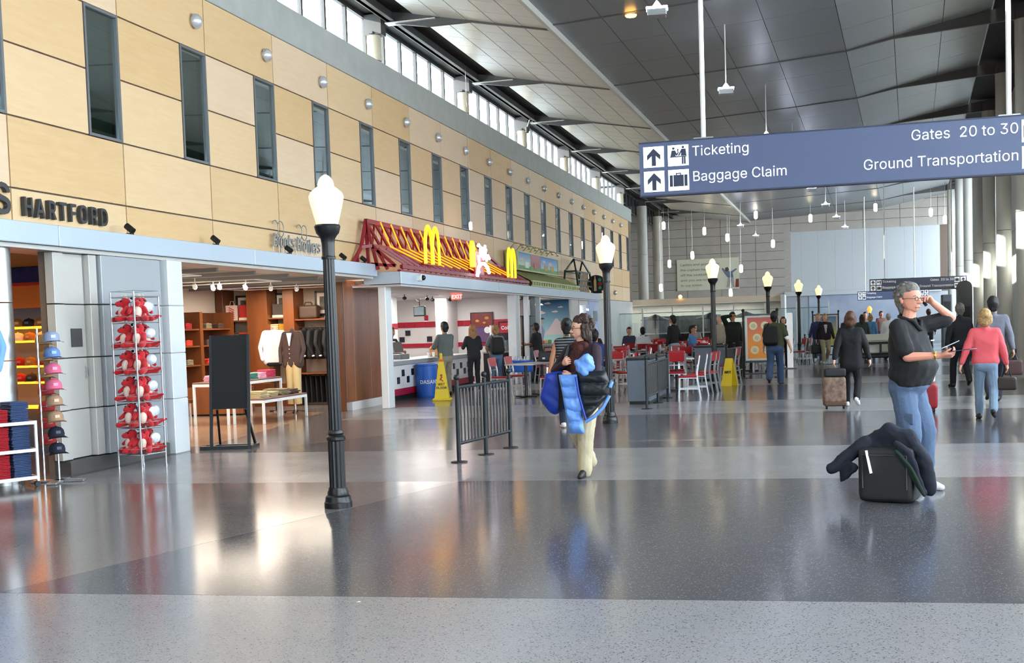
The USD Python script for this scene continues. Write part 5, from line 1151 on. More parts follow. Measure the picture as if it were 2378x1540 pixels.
# ================================================================ CHAIRS AND TABLES
SEATRED = mat('chair_red', (170, 26, 36), .42); SILVER = mat('chair_silver', (214, 216, 220), .25, .85)
def chair(label, loc, rot):
    t = thing('red_chair', label, 'chair', loc, rot, 'red and silver food court chairs')
    MB().box((0, 0, .45), (.40, .40, .035), b=.012).build('seat', SEATRED, t)
    MB().hull([(x, y, z) for x, y0, z in ((-.19, .205, .70), (.19, .205, .70), (-.20, .235, .90), (.20, .235, .90)) for y in (y0 - .012, y0 + .012)]).build('backrest', SEATRED, t)
    for s in (-1, 1):
        m = MB(); P = [(s * .185, .25, 0), (s * .185, .18, .43), (s * .185, .185, .55), (s * .185, .24, .88)]
        for a, b in zip(P[:-1], P[1:]): m.bar(a, b, .028, .045)
        m.build('leg', SILVER, t)
        MB().bar((s * .18, -.19, 0), (s * .18, -.17, .43), .028, .036).build('leg', SILVER, t)
        MB().bar((s * .18, -.18, .2), (s * .185, .21, .2), .018, .024).build('stretcher', SILVER, t)
    MB().lo((-.185, -.185, .415), (.185, .185, .432)).build('seat_frame', SILVER, t); MB().bar((-.185, .2, .62), (.185, .2, .62), .02, .02).build('crossbar', SILVER, t)
    return t
TTOP = mat('table_top_grey', (186, 182, 180), .35)
def table(label, loc, rot, lx, ly):
    t = thing('food_court_table', label, 'table', loc, rot, 'food court tables')
    MB().lo((-lx / 2, -ly / 2, .725), (lx / 2, ly / 2, .755), b=.008).build('table_top', TTOP, t); MB().lo((-lx / 2 - .006, -ly / 2 - .006, .728), (lx / 2 + .006, ly / 2 + .006, .75)).build('edge_band', SILVER, t)
    n = 1 if lx < 1.0 else 2
    for k in range(n):
        x = 0 if n == 1 else (-lx * .28, lx * .28)[k]
        MB().tube([(x, 0, .03), (x, 0, .725)], .035, 10).build('pedestal', BLACK, t)
        MB().bar((x - .24, 0, .02), (x + .24, 0, .02), .05, .03).bar((x, -.26, .02), (x, .26, .02), .05, .03).build('foot', BLACK, t)
    return t
tabs, ch0 = {}, None
def put_table(kind, x, y, rot, label):
    lx, ly = {'four': (.76, .76), 'long': (1.5, .7)}[kind]
    if kind not in tabs: tabs[kind] = table(label, (x, y, 0), rot, lx, ly)
    else: dup(tabs[kind], (x, y, 0), rot, label)
CHAIRS = []
def put_chair(x, y, rot, label):
    global ch0
    CHAIRS.append((x, y, rot))
    if ch0 is None: ch0 = chair(label, (x, y, 0), rot)
    else: dup(ch0, (x, y, 0), rot, label)
def set_of(kind, x, y, rot, where, seats):
    put_table(kind, x, y, rot, 'grey topped food court table %s' % where)
    a = math.radians(rot)
    for k, (dx, dy, r) in enumerate(seats):
        ox, oy = dx * math.cos(a) - dy * math.sin(a), dx * math.sin(a) + dy * math.cos(a)
        side = ('near ' if oy < -.2 else 'far ' if oy > .2 else '') + ('left' if ox < -.2 else 'right' if ox > .2 else 'side')
        put_chair(x + ox, y + oy, rot + r + rng.uniform(-6, 6), 'red chair, %s of the table %s' % (side, where))
S4 = [(0, -.56, 180), (0, .56, 0), (-.56, 0, 90), (.56, 0, -90)]
S2 = [(0, -.62, 180), (0, .62, 0)]
S6 = [(-.4, -.6, 180), (.4, -.6, 180), (-.4, .6, 0), (.4, .6, 0), (-1.05, 0, 90)]
set_of('long', -6.15, 24.6, 78, 'nearest the burger counter, under the black handbag', [(-.4, .62, 0), (.4, .62, 0), (-.4, -.62, 180), (.4, -.62, 180)])
set_of('long', -5.6, 28.2, 82, 'behind the striped sleeveless top', S6[:4])
set_of('four', -3.05, 25.6, 8, 'by the third lamp post, left side', [(-.6, .1, 90), (.0, .62, 0), (0, -.62, 180)])
put_chair(-2.52, 23.05, -82, 'red chair with its back to the aisle, front one of near pair')
put_chair(-2.42, 23.75, -84, 'red chair with its back to the aisle, rear one of near pair')
put_chair(-2.36, 24.75, -100, 'red and silver chair left of the third lamp post, front one of its pair')
put_chair(-2.30, 25.15, -96, 'red and silver chair left of the third lamp post, rear one of its pair')
put_chair(-2.05, 28.2, -100, 'red and silver chair directly behind the yellow folding board')
set_of('four', -3.6, 23.2 + 2.4, 0, 'behind the large planter box', [(-.62, 0, 90), (0, .62, 0)]) if False else None
row = 0
for x, y, w in ((-4.7, 25.5, 'second row, left of the planter box'), (-6.9, 31.0, 'third row, furthest left'), (-5.2, 31.0, 'third row, second from left'), (-3.6, 31.6, 'third row, behind the planter'), (-6.6, 35.0, 'fourth row, furthest left'), (-4.9, 35.2, 'fourth row, second from left'), (-3.2, 35.4, 'fourth row, third from left'), (-1.9, 35.0, 'fourth row, by the orange poster'), (-6.3, 39.2, 'fifth row, furthest left'), (-4.6, 39.4, 'fifth row, second from left'), (-3.0, 39.6, 'fifth row, third from left'), (-1.5, 39.4, 'fifth row, right end'), (-6.0, 43.5, 'sixth row, furthest left'), (-4.4, 43.6, 'sixth row, second from left'), (-2.8, 43.8, 'sixth row, third from left'), (-1.4, 43.8, 'sixth row, right end'), (-6.4, 47.6, 'last row, furthest left'), (-4.6, 47.6, 'last row, second from left'), (-2.8, 47.6, 'last row, third from left'), (-5.9, 33.0, 'row behind the third, left'), (-6.9, 37.2, 'row behind the fourth, furthest left'), (-5.5, 37.3, 'row behind the fourth, second'), (-3.9, 37.5, 'row behind the fourth, third'), (-2.4, 37.6, 'row behind the fourth, right end'), (-5.4, 41.5, 'row behind the fifth, left'), (-3.8, 41.6, 'row behind the fifth, middle'), (-2.2, 41.7, 'row behind the fifth, right')):
    set_of('four', x, y, rng.uniform(-14, 14), 'in the ' + w, S4 if y < 41 and 'behind' not in w else S4[:2])
for k, (x, y, r) in enumerate(((-.55, 38.9, -70), (-.35, 39.6, -80), (-.15, 45.9, -60))): put_chair(x, y, r, 'red and silver chair alone near the fifth lamp post, %s from the camera' % ORD[k])
# small things on tables
def small(name, label, cat, loc, fn, group=None):
    t = thing(name, label, cat, loc, 0, group); fn(t); return t
def cupf(t): MB().lathe([(0, 0), (.032, 0), (.044, .13), (0, .13)], 12).build('cup', WHITE, t, smooth=40); MB().lathe([(0, .131), (.046, .131), (.046, .14), (0, .142)], 12).build('lid', TILE_R, t)
def trayf(t): MB().lo((-.2, -.14, 0), (.2, .14, .015), b=.005).build('tray', mat('tray_brown', (120, 70, 60), .5), t); MB().lo((-.08, -.06, .0155), (.08, .06, .07), b=.01).build('food_box', mat('food_box', (232, 200, 150), .6), t)
for k, (x, y, w) in enumerate(((-5.2, 31.1, 'third row second'), (-3.5, 31.6, 'third row planter'), (-4.8, 35.1, 'fourth row second'), (-3.2, 35.4, 'fourth row third'), (-6.5, 35.0, 'fourth row left'), (-4.6, 39.4, 'fifth row second'), (-3.0, 39.6, 'fifth row third'))):
    small('paper_cup', 'paper cup with red lid on the %s table' % w, 'cup', (x + .12, y, .756), cupf); small('food_tray', 'brown tray with food box on the %s table' % w, 'tray', (x - .1, y - .1, .756), trayf)
t = thing('handbag', 'black leather handbag standing on the long table near the burger counter', 'bag', (-5.95, 25.2, .756), 10)
MB().mesh(smooth_man([m3.Manifold.batch_hull([sph((s * .19, q * .06, z), .035) for s in (-1, 1) for q in (-1, 1) for z in (.036, .2)])], .03)).build('body', mat('bag_black', (30, 32, 38), .35), t, smooth=True)
MB().tube([(-.1, 0, .22), (-.08, 0, .33), (.08, 0, .33), (.1, 0, .22)], .012, 6).build('handle', BLACK, t)
for s in (-1, 1): MB().lo((s * .1 - .03, -.10, .06), (s * .1 + .03, -.085, .10)).build('buckle', CHROME, t)
# ================================================================ POSTER STANDS
def poster(label, loc, rot, w, h, top, bot, tone):
    t = thing('poster_stand', label, 'poster stand', loc, rot)
    for s in (-1, 1):
        MB().tube([(s * w / 2, 0, 0), (s * w / 2, 0, h)], .03, 10).ball((s * w / 2, 0, h + .02), .045, 2).build('post', BLACK, t, smooth=30); MB().lo((s * w / 2 - .05, -.25, 0), (s * w / 2 + .05, .25, .03)).build('foot', BLACK, t)
    MB().lo((-w / 2, -.02, .42), (w / 2, .02, .47)).lo((-w / 2, -.02, h - .12), (w / 2, .02, h - .08)).lo((-w / 2, -.02, .1), (w / 2, .02, .14)).build('rail', BLACK, t)
    x, z0, z1 = w / 2 - .04, .48, h - .125
    m = MB()
    for a, b in (((-x, z0), (x, z0 + .05)), ((-x, z1 - .05), (x, z1)), ((-x, z0 + .05), (-x + .06, z1 - .05)), ((x - .06, z0 + .05), (x, z1 - .05))): m.lo((a[0], -.035, a[1]), (b[0], .03, b[1]))
    m.build('frame', mat('poster_frame', (214, 212, 204), .4), t)
    n = {'g': ('texture_coordinate', {}), 's': ('separate_xyz', {}), 'r': ('rgb_ramp', {'ramp': [(0.0, lin(bot)), (.4, lin(bot)), (1.0, lin(top))]}), 'm': ('map_range', {'from_min': z0, 'from_max': z1}), 'p': ('principled_bsdf', {'roughness': .35})}
    pm = usdkit.material(stage, '/World/Looks/poster_' + tone, n, [('g.object', 's.vector'), ('s.z', 'm.value'), ('m.result', 'r.fac'), ('r.color', 'p.base_color')], surface='p.BSDF')
    MB().lo((-x + .06, -.02, z0 + .05), (x - .06, .02, z1 - .05)).build('print', pm, t)
    return t, x, z0, z1
t, x, z0, z1 = poster('white framed red and orange poster stand with round cream discs', (-1.40, 30.7, 0), 12, .90, 1.80, (196, 60, 70), (250, 150, 20), 'orange')
DISC = mat('poster_disc', (240, 226, 186), .5); DISC2 = mat('poster_disc_in', (214, 200, 150), .5)
for a, b in ((-.19, .86), (.12, .86), (-.1, .56), (.2, .56), (-.16, .26), (.14, .26)):
    zz = z0 + b * (z1 - z0) * .9; MB().lathe([(0, 0), (.11, 0), (.11, .004), (0, .004)], 22, rotx(PI / 2), (a, -.021, zz)).build('disc', DISC, t); MB().lathe([(0, .0045), (.06, .0045), (.06, .007), (0, .007)], 18, rotx(PI / 2), (a, -.021, zz)).build('disc_centre', DISC2, t)
t, x, z0, z1 = poster('blue and yellow poster stand far down the hall', (.42, 45.2, 0), 10, .98, 1.78, (50, 130, 210), (230, 220, 120), 'blue')
for k, (x, y, w) in enumerate(((-.95, 35.3, 'white standing sign behind the olive shirted backpacker'),)):
    t = thing('totem_sign', w, 'sign', (-.75, 36.2, 0)); MB().lo((-.09, -.06, 0), (.09, .06, 1.75), b=.02).build('totem', SIGNW, t); MB().lo((-.2, -.15, 0), (.2, .15, .03)).build('base', FRAME, t)
# ================================================================ FAR RESTAURANT FRONT AND GLASS SCREEN
YS = 52.0
t = thing('glass_screen', 'long clear glass screen with slim white posts behind the food court seating', 'screen', (0, YS, 0))
xs = [-9.1 + 1.39 * k for k in range(8)]
for x in xs: MB().lo((x - .03, -.04, 0), (x + .03, .04, 2.30)).build('post', mat('screen_post', (214, 214, 206), .4), t)
for a, b in zip(xs[:-1], xs[1:]): MB().lo((a + .032, -.006, .12), (b - .032, .006, 2.02)).build('pane', GLASS_CLEAR, t)
MB().lo((xs[0], -.02, 2.022), (xs[-1], .02, 2.05)).build('top_rail', FRAME, t)
t = thing('wall_restaurant', kind='structure')
KGREY = mat('kitchen_grey', (196, 196, 184), .45, noise=(.6, 2), color2=(180, 182, 172))
MB().lo((-12.8, 58.0, 0), (-1.6, 58.2, 2.45)).build('front_wall', KGREY, t)
MB().lo((-12.8, 57.3, 2.46), (-1.6, 60.4, 2.78)).build('fascia', mat('fascia_tan', (214, 196, 172), .5), t)
MB().lo((-1.59, 57.0, 0), (-1.4, 60.4, 2.78)).build('end_wall', PLASTER, t)
for x0, x1 in ((-8.6, -7.2), (-7.0, -4.6)): MB().lo((x0, 57.9, .4), (x1, 57.99, 1.9)).build('dark_opening', mat('kitchen_dark', (40, 44, 46), .4), t)
for x0, x1, z in ((-9.4, -8.7, 1.6), (-4.4, -2.6, 1.5)): MB().lo((x0, 57.9, .3), (x1, 57.99, z)).build('steel_panel', STEEL, t)
for k, x in enumerate((-7.6, -4.9, -3.2)):
    u = thing('market_umbrella', 'dark folded canopy umbrella behind the glass screen, %s from the left' % ORD[k], 'umbrella', (x, 55.5, 0)); MB().lathe([(0, 2.0), (.75, 1.72), (.72, 1.70), (0, 1.95)], 10).build('canopy', BLACKMATTE, u); MB().tube([(0, 0, 0), (0, 0, 2.0)], .03, 8).build('pole', BLACK, u); MB().lathe([(0, 0), (.25, 0), (.22, .06), (0, .06)], 16).build('base', BLACK, u)
t = thing('recessed_downlight', 'small amber globe light on the restaurant fascia', 'light', (-6.55, 57.26, 2.86)); MB().ball((0, 0, 0), .10, 2).build('globe', mat('amber_glow', (255, 190, 90), .4, emit=2.5), t); MB().lo((-.03, 0, -.085), (.03, .08, -.0)).build('bracket', BLACK, t)
ceiling_lamp((-6.0, 56.8, 2.45), 7.0, .5, 5, 'long ceiling light under the far restaurant fascia', (1, .97, .92))
t = thing('serving_counter', 'dark serving counter in front of the far restaurant', 'counter', (-6.0, 56.6, 0)); MB().lo((-2.5, -.3, 0), (2.5, .3, 1.0)).build('body', BLACKMATTE, t); MB().lo((-2.55, -.35, 1.0), (2.55, .35, 1.05)).build('top', STEEL, t)
# far right: kiosks and doorway
t = thing('kiosk', 'dark arched doorway kiosk between the right hand columns', 'kiosk', (5.25, 43.5, 0)); MB().prism(unary_union([sbox(-.24, 0, .24, 2.5), circ(0, 2.5, .24)]), .5, TO_HALL, (0, .25, 0)).build('shell', mat('kiosk_dark', (56, 58, 64), .5), t); MB().lo((-.16, -.27, .9), (.16, -.252, 1.8)).build('screen', BLACK, t)
t = thing('phone_booth', 'dark wall telephone stand by the far columns', 'kiosk', (5.6, 52.5, 0)); MB().lo((-.2, -.3, 0), (.2, .3, 2.4), b=.03).build('body', mat('kiosk_dark', (56, 58, 64), .5), t); MB().lo((-.14, -.31, 1.1), (.14, -.302, 2.1)).build('panel', BLACK, t)
t = thing('passage_cart', 'dark electric passenger cart with pale seats beyond the person in the black coat', 'cart', (1.9, 36.5, 0), 4)
MB().lo((-.75, -.5, .28), (.75, 1.3, .42), b=.03).build('deck', BLACK, t); MB().lo((-.7, -.1, .42), (.7, .3, .78), b=.04).lo((-.7, .26, .78), (.7, .40, 1.0), b=.03).build('rear_seat', mat('cart_pale', (206, 206, 196), .5), t); MB().lo((-.62, .9, .42), (.62, 1.25, .85), b=.04).build('front_cowl', BLACK, t)
MB().lo((-.75, -.55, .7), (.75, -.50, .78)).lo((-.75, -.55, .42), (-.70, -.50, .78)).lo((.70, -.55, .42), (.75, -.5, .78)).lo((-.03, -.55, .42), (.03, -.5, .78)).build('rear_rail', BLACK, t)
for s in (-1, 1):
    for y in (-.25, 1.05): MB().lathe([(0, -.06), (.2, -.06), (.22, -.03), (.22, .03), (.2, .06), (0, .06)], 20, roty(PI / 2), (s * .68, y, .22)).build('wheel', BLACKMATTE, t, smooth=40)
MB().lo((-.5, -.46, .421), (-.02, -.15, .75), b=.03).build('white_case', WHITE, t)
# ================================================================ PEOPLE
SKIN = {'light': mat('skin_light', (226, 172, 146), .5), 'ruddy': mat('skin_ruddy', (218, 150, 126), .5), 'tan': mat('skin_tan', (190, 132, 100), .5), 'dark': mat('skin_dark', (104, 70, 52), .5)}
HAIRC = {'brown': (66, 42, 32), 'grey': (128, 122, 114), 'blonde': (206, 162, 104), 'black': (26, 22, 22), 'auburn': (96, 56, 36), 'white': (206, 202, 196), 'honey': (176, 124, 72)}
def hairm(c): return mat('hair_' + c, HAIRC[c], .6, noise=(45, 3), color2=tuple(x * .6 for x in HAIRC[c]))
def cloth(name, c, rough=.85, bump=(35, .2)): return mat('fabric_' + name, c, rough, bump=bump)
def wrinkle(t, amp, scale, seed):
    n = t.vertex_normals; v = np.asarray(t.vertices); d = meshkit.fbm(v * np.array([scale, scale, scale * .55]), 3, seed) - .5; r_ = meshkit.fbm(v @ np.array([[.8, 0, .6], [0, 1, 0], [-.6, 0, .8]]) * np.array([scale * .5, scale * .5, scale * 2.2]), 2, seed + 9) - .5; d = d + .55 * r_
    t.vertices = t.vertices + n * (d * 2 * amp)[:, None]; return t
def ik(a, tgt, l1, l2, pole):
    a, tgt, pole = np.asarray(a, float), np.asarray(tgt, float), np.asarray(pole, float)
    d = tgt - a; L = min(np.linalg.norm(d), (l1 + l2) * .995); u = unit(d)
    x = (l1 * l1 - l2 * l2 + L * L) / (2 * L); hgt = math.sqrt(max(l1 * l1 - x * x, 1e-6))
    p = unit(pole - u * (pole @ u)); return a + u * x + p * hgt, a + u * L
def tri_hull(pts): return m3.Manifold.batch_hull([sph(p, r, 10) for p, r in pts])
def hand_parts(w, f, n, curl=.45, s=1.0, side=1):
    """Palm, four separate fingers and a thumb; f along the hand, n the way the palm faces."""
    w, f = np.asarray(w, float), unit(f); n = unit(np.asarray(n, float) - f * (np.asarray(n, float) @ f)); q = np.cross(f, n) * side
    P = [tri_hull([(w + f * .01, .024 * s), (w + f * .085 * s + q * .030 * s, .014 * s), (w + f * .08 * s - q * .030 * s, .014 * s), (w + f * .03 * s + q * .022 * s, .018 * s)])]
    for i, (o, L) in enumerate(((.031, .066), (.011, .075), (-.010, .070), (-.030, .054))):
        b = w + f * .088 * s + q * o * s; d1 = math.cos(curl) * f + math.sin(curl) * n; d2 = math.cos(curl * 2.2) * f + math.sin(curl * 2.2) * n
        m_ = b + d1 * L * .52 * s; e = m_ + d2 * L * .48 * s
        P += [bone(b, .0098 * s, m_, .0088 * s, 8), bone(m_, .0088 * s, e, .0072 * s, 8)]
    b = w + f * .03 * s + q * .026 * s; m_ = b + unit(f * .7 + q * .6 + n * .35) * .042 * s; e = m_ + unit(f * .9 + q * .05 + n * .5) * .034 * s
    return P + [bone(b, .0135 * s, m_, .0105 * s, 8), bone(m_, .0105 * s, e, .0085 * s, 8)]
def person(label, loc, R, h=1.7, skin='light', hair=('short', 'brown'), top=('shirt', (60, 60, 60), 'long', .92), legs=(60, 70, 100), shoe=(24, 24, 24), pose=None, b=1.0, belly=0.0, detail=False, name=None, extra=None, inner=None):
    P = dict(handR=(.26, .06, .86), handL=(-.26, .06, .86), footR=(.10, .0, 0), footL=(-.10, .0, 0), yaw=0, pitch=0, sit=None, lean=0.0, curl=.45, nR=None, nL=None, eR=None, eL=None)
    P.update(pose or {})
    s = h / 1.75; a = math.radians(R); key = name or ('p%d' % len(PEOPLE)); PEOPLE.append(key)
    t = thing('person', label, 'person', loc, R)
    back = rotz(-a)
    def loc3(p): return np.asarray(p, float)          # targets are in the person's own frame, metres at 1.75 m
    hipz = .93 if P['sit'] is None else P['sit'] / s + .15
    ln = P['lean']; sh = np.array([0, math.sin(ln) * .5, 0]); dz = hipz - .93
    T = lambda x, y, z: np.array([x, y, z + dz]) + sh * max(0, (z - .93) / .5)
    edge = .018 if detail else .04
    it = 7
    # joints
    S = {k: T(k * .165 * (1 + .25 * (b - 1)), 0, 1.40) for k in (-1, 1)}
    Hd = {1: loc3(P['handR']), -1: loc3(P['handL'])}
    El, Wr = {}, {}
    for k in (-1, 1):
        pole = P['eR'] if k == 1 else P['eL']
        El[k], Wr[k] = ik(S[k], Hd[k], .285, .255, pole if pole is not None else (k * .5, -.8, -.35))
    Hp = {k: np.array([k * .088, 0, hipz - .02]) for k in (-1, 1)}
    Ft = {1: loc3(P['footR']), -1: loc3(P['footL'])}
    Kn, An = {}, {}
    for k in (-1, 1): AT = Ft[k] + np.array([0, 0, .085]); LL = max(.835, np.linalg.norm(AT - Hp[k]) * 1.006) if P['sit'] is None else .855; Kn[k], An[k] = ik(Hp[k], AT, LL * .503, LL * .497, (k * .12, 1, .25))
    # head frame
    yw, pt = math.radians(P['yaw']), math.radians(P['pitch'])
    HR = rotz(yw) @ rotx(pt); O = T(0, .02, 1.545); hp = lambda x, y, z: O + HR @ np.array([x, y, z])
    sk = [bone(T(0, -.005, 1.40), .062, O + HR @ np.array([0, .0, .0]), .054), tri_hull([(hp(0, -.015, .125), .088), (hp(0, -.035, .11), .082), (hp(0, .03, .12), .074), (hp(0, .045, .06), .055), (hp(0, .055, .005), .030), (hp(.035, .02, .03), .035), (hp(-.035, .02, .03), .035)]),
          tri_hull([(hp(0, .095, .085), .010), (hp(0, .118, .055), .012), (hp(.013, .10, .05), .009), (hp(-.013, .10, .05), .009)])]
    for k in (-1, 1): sk.append(tri_hull([(hp(k * .083, -.01, .09), .012), (hp(k * .082, -.012, .06), .009), (hp(k * .09, -.022, .095), .008)]))
    sk += [tri_hull([(hp(.022, .088, .018), .008), (hp(-.022, .088, .018), .008), (hp(0, .096, .022), .009)])]
    for k in (-1, 1):
        sk += [bone(S[k], .05, El[k], .042), bone(El[k], .042, Wr[k], .028)]
        f = unit(Wr[k] - El[k]); n = P['nR'] if k == 1 else P['nL']
        sk += hand_parts(Wr[k], f, n if n is not None else (-k, .15, 0), P['curl'], 1.0, k)
        sk += [bone(Hp[k], .07, Kn[k], .05), bone(Kn[k], .05, An[k], .036), bone(An[k], .034, An[k] + np.array([0, .05, -.045]), .022)]
    sk += [tri_hull([(S[1], .045), (S[-1], .045), (T(.07, 0, 1.0), .07), (T(-.07, 0, 1.0), .07)]), tri_hull([(T(.07, 0, 1.0), .07), (T(-.07, 0, 1.0), .07), (Hp[1], .07), (Hp[-1], .07)])]
    sc = np.eye(3) * s
    def out(M, nm, m, wr=0.0, par=None, e=None, lab=None):
        k = smooth_man(M, e or edge, it)
        if wr: wrinkle(k, wr, 9.0, len(PEOPLE))
        return MB().mesh(k, sc).build(nm, m, par or t, smooth=True, label=lab)
    out(sk, 'body', SKIN[skin], e=min(edge, .03))
    # top
    kind, col, slv, hem = top
    g = {'shirt': 1.0, 'jacket': 1.10, 'coat': 1.16}[kind] * b
    tm = col if not isinstance(col, tuple) else cloth(key + '_top', col)
    C = [tri_hull([(T(.15, -.005, 1.395), .066 * g), (T(-.15, -.005, 1.395), .066 * g), (T(.09, .012, 1.26), .115 * g), (T(-.09, .012, 1.26), .115 * g)]),
         tri_hull([(T(.09, .012, 1.26), .115 * g), (T(-.09, .012, 1.26), .115 * g), (T(.075, .012 + belly * .5, 1.07), (.108 + belly * .5) * g), (T(-.075, .012 + belly * .5, 1.07), (.108 + belly * .5) * g)])]
    hz = hem if P['sit'] is None else max(hem, .90)
    C.append(tri_hull([(T(.075, .012 + belly * .5, 1.07), (.108 + belly * .5) * g), (T(-.075, .012 + belly * .5, 1.07), (.108 + belly * .5) * g), (T(.085, belly * .35, hz + .04), (.112 + belly * .3) * g), (T(-.085, belly * .35, hz + .04), (.112 + belly * .3) * g)]))
    C.append(bone(T(0, -.005, 1.43), .072 * g, T(0, .0, 1.462), .064 if kind == 'shirt' else .074))
    for k in (-1, 1):
        if slv == 'long': C += [bone(S[k], .066 * g, El[k], .056 * g), bone(El[k], .056 * g, Wr[k] + (El[k] - Wr[k]) * .06, .041 * g)]
        elif slv == 'short': C += [bone(S[k], .068 * g, S[k] + (El[k] - S[k]) * .78, .064 * g)]
        elif slv == 'elbow': C += [bone(S[k], .068 * g, El[k], .058 * g), bone(El[k], .058 * g, El[k] + (Wr[k] - El[k]) * .25, .052)]
        else: C += [bone(S[k] * np.array([.9, 1, 1]), .058, T(k * .1, 0, 1.40), .06)]
    C[0] = C[0]
    out(C, {'shirt': 'shirt', 'jacket': 'jacket', 'coat': 'coat'}[kind], tm, .013 if detail else .010)
    if inner:
        MB().mesh(smooth_man([tri_hull([(T(.035, .10 * g, 1.36), .03), (T(-.035, .10 * g, 1.36), .03), (T(0, .125 * g, 1.10), .022)])], .05, 3), sc).build('inner_shirt', cloth(key + '_in', inner), t, smooth=True)
    # trousers
    lm = legs if not isinstance(legs, tuple) else cloth(key + '_legs', legs)
    tb = b * .96; fw = P.get('flare', 1.0)
    L = [tri_hull([(np.array([.08, belly * .25, hipz + .03]), (.112 + belly * .25) * tb), (np.array([-.08, belly * .25, hipz + .03]), (.112 + belly * .25) * tb), (np.array([.085, -.02, hipz - .06]), .105 * tb), (np.array([-.085, -.02, hipz - .06]), .105 * tb)])]
    for k in (-1, 1):
        dn = unit(An[k] - Kn[k]); L += [bone(Hp[k] + np.array([0, -.01, -.03]), .098 * tb, Kn[k], .074 * tb * fw), bone(Kn[k], .074 * tb * fw, An[k] + dn * .01, .064 * tb * fw)]
    out(L, 'trousers', lm, .015 if detail else .011)
    for k in (-1, 1):
        A = An[k]; lift = max(0.0, Ft[k][2]); dr = np.array([k * .12, 1.0, -min(.9, lift * 4)]); dr = unit(dr)
        pts = [(A + np.array([0, 0, -.048]) - dr * .055, .037), (A + np.array([0, 0, -.05]) + dr * .06, .038), (A + np.array([k * .008, 0, -.058]) + dr * .155, .03), (A + np.array([0, -.01, -.0]), .045)]
        MB().mesh(smooth_man([tri_hull(pts)], .03, 4), sc).build('shoe', shoe if not isinstance(shoe, tuple) else cloth(key + '_shoe', shoe, .5, None), t, smooth=True)
    # hair
    st, hc = hair
    if st != 'bald':
        Hh = [tri_hull([(hp(0, -.025, .145), .092), (hp(0, -.045, .115), .089), (hp(0, .02, .165), .070)]), tri_hull([(hp(0, -.045, .115), .089), (hp(.045, -.06, .06), .045), (hp(-.045, -.06, .06), .045)]), tri_hull([(hp(.04, -.062, .06), .042), (hp(-.04, -.062, .06), .042), (hp(.025, -.055, .0), .036), (hp(-.025, -.055, .0), .036)])]
        for k in (-1, 1): Hh.append(tri_hull([(hp(k * .070, -.01, .14), .024), (hp(k * .074, .0, .105), .014)]))
        if st in ('long', 'bob', 'curly'):
            low = {'long': -.14, 'bob': -.02, 'curly': -.05}[st]
            Hh += [tri_hull([(hp(k * .055, -.045, .10), .055), (hp(k * .06, -.055, low + .04), .05), (hp(0, -.075, low), .055)]) for k in (-1, 1)]
            Hh += [tri_hull([(hp(k * .076, .0, .12), .026), (hp(k * .082, -.015, low + .05), .028)]) for k in (-1, 1)]
        if st == 'bun': Hh.append(sph(hp(0, -.13, .15), .05))
        if st == 'cap': Hh.append(tri_hull([(hp(.05, .08, .15), .012), (hp(-.05, .08, .15), .012), (hp(.03, .15, .135), .01), (hp(-.03, .15, .135), .01)]))
        if st in ('curly',) or detail:
            r2 = random.Random(5 + len(PEOPLE))
            for q in range(70 if st == 'curly' else 46):
                th, ph = r2.uniform(0, 2 * PI), r2.uniform(-.6 if st == 'curly' else -.15, 1.5)
                d = np.array([math.cos(th) * math.cos(ph), math.sin(th) * math.cos(ph), math.sin(ph)])
                if d[1] > .25 and d[2] < .55: continue
                Hh.append(sph(hp(*(d * np.array([.092, .10, .10]) * (1.06 if st == 'curly' else 1) + np.array([0, -.03, .125]))), r2.uniform(.016, .034) if st == 'curly' else r2.uniform(.014, .026), 8))
        k = smooth_man(Hh, .022 if detail else .03, 2); wrinkle(k, .013 if st == 'curly' else .006, 42, 3)
        MB().mesh(k, sc).build('hair', hairm(hc), t, smooth=True)
    if detail:
        for k in (-1, 1):
            MB().ball(s * hp(k * .031, .080, .088), .0115 * s, 2).build('eye', WHITE, t, smooth=True); MB().ball(s * hp(k * .031, .0885, .088), .0058 * s, 1).build('iris', BLACK, t, smooth=True)
            MB().tube([s * hp(k * .014, .094, .108), s * hp(k * .032, .092, .114), s * hp(k * .05, .08, .107)], .0042 * s, 6).build('eyebrow', hairm(hc), t)
        MB().tube([s * hp(-.022, .089, .017), s * hp(-.008, .0975, .021), s * hp(.008, .0975, .021), s * hp(.022, .089, .017)], .0042 * s, 6).build('lips', mat('lips', (176, 104, 96), .5), t)
    J = dict(hp=lambda *q: s * hp(*q), T=lambda *q: s * T(*q), S={k: s * v for k, v in S.items()}, E={k: s * v for k, v in El.items()}, W={k: s * v for k, v in Wr.items()}, K={k: s * v for k, v in Kn.items()}, A={k: s * v for k, v in An.items()}, s=s, thing=t)
    if extra: extra(J)
    return t, J
PEOPLE = []
def glasses(J):
    hp, t, s = J['hp'], J['thing'], J['s']; m = MB()
    for k in (-1, 1):
        m.tube([hp(k * .032 + .022 * math.cos(q), .106 - .004 * abs(math.cos(q)), .086 + .016 * math.sin(q)) for q in np.linspace(0, 2 * PI, 15)[:-1]], .0022 * s, 5, True)
        m.tube([hp(k * .054, .102, .09), hp(k * .080, .04, .094), hp(k * .088, -.02, .088)], .0022 * s, 5)
    m.tube([hp(-.011, .107, .089), hp(0, .112, .092), hp(.011, .107, .089)], .0022 * s, 5); m.build('glasses', mat('glasses_wire', (70, 60, 56), .3, .7), t)
def rounded(pts, edge=.035, it=5): return smooth_man([m3.Manifold.batch_hull([sph(p, r, 10) for p, r in pts])], edge, it)
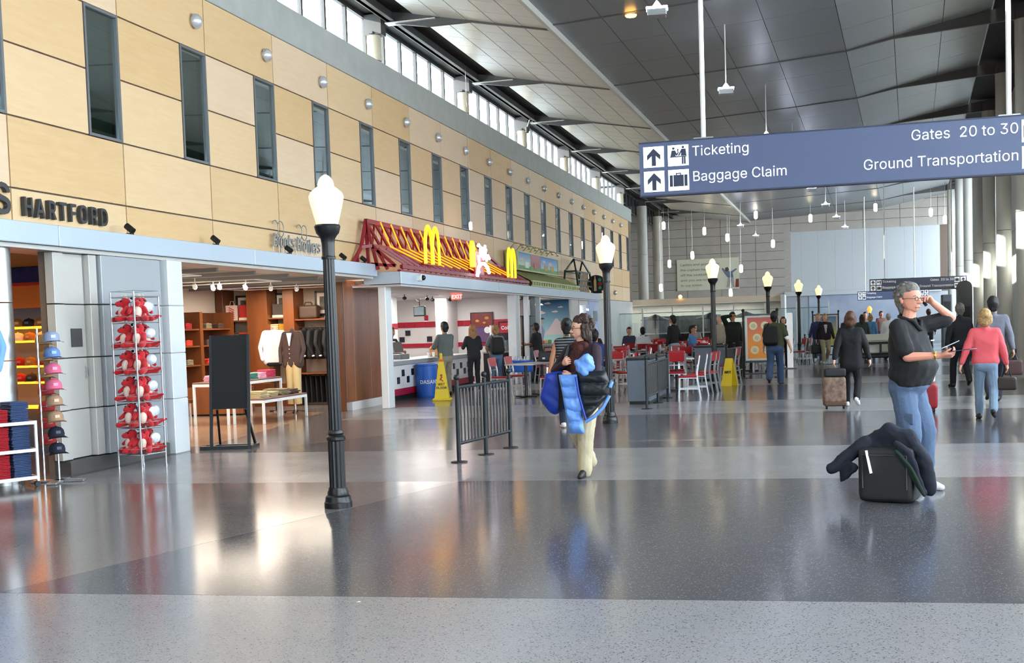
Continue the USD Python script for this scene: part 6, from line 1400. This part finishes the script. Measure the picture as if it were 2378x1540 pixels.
def backpack(J, side=0, m=None):
    T, t = J['T'], J['thing']
    MB().mesh(rounded([(T(x + side, y, z), r) for x in (-.11, .11) for y, z, r in ((-.19, 1.36, .055), (-.24, 1.05, .075), (-.17, 1.0, .06))])).build('backpack', m or cloth('pack_black', (26, 27, 30)), t, smooth=True)
    MB().tube([T(side * .3 - .12, -.14, 1.42), T(side * .3 - .12, .02, 1.48), T(side * .3 - .11, .13, 1.36), T(side * .3 - .14, .10, 1.12)], .018, 6).build('strap', BLACK, t)
DENIM = cloth('denim', (82, 100, 128), .9, (60, .4)); DENIMD = cloth('denim_dark', (50, 62, 86)); DENIML = cloth('denim_light', (126, 146, 168), .9, (60, .4))
# ---- the woman with the puffer jacket
def woman_extra(J):
    glasses(J); T, t = J['T'], J['thing']
    MB().mesh(wrinkle(smooth_man([tri_hull([(T(.06, .05, 1.44), .05), (T(-.06, .05, 1.44), .05), (T(0, -.03, 1.46), .06)]), tri_hull([(T(-.02, .10, 1.42), .05), (T(.05, .12, 1.30), .045)]), tri_hull([(T(.05, .12, 1.30), .045), (T(.03, .14, 1.12), .04)])], .02, 4), .008, 22, 4)).build('scarf', mat('scarf_red', (92, 36, 26), .9, noise=(40, 3), color2=(34, 18, 18)), t, smooth=True)
    MB().tube([T(.13, .05, 1.45), T(.14, .13, 1.32), T(.22, .10, 1.05), T(.26, .0, .98)], .02, 6).tube([T(.13, .05, 1.45), T(.15, -.06, 1.42), T(.24, -.12, 1.1)], .02, 6).build('bag_strap', BLACK, t)
    MB().tube([J['hp'](-.087, -.03, .15), J['hp'](-.06, .015, .205), J['hp'](.06, .015, .205), J['hp'](.087, -.03, .15)], .008, 8).build('hair_band', mat('band_plum', (96, 50, 70), .5), t)
WOMAN = (-2.32, 11.37, 0)
t, J = person('person in glasses and plum sweater walking with a puffer jacket and blue bag', WOMAN, 160, 1.64, 'light', ('curly', 'brown'), ('shirt', (48, 30, 42), 'long', .93), (190, 176, 146), (22, 22, 24),
       dict(handR=(.13, .19, 1.25), handL=(-.03, .27, 1.13), footR=(.07, -.20, .05), footL=(-.06, .12, 0), yaw=-46, eR=(.9, -.3, -.7), eL=(-.9, -.1, -.6), nR=(-.5, -.6, .2), nL=(.3, -.8, .2), curl=1.1, flare=1.22), 1.08, 0, True, 'woman', woman_extra)
BLUEL = mat('puffer_light_blue', (104, 152, 226), .4); PUFK = mat('puffer_black', (30, 33, 38), .45); ROYAL = mat('royal_blue', (22, 58, 168), .5)
pj = thing('puffer_jacket', 'black and light blue puffer jacket carried over the arm of the person in glasses', 'jacket', (WOMAN[0], WOMAN[1] - .30, 0))
MB().mesh(wrinkle(smooth_man([tri_hull([((.03, -.02, 1.19), .05), ((.13, .0, 1.20), .06), ((.08, -.03, 1.10), .05)]), tri_hull([((.10, -.03, 1.24), .05), ((.04, -.03, 1.13), .045), ((.15, -.02, 1.14), .045)])], .018, 3), .03, 11, 2)).build('hood', BLUEL, pj, smooth=True)
def puff(fx0, fx1, z0, z1, y, depth, rows, nm, m, par, seed, sag=.0, n=(26, 54)):
    """A quilted padded panel: stuffed rows pinched at the seams, tapering to its edges."""
    U, V = np.meshgrid(np.linspace(0, 1, n[0]), np.linspace(0, 1, n[1]), indexing='ij')
    z = z0 + (z1 - z0) * V; x = fx0(z) + (fx1(z) - fx0(z)) * U
    z = z - sag * np.sin(PI * U)
    nz = meshkit.fbm(np.stack([x * 9, z * 9, np.full_like(x, seed)], -1), 3, seed) - .5
    row = np.abs(np.sin(PI * (rows * V + nz * .5))) ** .45; edge = np.clip(np.minimum(U, 1 - U) * 7, 0, 1) ** .6 * np.clip(np.minimum(V, 1 - V) * 12, 0, 1) ** .6
    d = depth * (.35 + .65 * row) * (.15 + .85 * edge) + nz * depth * .7
    F = np.stack([x, y - d - .25 * depth * np.sin(PI * U), z], -1); B = np.stack([x, y + depth * .5 * edge + 0 * x, z], -1)
    v = np.vstack([F.reshape(-1, 3), B.reshape(-1, 3)]); N_ = n[0] * n[1]; f = []
    for i in range(n[0] - 1):
        for j in range(n[1] - 1):
            p = i * n[1] + j; q = p + n[1]; f += [(p, q, q + 1), (p, q + 1, p + 1), (N_ + p, N_ + q + 1, N_ + q), (N_ + p, N_ + p + 1, N_ + q + 1)]
    for i in range(n[0] - 1):
        for j, sgn in ((0, 1), (n[1] - 1, -1)):
            p = i * n[1] + j; q = p + n[1]; f += [(p, N_ + p, N_ + q), (p, N_ + q, q)][::sgn]
    for j in range(n[1] - 1):
        for i in (0, n[0] - 1):
            p = i * n[1] + j; f += [(p, p + 1, N_ + p + 1), (p, N_ + p + 1, N_ + p)]
    MB().add(v, f).build(nm, m, par, smooth=45)
puff(lambda z: -.19 + (1.06 - z) * .16, lambda z: .0 + (1.06 - z) * .10, 1.07, .47, -.0, .055, 5, 'lining_panel', BLUEL, pj, 5)
puff(lambda z: .0 + (1.08 - z) * .12, lambda z: .33 - np.abs(z - .95) * .30 - np.maximum(0, .84 - z) * .62, 1.10, .60, .04, .075, 4.2, 'shell_panel', PUFK, pj, 11)
MB().tube([(-.0, -.075, 1.05), (.03, -.075, .85), (.09, -.07, .62)], .012, 6).build('zip_edge', ROYAL, pj)
MB().tube([(.08, -.03, .59), (.17, -.02, .645), (.26, -.01, .735), (.32, .02, .85)], .018, 8).tube([(.33, .0, .93), (.35, .02, .99)], .02, 8).build('hem', BLUEL, pj, smooth=True)
bg = thing('shoulder_bag', 'bright blue shoulder bag with black webbing at the hip of the person in glasses', 'bag', (WOMAN[0] - .30, WOMAN[1] - .06, 0), 12)
MB().mesh(wrinkle(rounded([((-.04, -.04, 1.04), .05), ((.08, -.04, 1.05), .05), ((-.08, 0, .84), .07), ((.06, 0, .76), .08), ((.0, 0, .72), .07)], .025, 4), .012, 12, 8)).build('body', ROYAL, bg, smooth=True)
MB().tube([(.06, -.1, 1.08), (.075, -.11, .9), (.06, -.10, .68)], .024, 6).build('webbing', BLACK, bg)
# ---- the man on the telephone
MAN = (.80, 10.5, 0)
def man_extra(J):
    glasses(J); T, t, s = J['T'], J['thing'], J['s']
    MB().tube([J['hp'](-.100, .085, .03), J['hp'](-.105, .03, .085)], .014, 8).build('mobile_phone', BLACK, t)
    w, e = J['W'][1], J['E'][1]; u = unit(w - e); a, b_ = frame_for(u)
    MB().tube([w - u * .035 + .033 * (math.cos(q) * a + math.sin(q) * b_) for q in np.linspace(0, 2 * PI, 15)[:-1]], .007, 6, True).ball(w - u * .035 + np.array([.02, .0, .028]), .017, 2, (1, 1, .5)).build('wrist_watch', mat('watch_gold', (200, 170, 90), .3, .9), t)
    for z in (.58, .72): MB().mesh(rounded([(J['K'][1] * .45 + J['K'][1] * .55 * np.array([1, 1, 1]) + np.array([.075, y, z - .50 + .02]), .012) for y in (-.06, .06)] + [(J['K'][1] + np.array([.078, y, z - .5 + .10]), .012) for y in (-.06, .06)], .04, 3)).build('cargo_pocket', DENIM, t, smooth=True) if z < .6 else None
    hwp = (J['W'][1] + unit(J['W'][1] - J['E'][1]) * .10)
    MB().bar(hwp + np.array([-.03, -.02, .03]), hwp + np.array([-.05, .16, .05]), .15, .006).build('leaflet', mat('leaflet_navy', (40, 52, 92), .5), t); MB().bar(hwp + np.array([.06, -.06, .06]), hwp + np.array([.0, .06, .12]), .11, .006).build('ticket', mat('ticket_blue', (140, 170, 220), .5, noise=(30, 2), color2=(230, 236, 244)), t)
    MB().tube([T(.0, .115, 1.37), T(.06, .085, 1.445), T(.085, .0, 1.475), T(.0, -.085, 1.49), T(-.085, .0, 1.475), T(-.06, .085, 1.445), T(.0, .115, 1.37)], .017, 6).build('collar', cloth('man_top', (22, 22, 25)), t, smooth=True)
    MB().box(T(-.10, .165, 1.28), (.05, .006, .012)).build('shirt_logo', WHITE, t)
t, J = person('person in black polo and jeans holding leaflets and talking on a mobile phone', MAN, 236, 1.82, 'ruddy', ('short', 'grey'), ('shirt', (22, 22, 25), 'short', .95), DENIM, mat('sneaker_white', (226, 226, 226), .5),
       dict(handR=(.14, .36, 1.16), handL=(-.16, .14, 1.60), footR=(.11, .02, 0), footL=(-.10, .06, 0), yaw=-12, pitch=2, eR=(.6, -1, -.5), eL=(-.9, .5, -.2), nR=(-.5, .2, .8), nL=(.8, -.1, 0), curl=.8, flare=1.2), 1.12, .075, True, 'man', man_extra)
# the bag with a coat over it
bagp = (.59, 9.90, 0)
t = thing('travel_bag', 'black upright travel bag with a white tag beside the person on the phone', 'bag', bagp, -18)
MB().mesh(rounded([((x, y, z), .04) for x in (-.185, .185) for y in (-.12, .12) for z in (.045, .42)], .04, 3)).build('body', cloth('bag_black', (24, 25, 28), .6), t, smooth=True)
MB().tube([(-.18, -.165, .12), (-.18, -.165, .40), (.18, -.165, .40), (.18, -.165, .12)], .008, 6).build('zip', mat('zip_grey', (70, 72, 74), .4, .5), t)
MB().bar((-.14, -.178, .44), (-.10, -.19, .25), .075, .006).build('luggage_tag', SHIRTW, t)
t = thing('draped_coat', 'dark navy coat draped over the black travel bag', 'coat', bagp, -18)
COATN = cloth('coat_navy', (20, 25, 40))
k = smooth_man([tri_hull([((-.20, .02, .48), .06), ((.0, .0, .58), .07), ((.16, .0, .55), .07), ((.25, .0, .40), .06), ((.0, .14, .45), .07)]), tri_hull([((-.18, -.02, .50), .06), ((-.36, -.08, .36), .055), ((-.46, -.12, .26), .05)]), tri_hull([((.18, .0, .52), .07), ((.30, -.02, .32), .06), ((.33, .0, .10), .045)]), tri_hull([((-.36, -.08, .32), .03), ((-.38, -.1, .16), .012), ((-.26, -.12, .28), .03)]), tri_hull([((.20, -.14, .42), .03), ((.31, -.10, .10), .02), ((.10, -.15, .50), .03)])], .025, 5)
MB().mesh(wrinkle(k, .02, 9, 6)).build('cloth', COATN, t, smooth=True)
MB().mesh(wrinkle(smooth_man([tri_hull([((.10, -.17, .44), .018), ((.22, -.17, .30), .02), ((.31, -.13, .08), .016)])], .03, 3), .008, 12, 3)).build('green_lining', cloth('lining_green', (18, 40, 30)), t, smooth=True)
# ---- walking away on the right
def bagged(side, z, col, nm, sz=(.1, .05, .13)):
    def f(J):
        w = J['W'][side] + np.array([0, .0, -.10]); x, y, q = sz
        MB().mesh(rounded([(w + np.array([i * x, j * y, -k * q - .12]), .03) for i in (-1, 1) for j in (-1, 1) for k in (0, 1)], .04, 4)).build(nm, cloth('bag_' + nm, col, .5), J['thing'], smooth=True)
        MB().tube([w + np.array([-x * .6, 0, -.1]), w + np.array([-x * .3, 0, .03]), w + np.array([x * .3, 0, .03]), w + np.array([x * .6, 0, -.1])], .01, 6).build('bag_handle', BLACK, J['thing'])
    return f
WALK1 = dict(footR=(.10, -.26, .10), footL=(-.09, .22, 0), handR=(.30, .12, .87), handL=(-.30, -.10, .88))
WALK2 = dict(footL=(-.10, -.26, .10), footR=(.09, .20, 0), handL=(-.29, .10, .87), handR=(.29, -.08, .87))
person('person in a coral pink jacket and light jeans walking away', (2.39, 17.5, 0), -6, 1.60, 'light', ('bob', 'blonde'), ('jacket', (232, 96, 104), 'long', .90), DENIML, (20, 20, 22), dict(WALK1, handL=(-.36, -.02, .88), handR=(.31, .06, .88)), 1.02, 0, False, 'pink', bagged(1, 0, (50, 36, 30), 'handbag'))
person('person in a grey long sleeved shirt walking just beyond the pink jacket', (3.0, 21.0, 0), 0, 1.82, 'tan', ('short', 'black'), ('shirt', (98, 98, 110), 'long', .93), (46, 48, 60), (20, 20, 20), WALK2, 1.1, 0, False, 'greyman', bagged(1, 0, (60, 30, 26), 'briefcase', (.12, .03, .2)))
person('person in a dark suit walking away by the right columns', (2.95, 25.2, 0), 10, 1.76, 'light', ('short', 'grey'), ('jacket', (26, 27, 34), 'long', .86), (24, 25, 32), (20, 20, 20), WALK1, 1.05, 0, False, 'suitman')
person('person in a long black coat walking away pulling a floral suitcase', (.60, 20.2, 0), -4, 1.64, 'light', ('bob', 'auburn'), ('coat', (20, 20, 24), 'long', .74), (18, 18, 22), mat('shoe_white', (226, 226, 226), .5), dict(WALK1, handL=(-.30, -.16, .84), handR=(.33, .04, .84)), 1.0, 0, False, 'coatwoman')
FLORAL = mat('floral_tapestry', (150, 120, 100), .8, noise=(14, 4), color2=(92, 74, 66))
t = thing('suitcase', 'floral tapestry suitcase on wheels behind the person in the black coat', 'suitcase', (.31, 19.95, 0), 8)
MB().mesh(rounded([((x, y + .06 * z, z), .045) for x in (-.145, .145) for y in (-.07, .07) for z in (.13, .50)], .04, 3)).build('body', FLORAL, t, smooth=True)
MB().lo((-.18, -.13, .045), (.18, .12, .12), b=.02).build('base', mat('case_brown', (86, 58, 40), .5), t); MB().tube([(-.11, .09, .5), (-.11, .13, .76), (.11, .13, .76), (.11, .09, .5)], .011, 8).build('pull_handle', BLACK, t)
MB().mesh(rounded([((x, .0 + y, z), .03) for x in (-.14, .16) for y in (-.05, .05) for z in (.575, .66)], .04, 3)).build('top_bag', cloth('bag_black', (24, 25, 28), .6), t, smooth=True)
for s in (-1, 1): MB().lathe([(0, -.015), (.03, -.015), (.03, .015), (0, .015)], 14, roty(PI / 2), (s * .14, -.04, .03)).build('wheel', BLACK, t)
def olive_extra(J):
    backpack(J, -.06)
    for k in (-1, 1): a, b_ = J['S'][k] + (J['E'][k] - J['S'][k]) * .72, J['E'][k] + (J['W'][k] - J['E'][k]) * .12; MB().mesh(smooth_man([bone(a, .06, b_, .055)], .05, 3)).build('under_sleeve', SHIRTW, J['thing'], smooth=True)
person('person in an olive shirt and jeans with a black backpack, walking away', (-.92, 27.4, 0), -8, 1.74, 'light', ('short', 'black'), ('shirt', (66, 70, 44), 'short', .90), cloth('jeans_blue', (58, 78, 112)), (60, 54, 44), dict(WALK2, handR=(.36, .04, .88)), 1.2, .02, False, 'olive', olive_extra)
person('person in dark jacket and jeans just behind the person on the phone', (1.75, 24.0, 0), 10, 1.66, 'light', ('short', 'black'), ('jacket', (28, 30, 36), 'long', .86), DENIMD, (30, 40, 80), WALK1, 1.0, 0, False, 'behindman')
t = thing('suitcase', 'red rolling case topped with a white bag, behind the person on the phone', 'suitcase', (1.72, 19.0, 0), 12)
MB().mesh(rounded([((x, y, z), .05) for x in (-.10, .10) for y in (-.06, .06) for z in (.10, .42)], .04, 3)).build('body', cloth('case_red', (150, 24, 34), .5), t, smooth=True); MB().mesh(rounded([((x, y, z), .03) for x in (-.08, .09) for y in (-.04, .04) for z in (.51, .74)], .04, 3)).build('white_bag', SHIRTW, t, smooth=True)
for s in (-1, 1): MB().lathe([(0, -.015), (.03, -.015), (.03, .015), (0, .015)], 14, roty(PI / 2), (s * .09, -.04, .03)).build('wheel', BLACK, t)
MB().tube([(-.08, .07, .45), (-.08, .10, .95), (.08, .10, .95), (.08, .07, .45)], .009, 6).build('pull_handle', BLACK, t)
# ---- at the counters
STRIPE = usdkit.material(stage, '/World/Looks/striped_top', {'g': ('geometry', {}), 'w': ('wave_texture', {'bands_direction': 'z', 'scale': 7.5}), 'r': ('rgb_ramp', {'ramp': [(0.0, lin((26, 28, 32))), (.80, lin((26, 28, 32))), (.86, lin((120, 122, 126))), (1.0, lin((150, 150, 152)))]}), 'p': ('principled_bsdf', {'roughness': .85})}, [('g.position', 'w.vector'), ('w.fac', 'r.fac'), ('r.color', 'p.base_color')], surface='p.BSDF')
person('person in a striped sleeveless top and dark jeans, back turned', (-3.62, 16.6, 0), 14, 1.66, 'tan', ('bun', 'black'), ('shirt', STRIPE, 'none', .90), DENIMD, mat('shoe_white', (226, 226, 226), .5), dict(WALK1, handL=(-.30, .02, .88), handR=(.24, .12, .88)), .98, 0, False, 'stripe')
person('person in a grey green shirt and khaki trousers at the burger counter', (-8.55, 25.5, 0), 52, 1.74, 'tan', ('short', 'black'), ('shirt', (92, 100, 96), 'elbow', .90), cloth('khaki_grey', (140, 130, 112)), (30, 28, 26), dict(handR=(.14, .34, 1.12), handL=(-.16, .36, 1.14), footR=(.12, .05, 0), footL=(-.12, -.08, 0)), 1.08, 0, False, 'mcdman')
person('person in a black uniform with white collar behind the burger counter', (-10.2, 26.2, 0), 250, 1.66, 'dark', ('short', 'black'), ('shirt', (30, 30, 34), 'short', .93), (26, 26, 30), (20, 20, 20), dict(handR=(.14, .30, 1.1), handL=(-.14, .32, 1.1)), 1.0, 0, False, 'worker', None, (230, 230, 230))
person('person all in black bending over the burger counter', (-8.45, 27.5, 0), 35, 1.66, 'light', ('long', 'honey'), ('shirt', (24, 25, 30), 'long', .92), (26, 28, 34), (20, 20, 22), dict(handR=(.1, .28, 1.12), handL=(-.18, .26, 1.18), lean=.12), 1.0, 0, False, 'blondewoman')
person('person in a grey tee and jeans wearing a black backpack at the burger counter', (-8.0, 28.0, 0), 30, 1.64, 'tan', ('bob', 'honey'), ('shirt', (110, 114, 116), 'short', .90), cloth('jeans_mid', (84, 106, 136)), (40, 40, 46), dict(handR=(.2, .22, 1.0), handL=(-.2, .24, 1.05)), 1.0, 0, False, 'packer', lambda J: backpack(J))
person('person in a black shirt and cap reaching at the drink station', (-7.75, 31.6, 0), 75, 1.66, 'dark', ('cap', 'black'), ('shirt', (24, 24, 26), 'short', .90), (24, 24, 28), (20, 20, 20), dict(handR=(.15, .36, 1.05), handL=(-.12, .36, 1.12), lean=.1), 1.05, 0, False, 'drinkworker')
person('person in a beige shirt at the deli counter under the mural', (-7.7, 36.0, 0), 80, 1.68, 'tan', ('short', 'brown'), ('shirt', (150, 146, 124), 'short', .90), DENIMD, (30, 30, 30), dict(handR=(.15, .3, 1.08), handL=(-.15, .3, 1.1)), 1.0, 0, False, 'delibuyer')
# ---- far seating area
SEATED = dict(sit=.468, footR=(.12, .42, 0), footL=(-.12, .44, 0), handR=(.16, .36, .80), handL=(-.16, .36, .80))
TAKEN = set()
def seat_at(x, y):
    i = min((q for q in range(len(CHAIRS)) if q not in TAKEN), key=lambda q: (CHAIRS[q][0] - x) ** 2 + (CHAIRS[q][1] - y) ** 2); TAKEN.add(i)
    cx, cy, r = CHAIRS[i]; a = math.radians(r); return (cx + math.sin(a) * .02, cy - math.cos(a) * .02, 0), r + 180
def seated(label, x, y, R, skin, hair, col, legs=(50, 54, 66), slv='long', extra=None, inner=None, b=1.0): return person(label, *seat_at(x, y), 1.74, skin, hair, ('shirt', col, slv, .95), legs, (24, 24, 24), dict(SEATED), b, 0, False, None, extra, inner)
person('person in a black jumper standing among the red chairs, pale coat over arm', (-4.05, 33.4, 0), 60, 1.76, 'tan', ('short', 'black'), ('shirt', (24, 24, 27), 'long', .92), cloth('jeans_pale', (150, 166, 180)), (30, 30, 30), dict(handR=(.2, .2, 1.0)), 1.05, 0, False, 'standblack', lambda J: MB().mesh(rounded([(J['T'](.22, .12, 1.05), .05), (J['T'](.26, .0, .8), .06), (J['T'](.2, .16, .78), .05)], .05, 3)).build('carried_coat', SHIRTW, J['thing'], smooth=True))
person('person in a long black coat raising an arm, beside the third lamp post', (-2.35, 33.9, 0), 200, 1.80, 'tan', ('short', 'black'), ('coat', (24, 28, 24), 'long', .62), (24, 24, 28), (20, 20, 20), dict(handR=(.06, .12, 1.66), eR=(1, .1, .2), handL=(-.26, .06, .9)), 1.08, 0, False, 'coatman')
person('person in a pale jacket standing behind the third lamp post', (-2.9, 36.0, 0), 150, 1.74, 'light', ('short', 'white'), ('jacket', (188, 178, 160), 'long', .9), (60, 60, 66), (30, 30, 30), None, 1.0, 0, False, 'palejacket')
seated('person in a white shirt seated at the left of the food court', -5.9, 36.1, 250, 'light', ('short', 'black'), (214, 218, 226))
seated('person in a maroon top seated near the one in the white shirt', -6.9, 34.4, 240, 'tan', ('short', 'brown'), (70, 50, 50))
seated('person in a sky blue shirt and cap seated in mid food court', -4.0, 35.5, 80, 'tan', ('cap', 'black'), (84, 146, 214), slv='short')
seated('person in a grey shirt seated near the glass screen', -4.5, 43.9, 190, 'light', ('short', 'brown'), (150, 148, 152))
seated('person in a dark suit and pale shirt seated left of the orange poster', -2.85, 40.4, 185, 'tan', ('short', 'black'), (30, 34, 46), inner=(214, 222, 236))
seated('person in a slate blue top seated far left, beside the second lamp post', -6.35, 39.9, 170, 'tan', ('short', 'black'), (60, 64, 90))
seated('person in a navy top and jeans seated left of the large planter', -4.6, 24.9, -90, 'tan', ('short', 'black'), (40, 56, 110), DENIM)
person('person in dark clothes beside the white standing sign', (-.98, 37.6, 0), 190, 1.62, 'light', ('bob', 'auburn'), ('jacket', (26, 26, 32), 'long', .9), (30, 30, 36), (20, 20, 20), None, 1.0, 0, False, 'totemperson')
person('person in a dark cardigan and khaki trousers before the blue poster', (.34, 39.3, 0), 190, 1.68, 'light', ('bob', 'blonde'), ('jacket', (36, 28, 40), 'long', .9), cloth('khaki_mid', (168, 156, 130)), (210, 210, 214), WALK2, 1.05, 0, False, 'blonde2', bagged(1, 0, (24, 26, 28), 'tote', (.14, .06, .25)), (190, 186, 186))
person('person in a blue top and jeans just behind the dark cardigan', (.12, 40.2, 0), 180, 1.70, 'light', ('short', 'blonde'), ('jacket', (50, 60, 110), 'long', .9), DENIM, (220, 224, 232), WALK1, 1.0, 0, False, 'blonde3')
for k, (x, y, sk_, hr, col, lab) in enumerate(((1.15, 43.0, 'light', ('bob', 'honey'), (60, 66, 70), 'person in a grey top at the left of the far crowd'), (1.65, 42.0, 'light', ('long', 'brown'), (52, 66, 66), 'person in a green grey jacket in the far crowd'), (2.05, 44.5, 'light', ('bob', 'blonde'), (90, 140, 190), 'person in a pale blue top in the far crowd'), (2.55, 42.2, 'light', ('short', 'white'), (236, 238, 242), 'person in a broad white shirt, front of the far crowd'), (1.45, 50.0, 'tan', ('short', 'black'), (60, 60, 70), 'person in a charcoal top in the middle of the far crowd'), (3.6, 48.5, 'dark', ('short', 'black'), (226, 232, 244), 'person in a white shirt at the right of the far crowd'), (2.9, 53.0, 'ruddy', ('short', 'brown'), (120, 80, 70), 'person in a rust top standing far back in the crowd'), (2.3, 55.0, 'tan', ('short', 'black'), (160, 110, 90), 'person in light brown far back in the crowd'), (4.35, 47.0, 'light', ('short', 'auburn'), (40, 44, 60), 'person in a dark navy top behind the head of the phone user'))):
    person(lab, (x, y, 0), rng.uniform(-20, 20) + (180 if k in (6, 7) else 0), 1.62 if k < 4 else 1.76, sk_, hr, ('jacket', col, 'long', .9), (50, 54, 66), (24, 24, 24), None, 1.15 if k == 3 else 1.0, 0, False, None)
t = thing('paper_scrap', 'tiny white paper scrap lying on the pale terrazzo in the foreground', 'litter', (-2.58, 5.95, 0)); MB().poly3([(-.012, -.006, .001), (.012, -.008, .002), (.014, .006, .003), (0, .012, .004), (-.012, .005, .001)]).add(np.array([(-.012, -.006, 0), (.012, -.008, 0), (.014, .006, 0), (-.012, .005, 0)]), [(0, 2, 1), (0, 3, 2)]).build('scrap', WHITE, t)
t = thing('hanging_cable', 'pale cable looping from the fourth clerestory bracket with a dark plug', 'cable', (XW + .25, 34.8, 7.9)); MB().tube([(0, 0, .1), (.1, -.5, .16), (.15, -1.0, .02), (.15, -1.3, -.25)], .014, 6).tube([(0, 0, .1), (.2, .3, .2), (.3, .9, .18)], .014, 6).build('cord', WHITE, t, smooth=True); MB().lo((.11, -1.36, -.42), (.19, -1.26, -.24), b=.015).build('plug', BLACK, t)
t = thing('capsule_pendant', 'small glowing capsule pendant before the maple wall above the neon script', 'pendant light', (-8.3, 27.1, 4.15)); MB().lathe([(0, -.11), (.03, -.10), (.045, -.07), (.045, .07), (.03, .10), (0, .11)], 12).build('capsule', WARM_GLOW, t, smooth=True); MB().tube([(0, 0, .11), (0, 0, 3.95)], .004, 4).build('cord', STEEL, t)
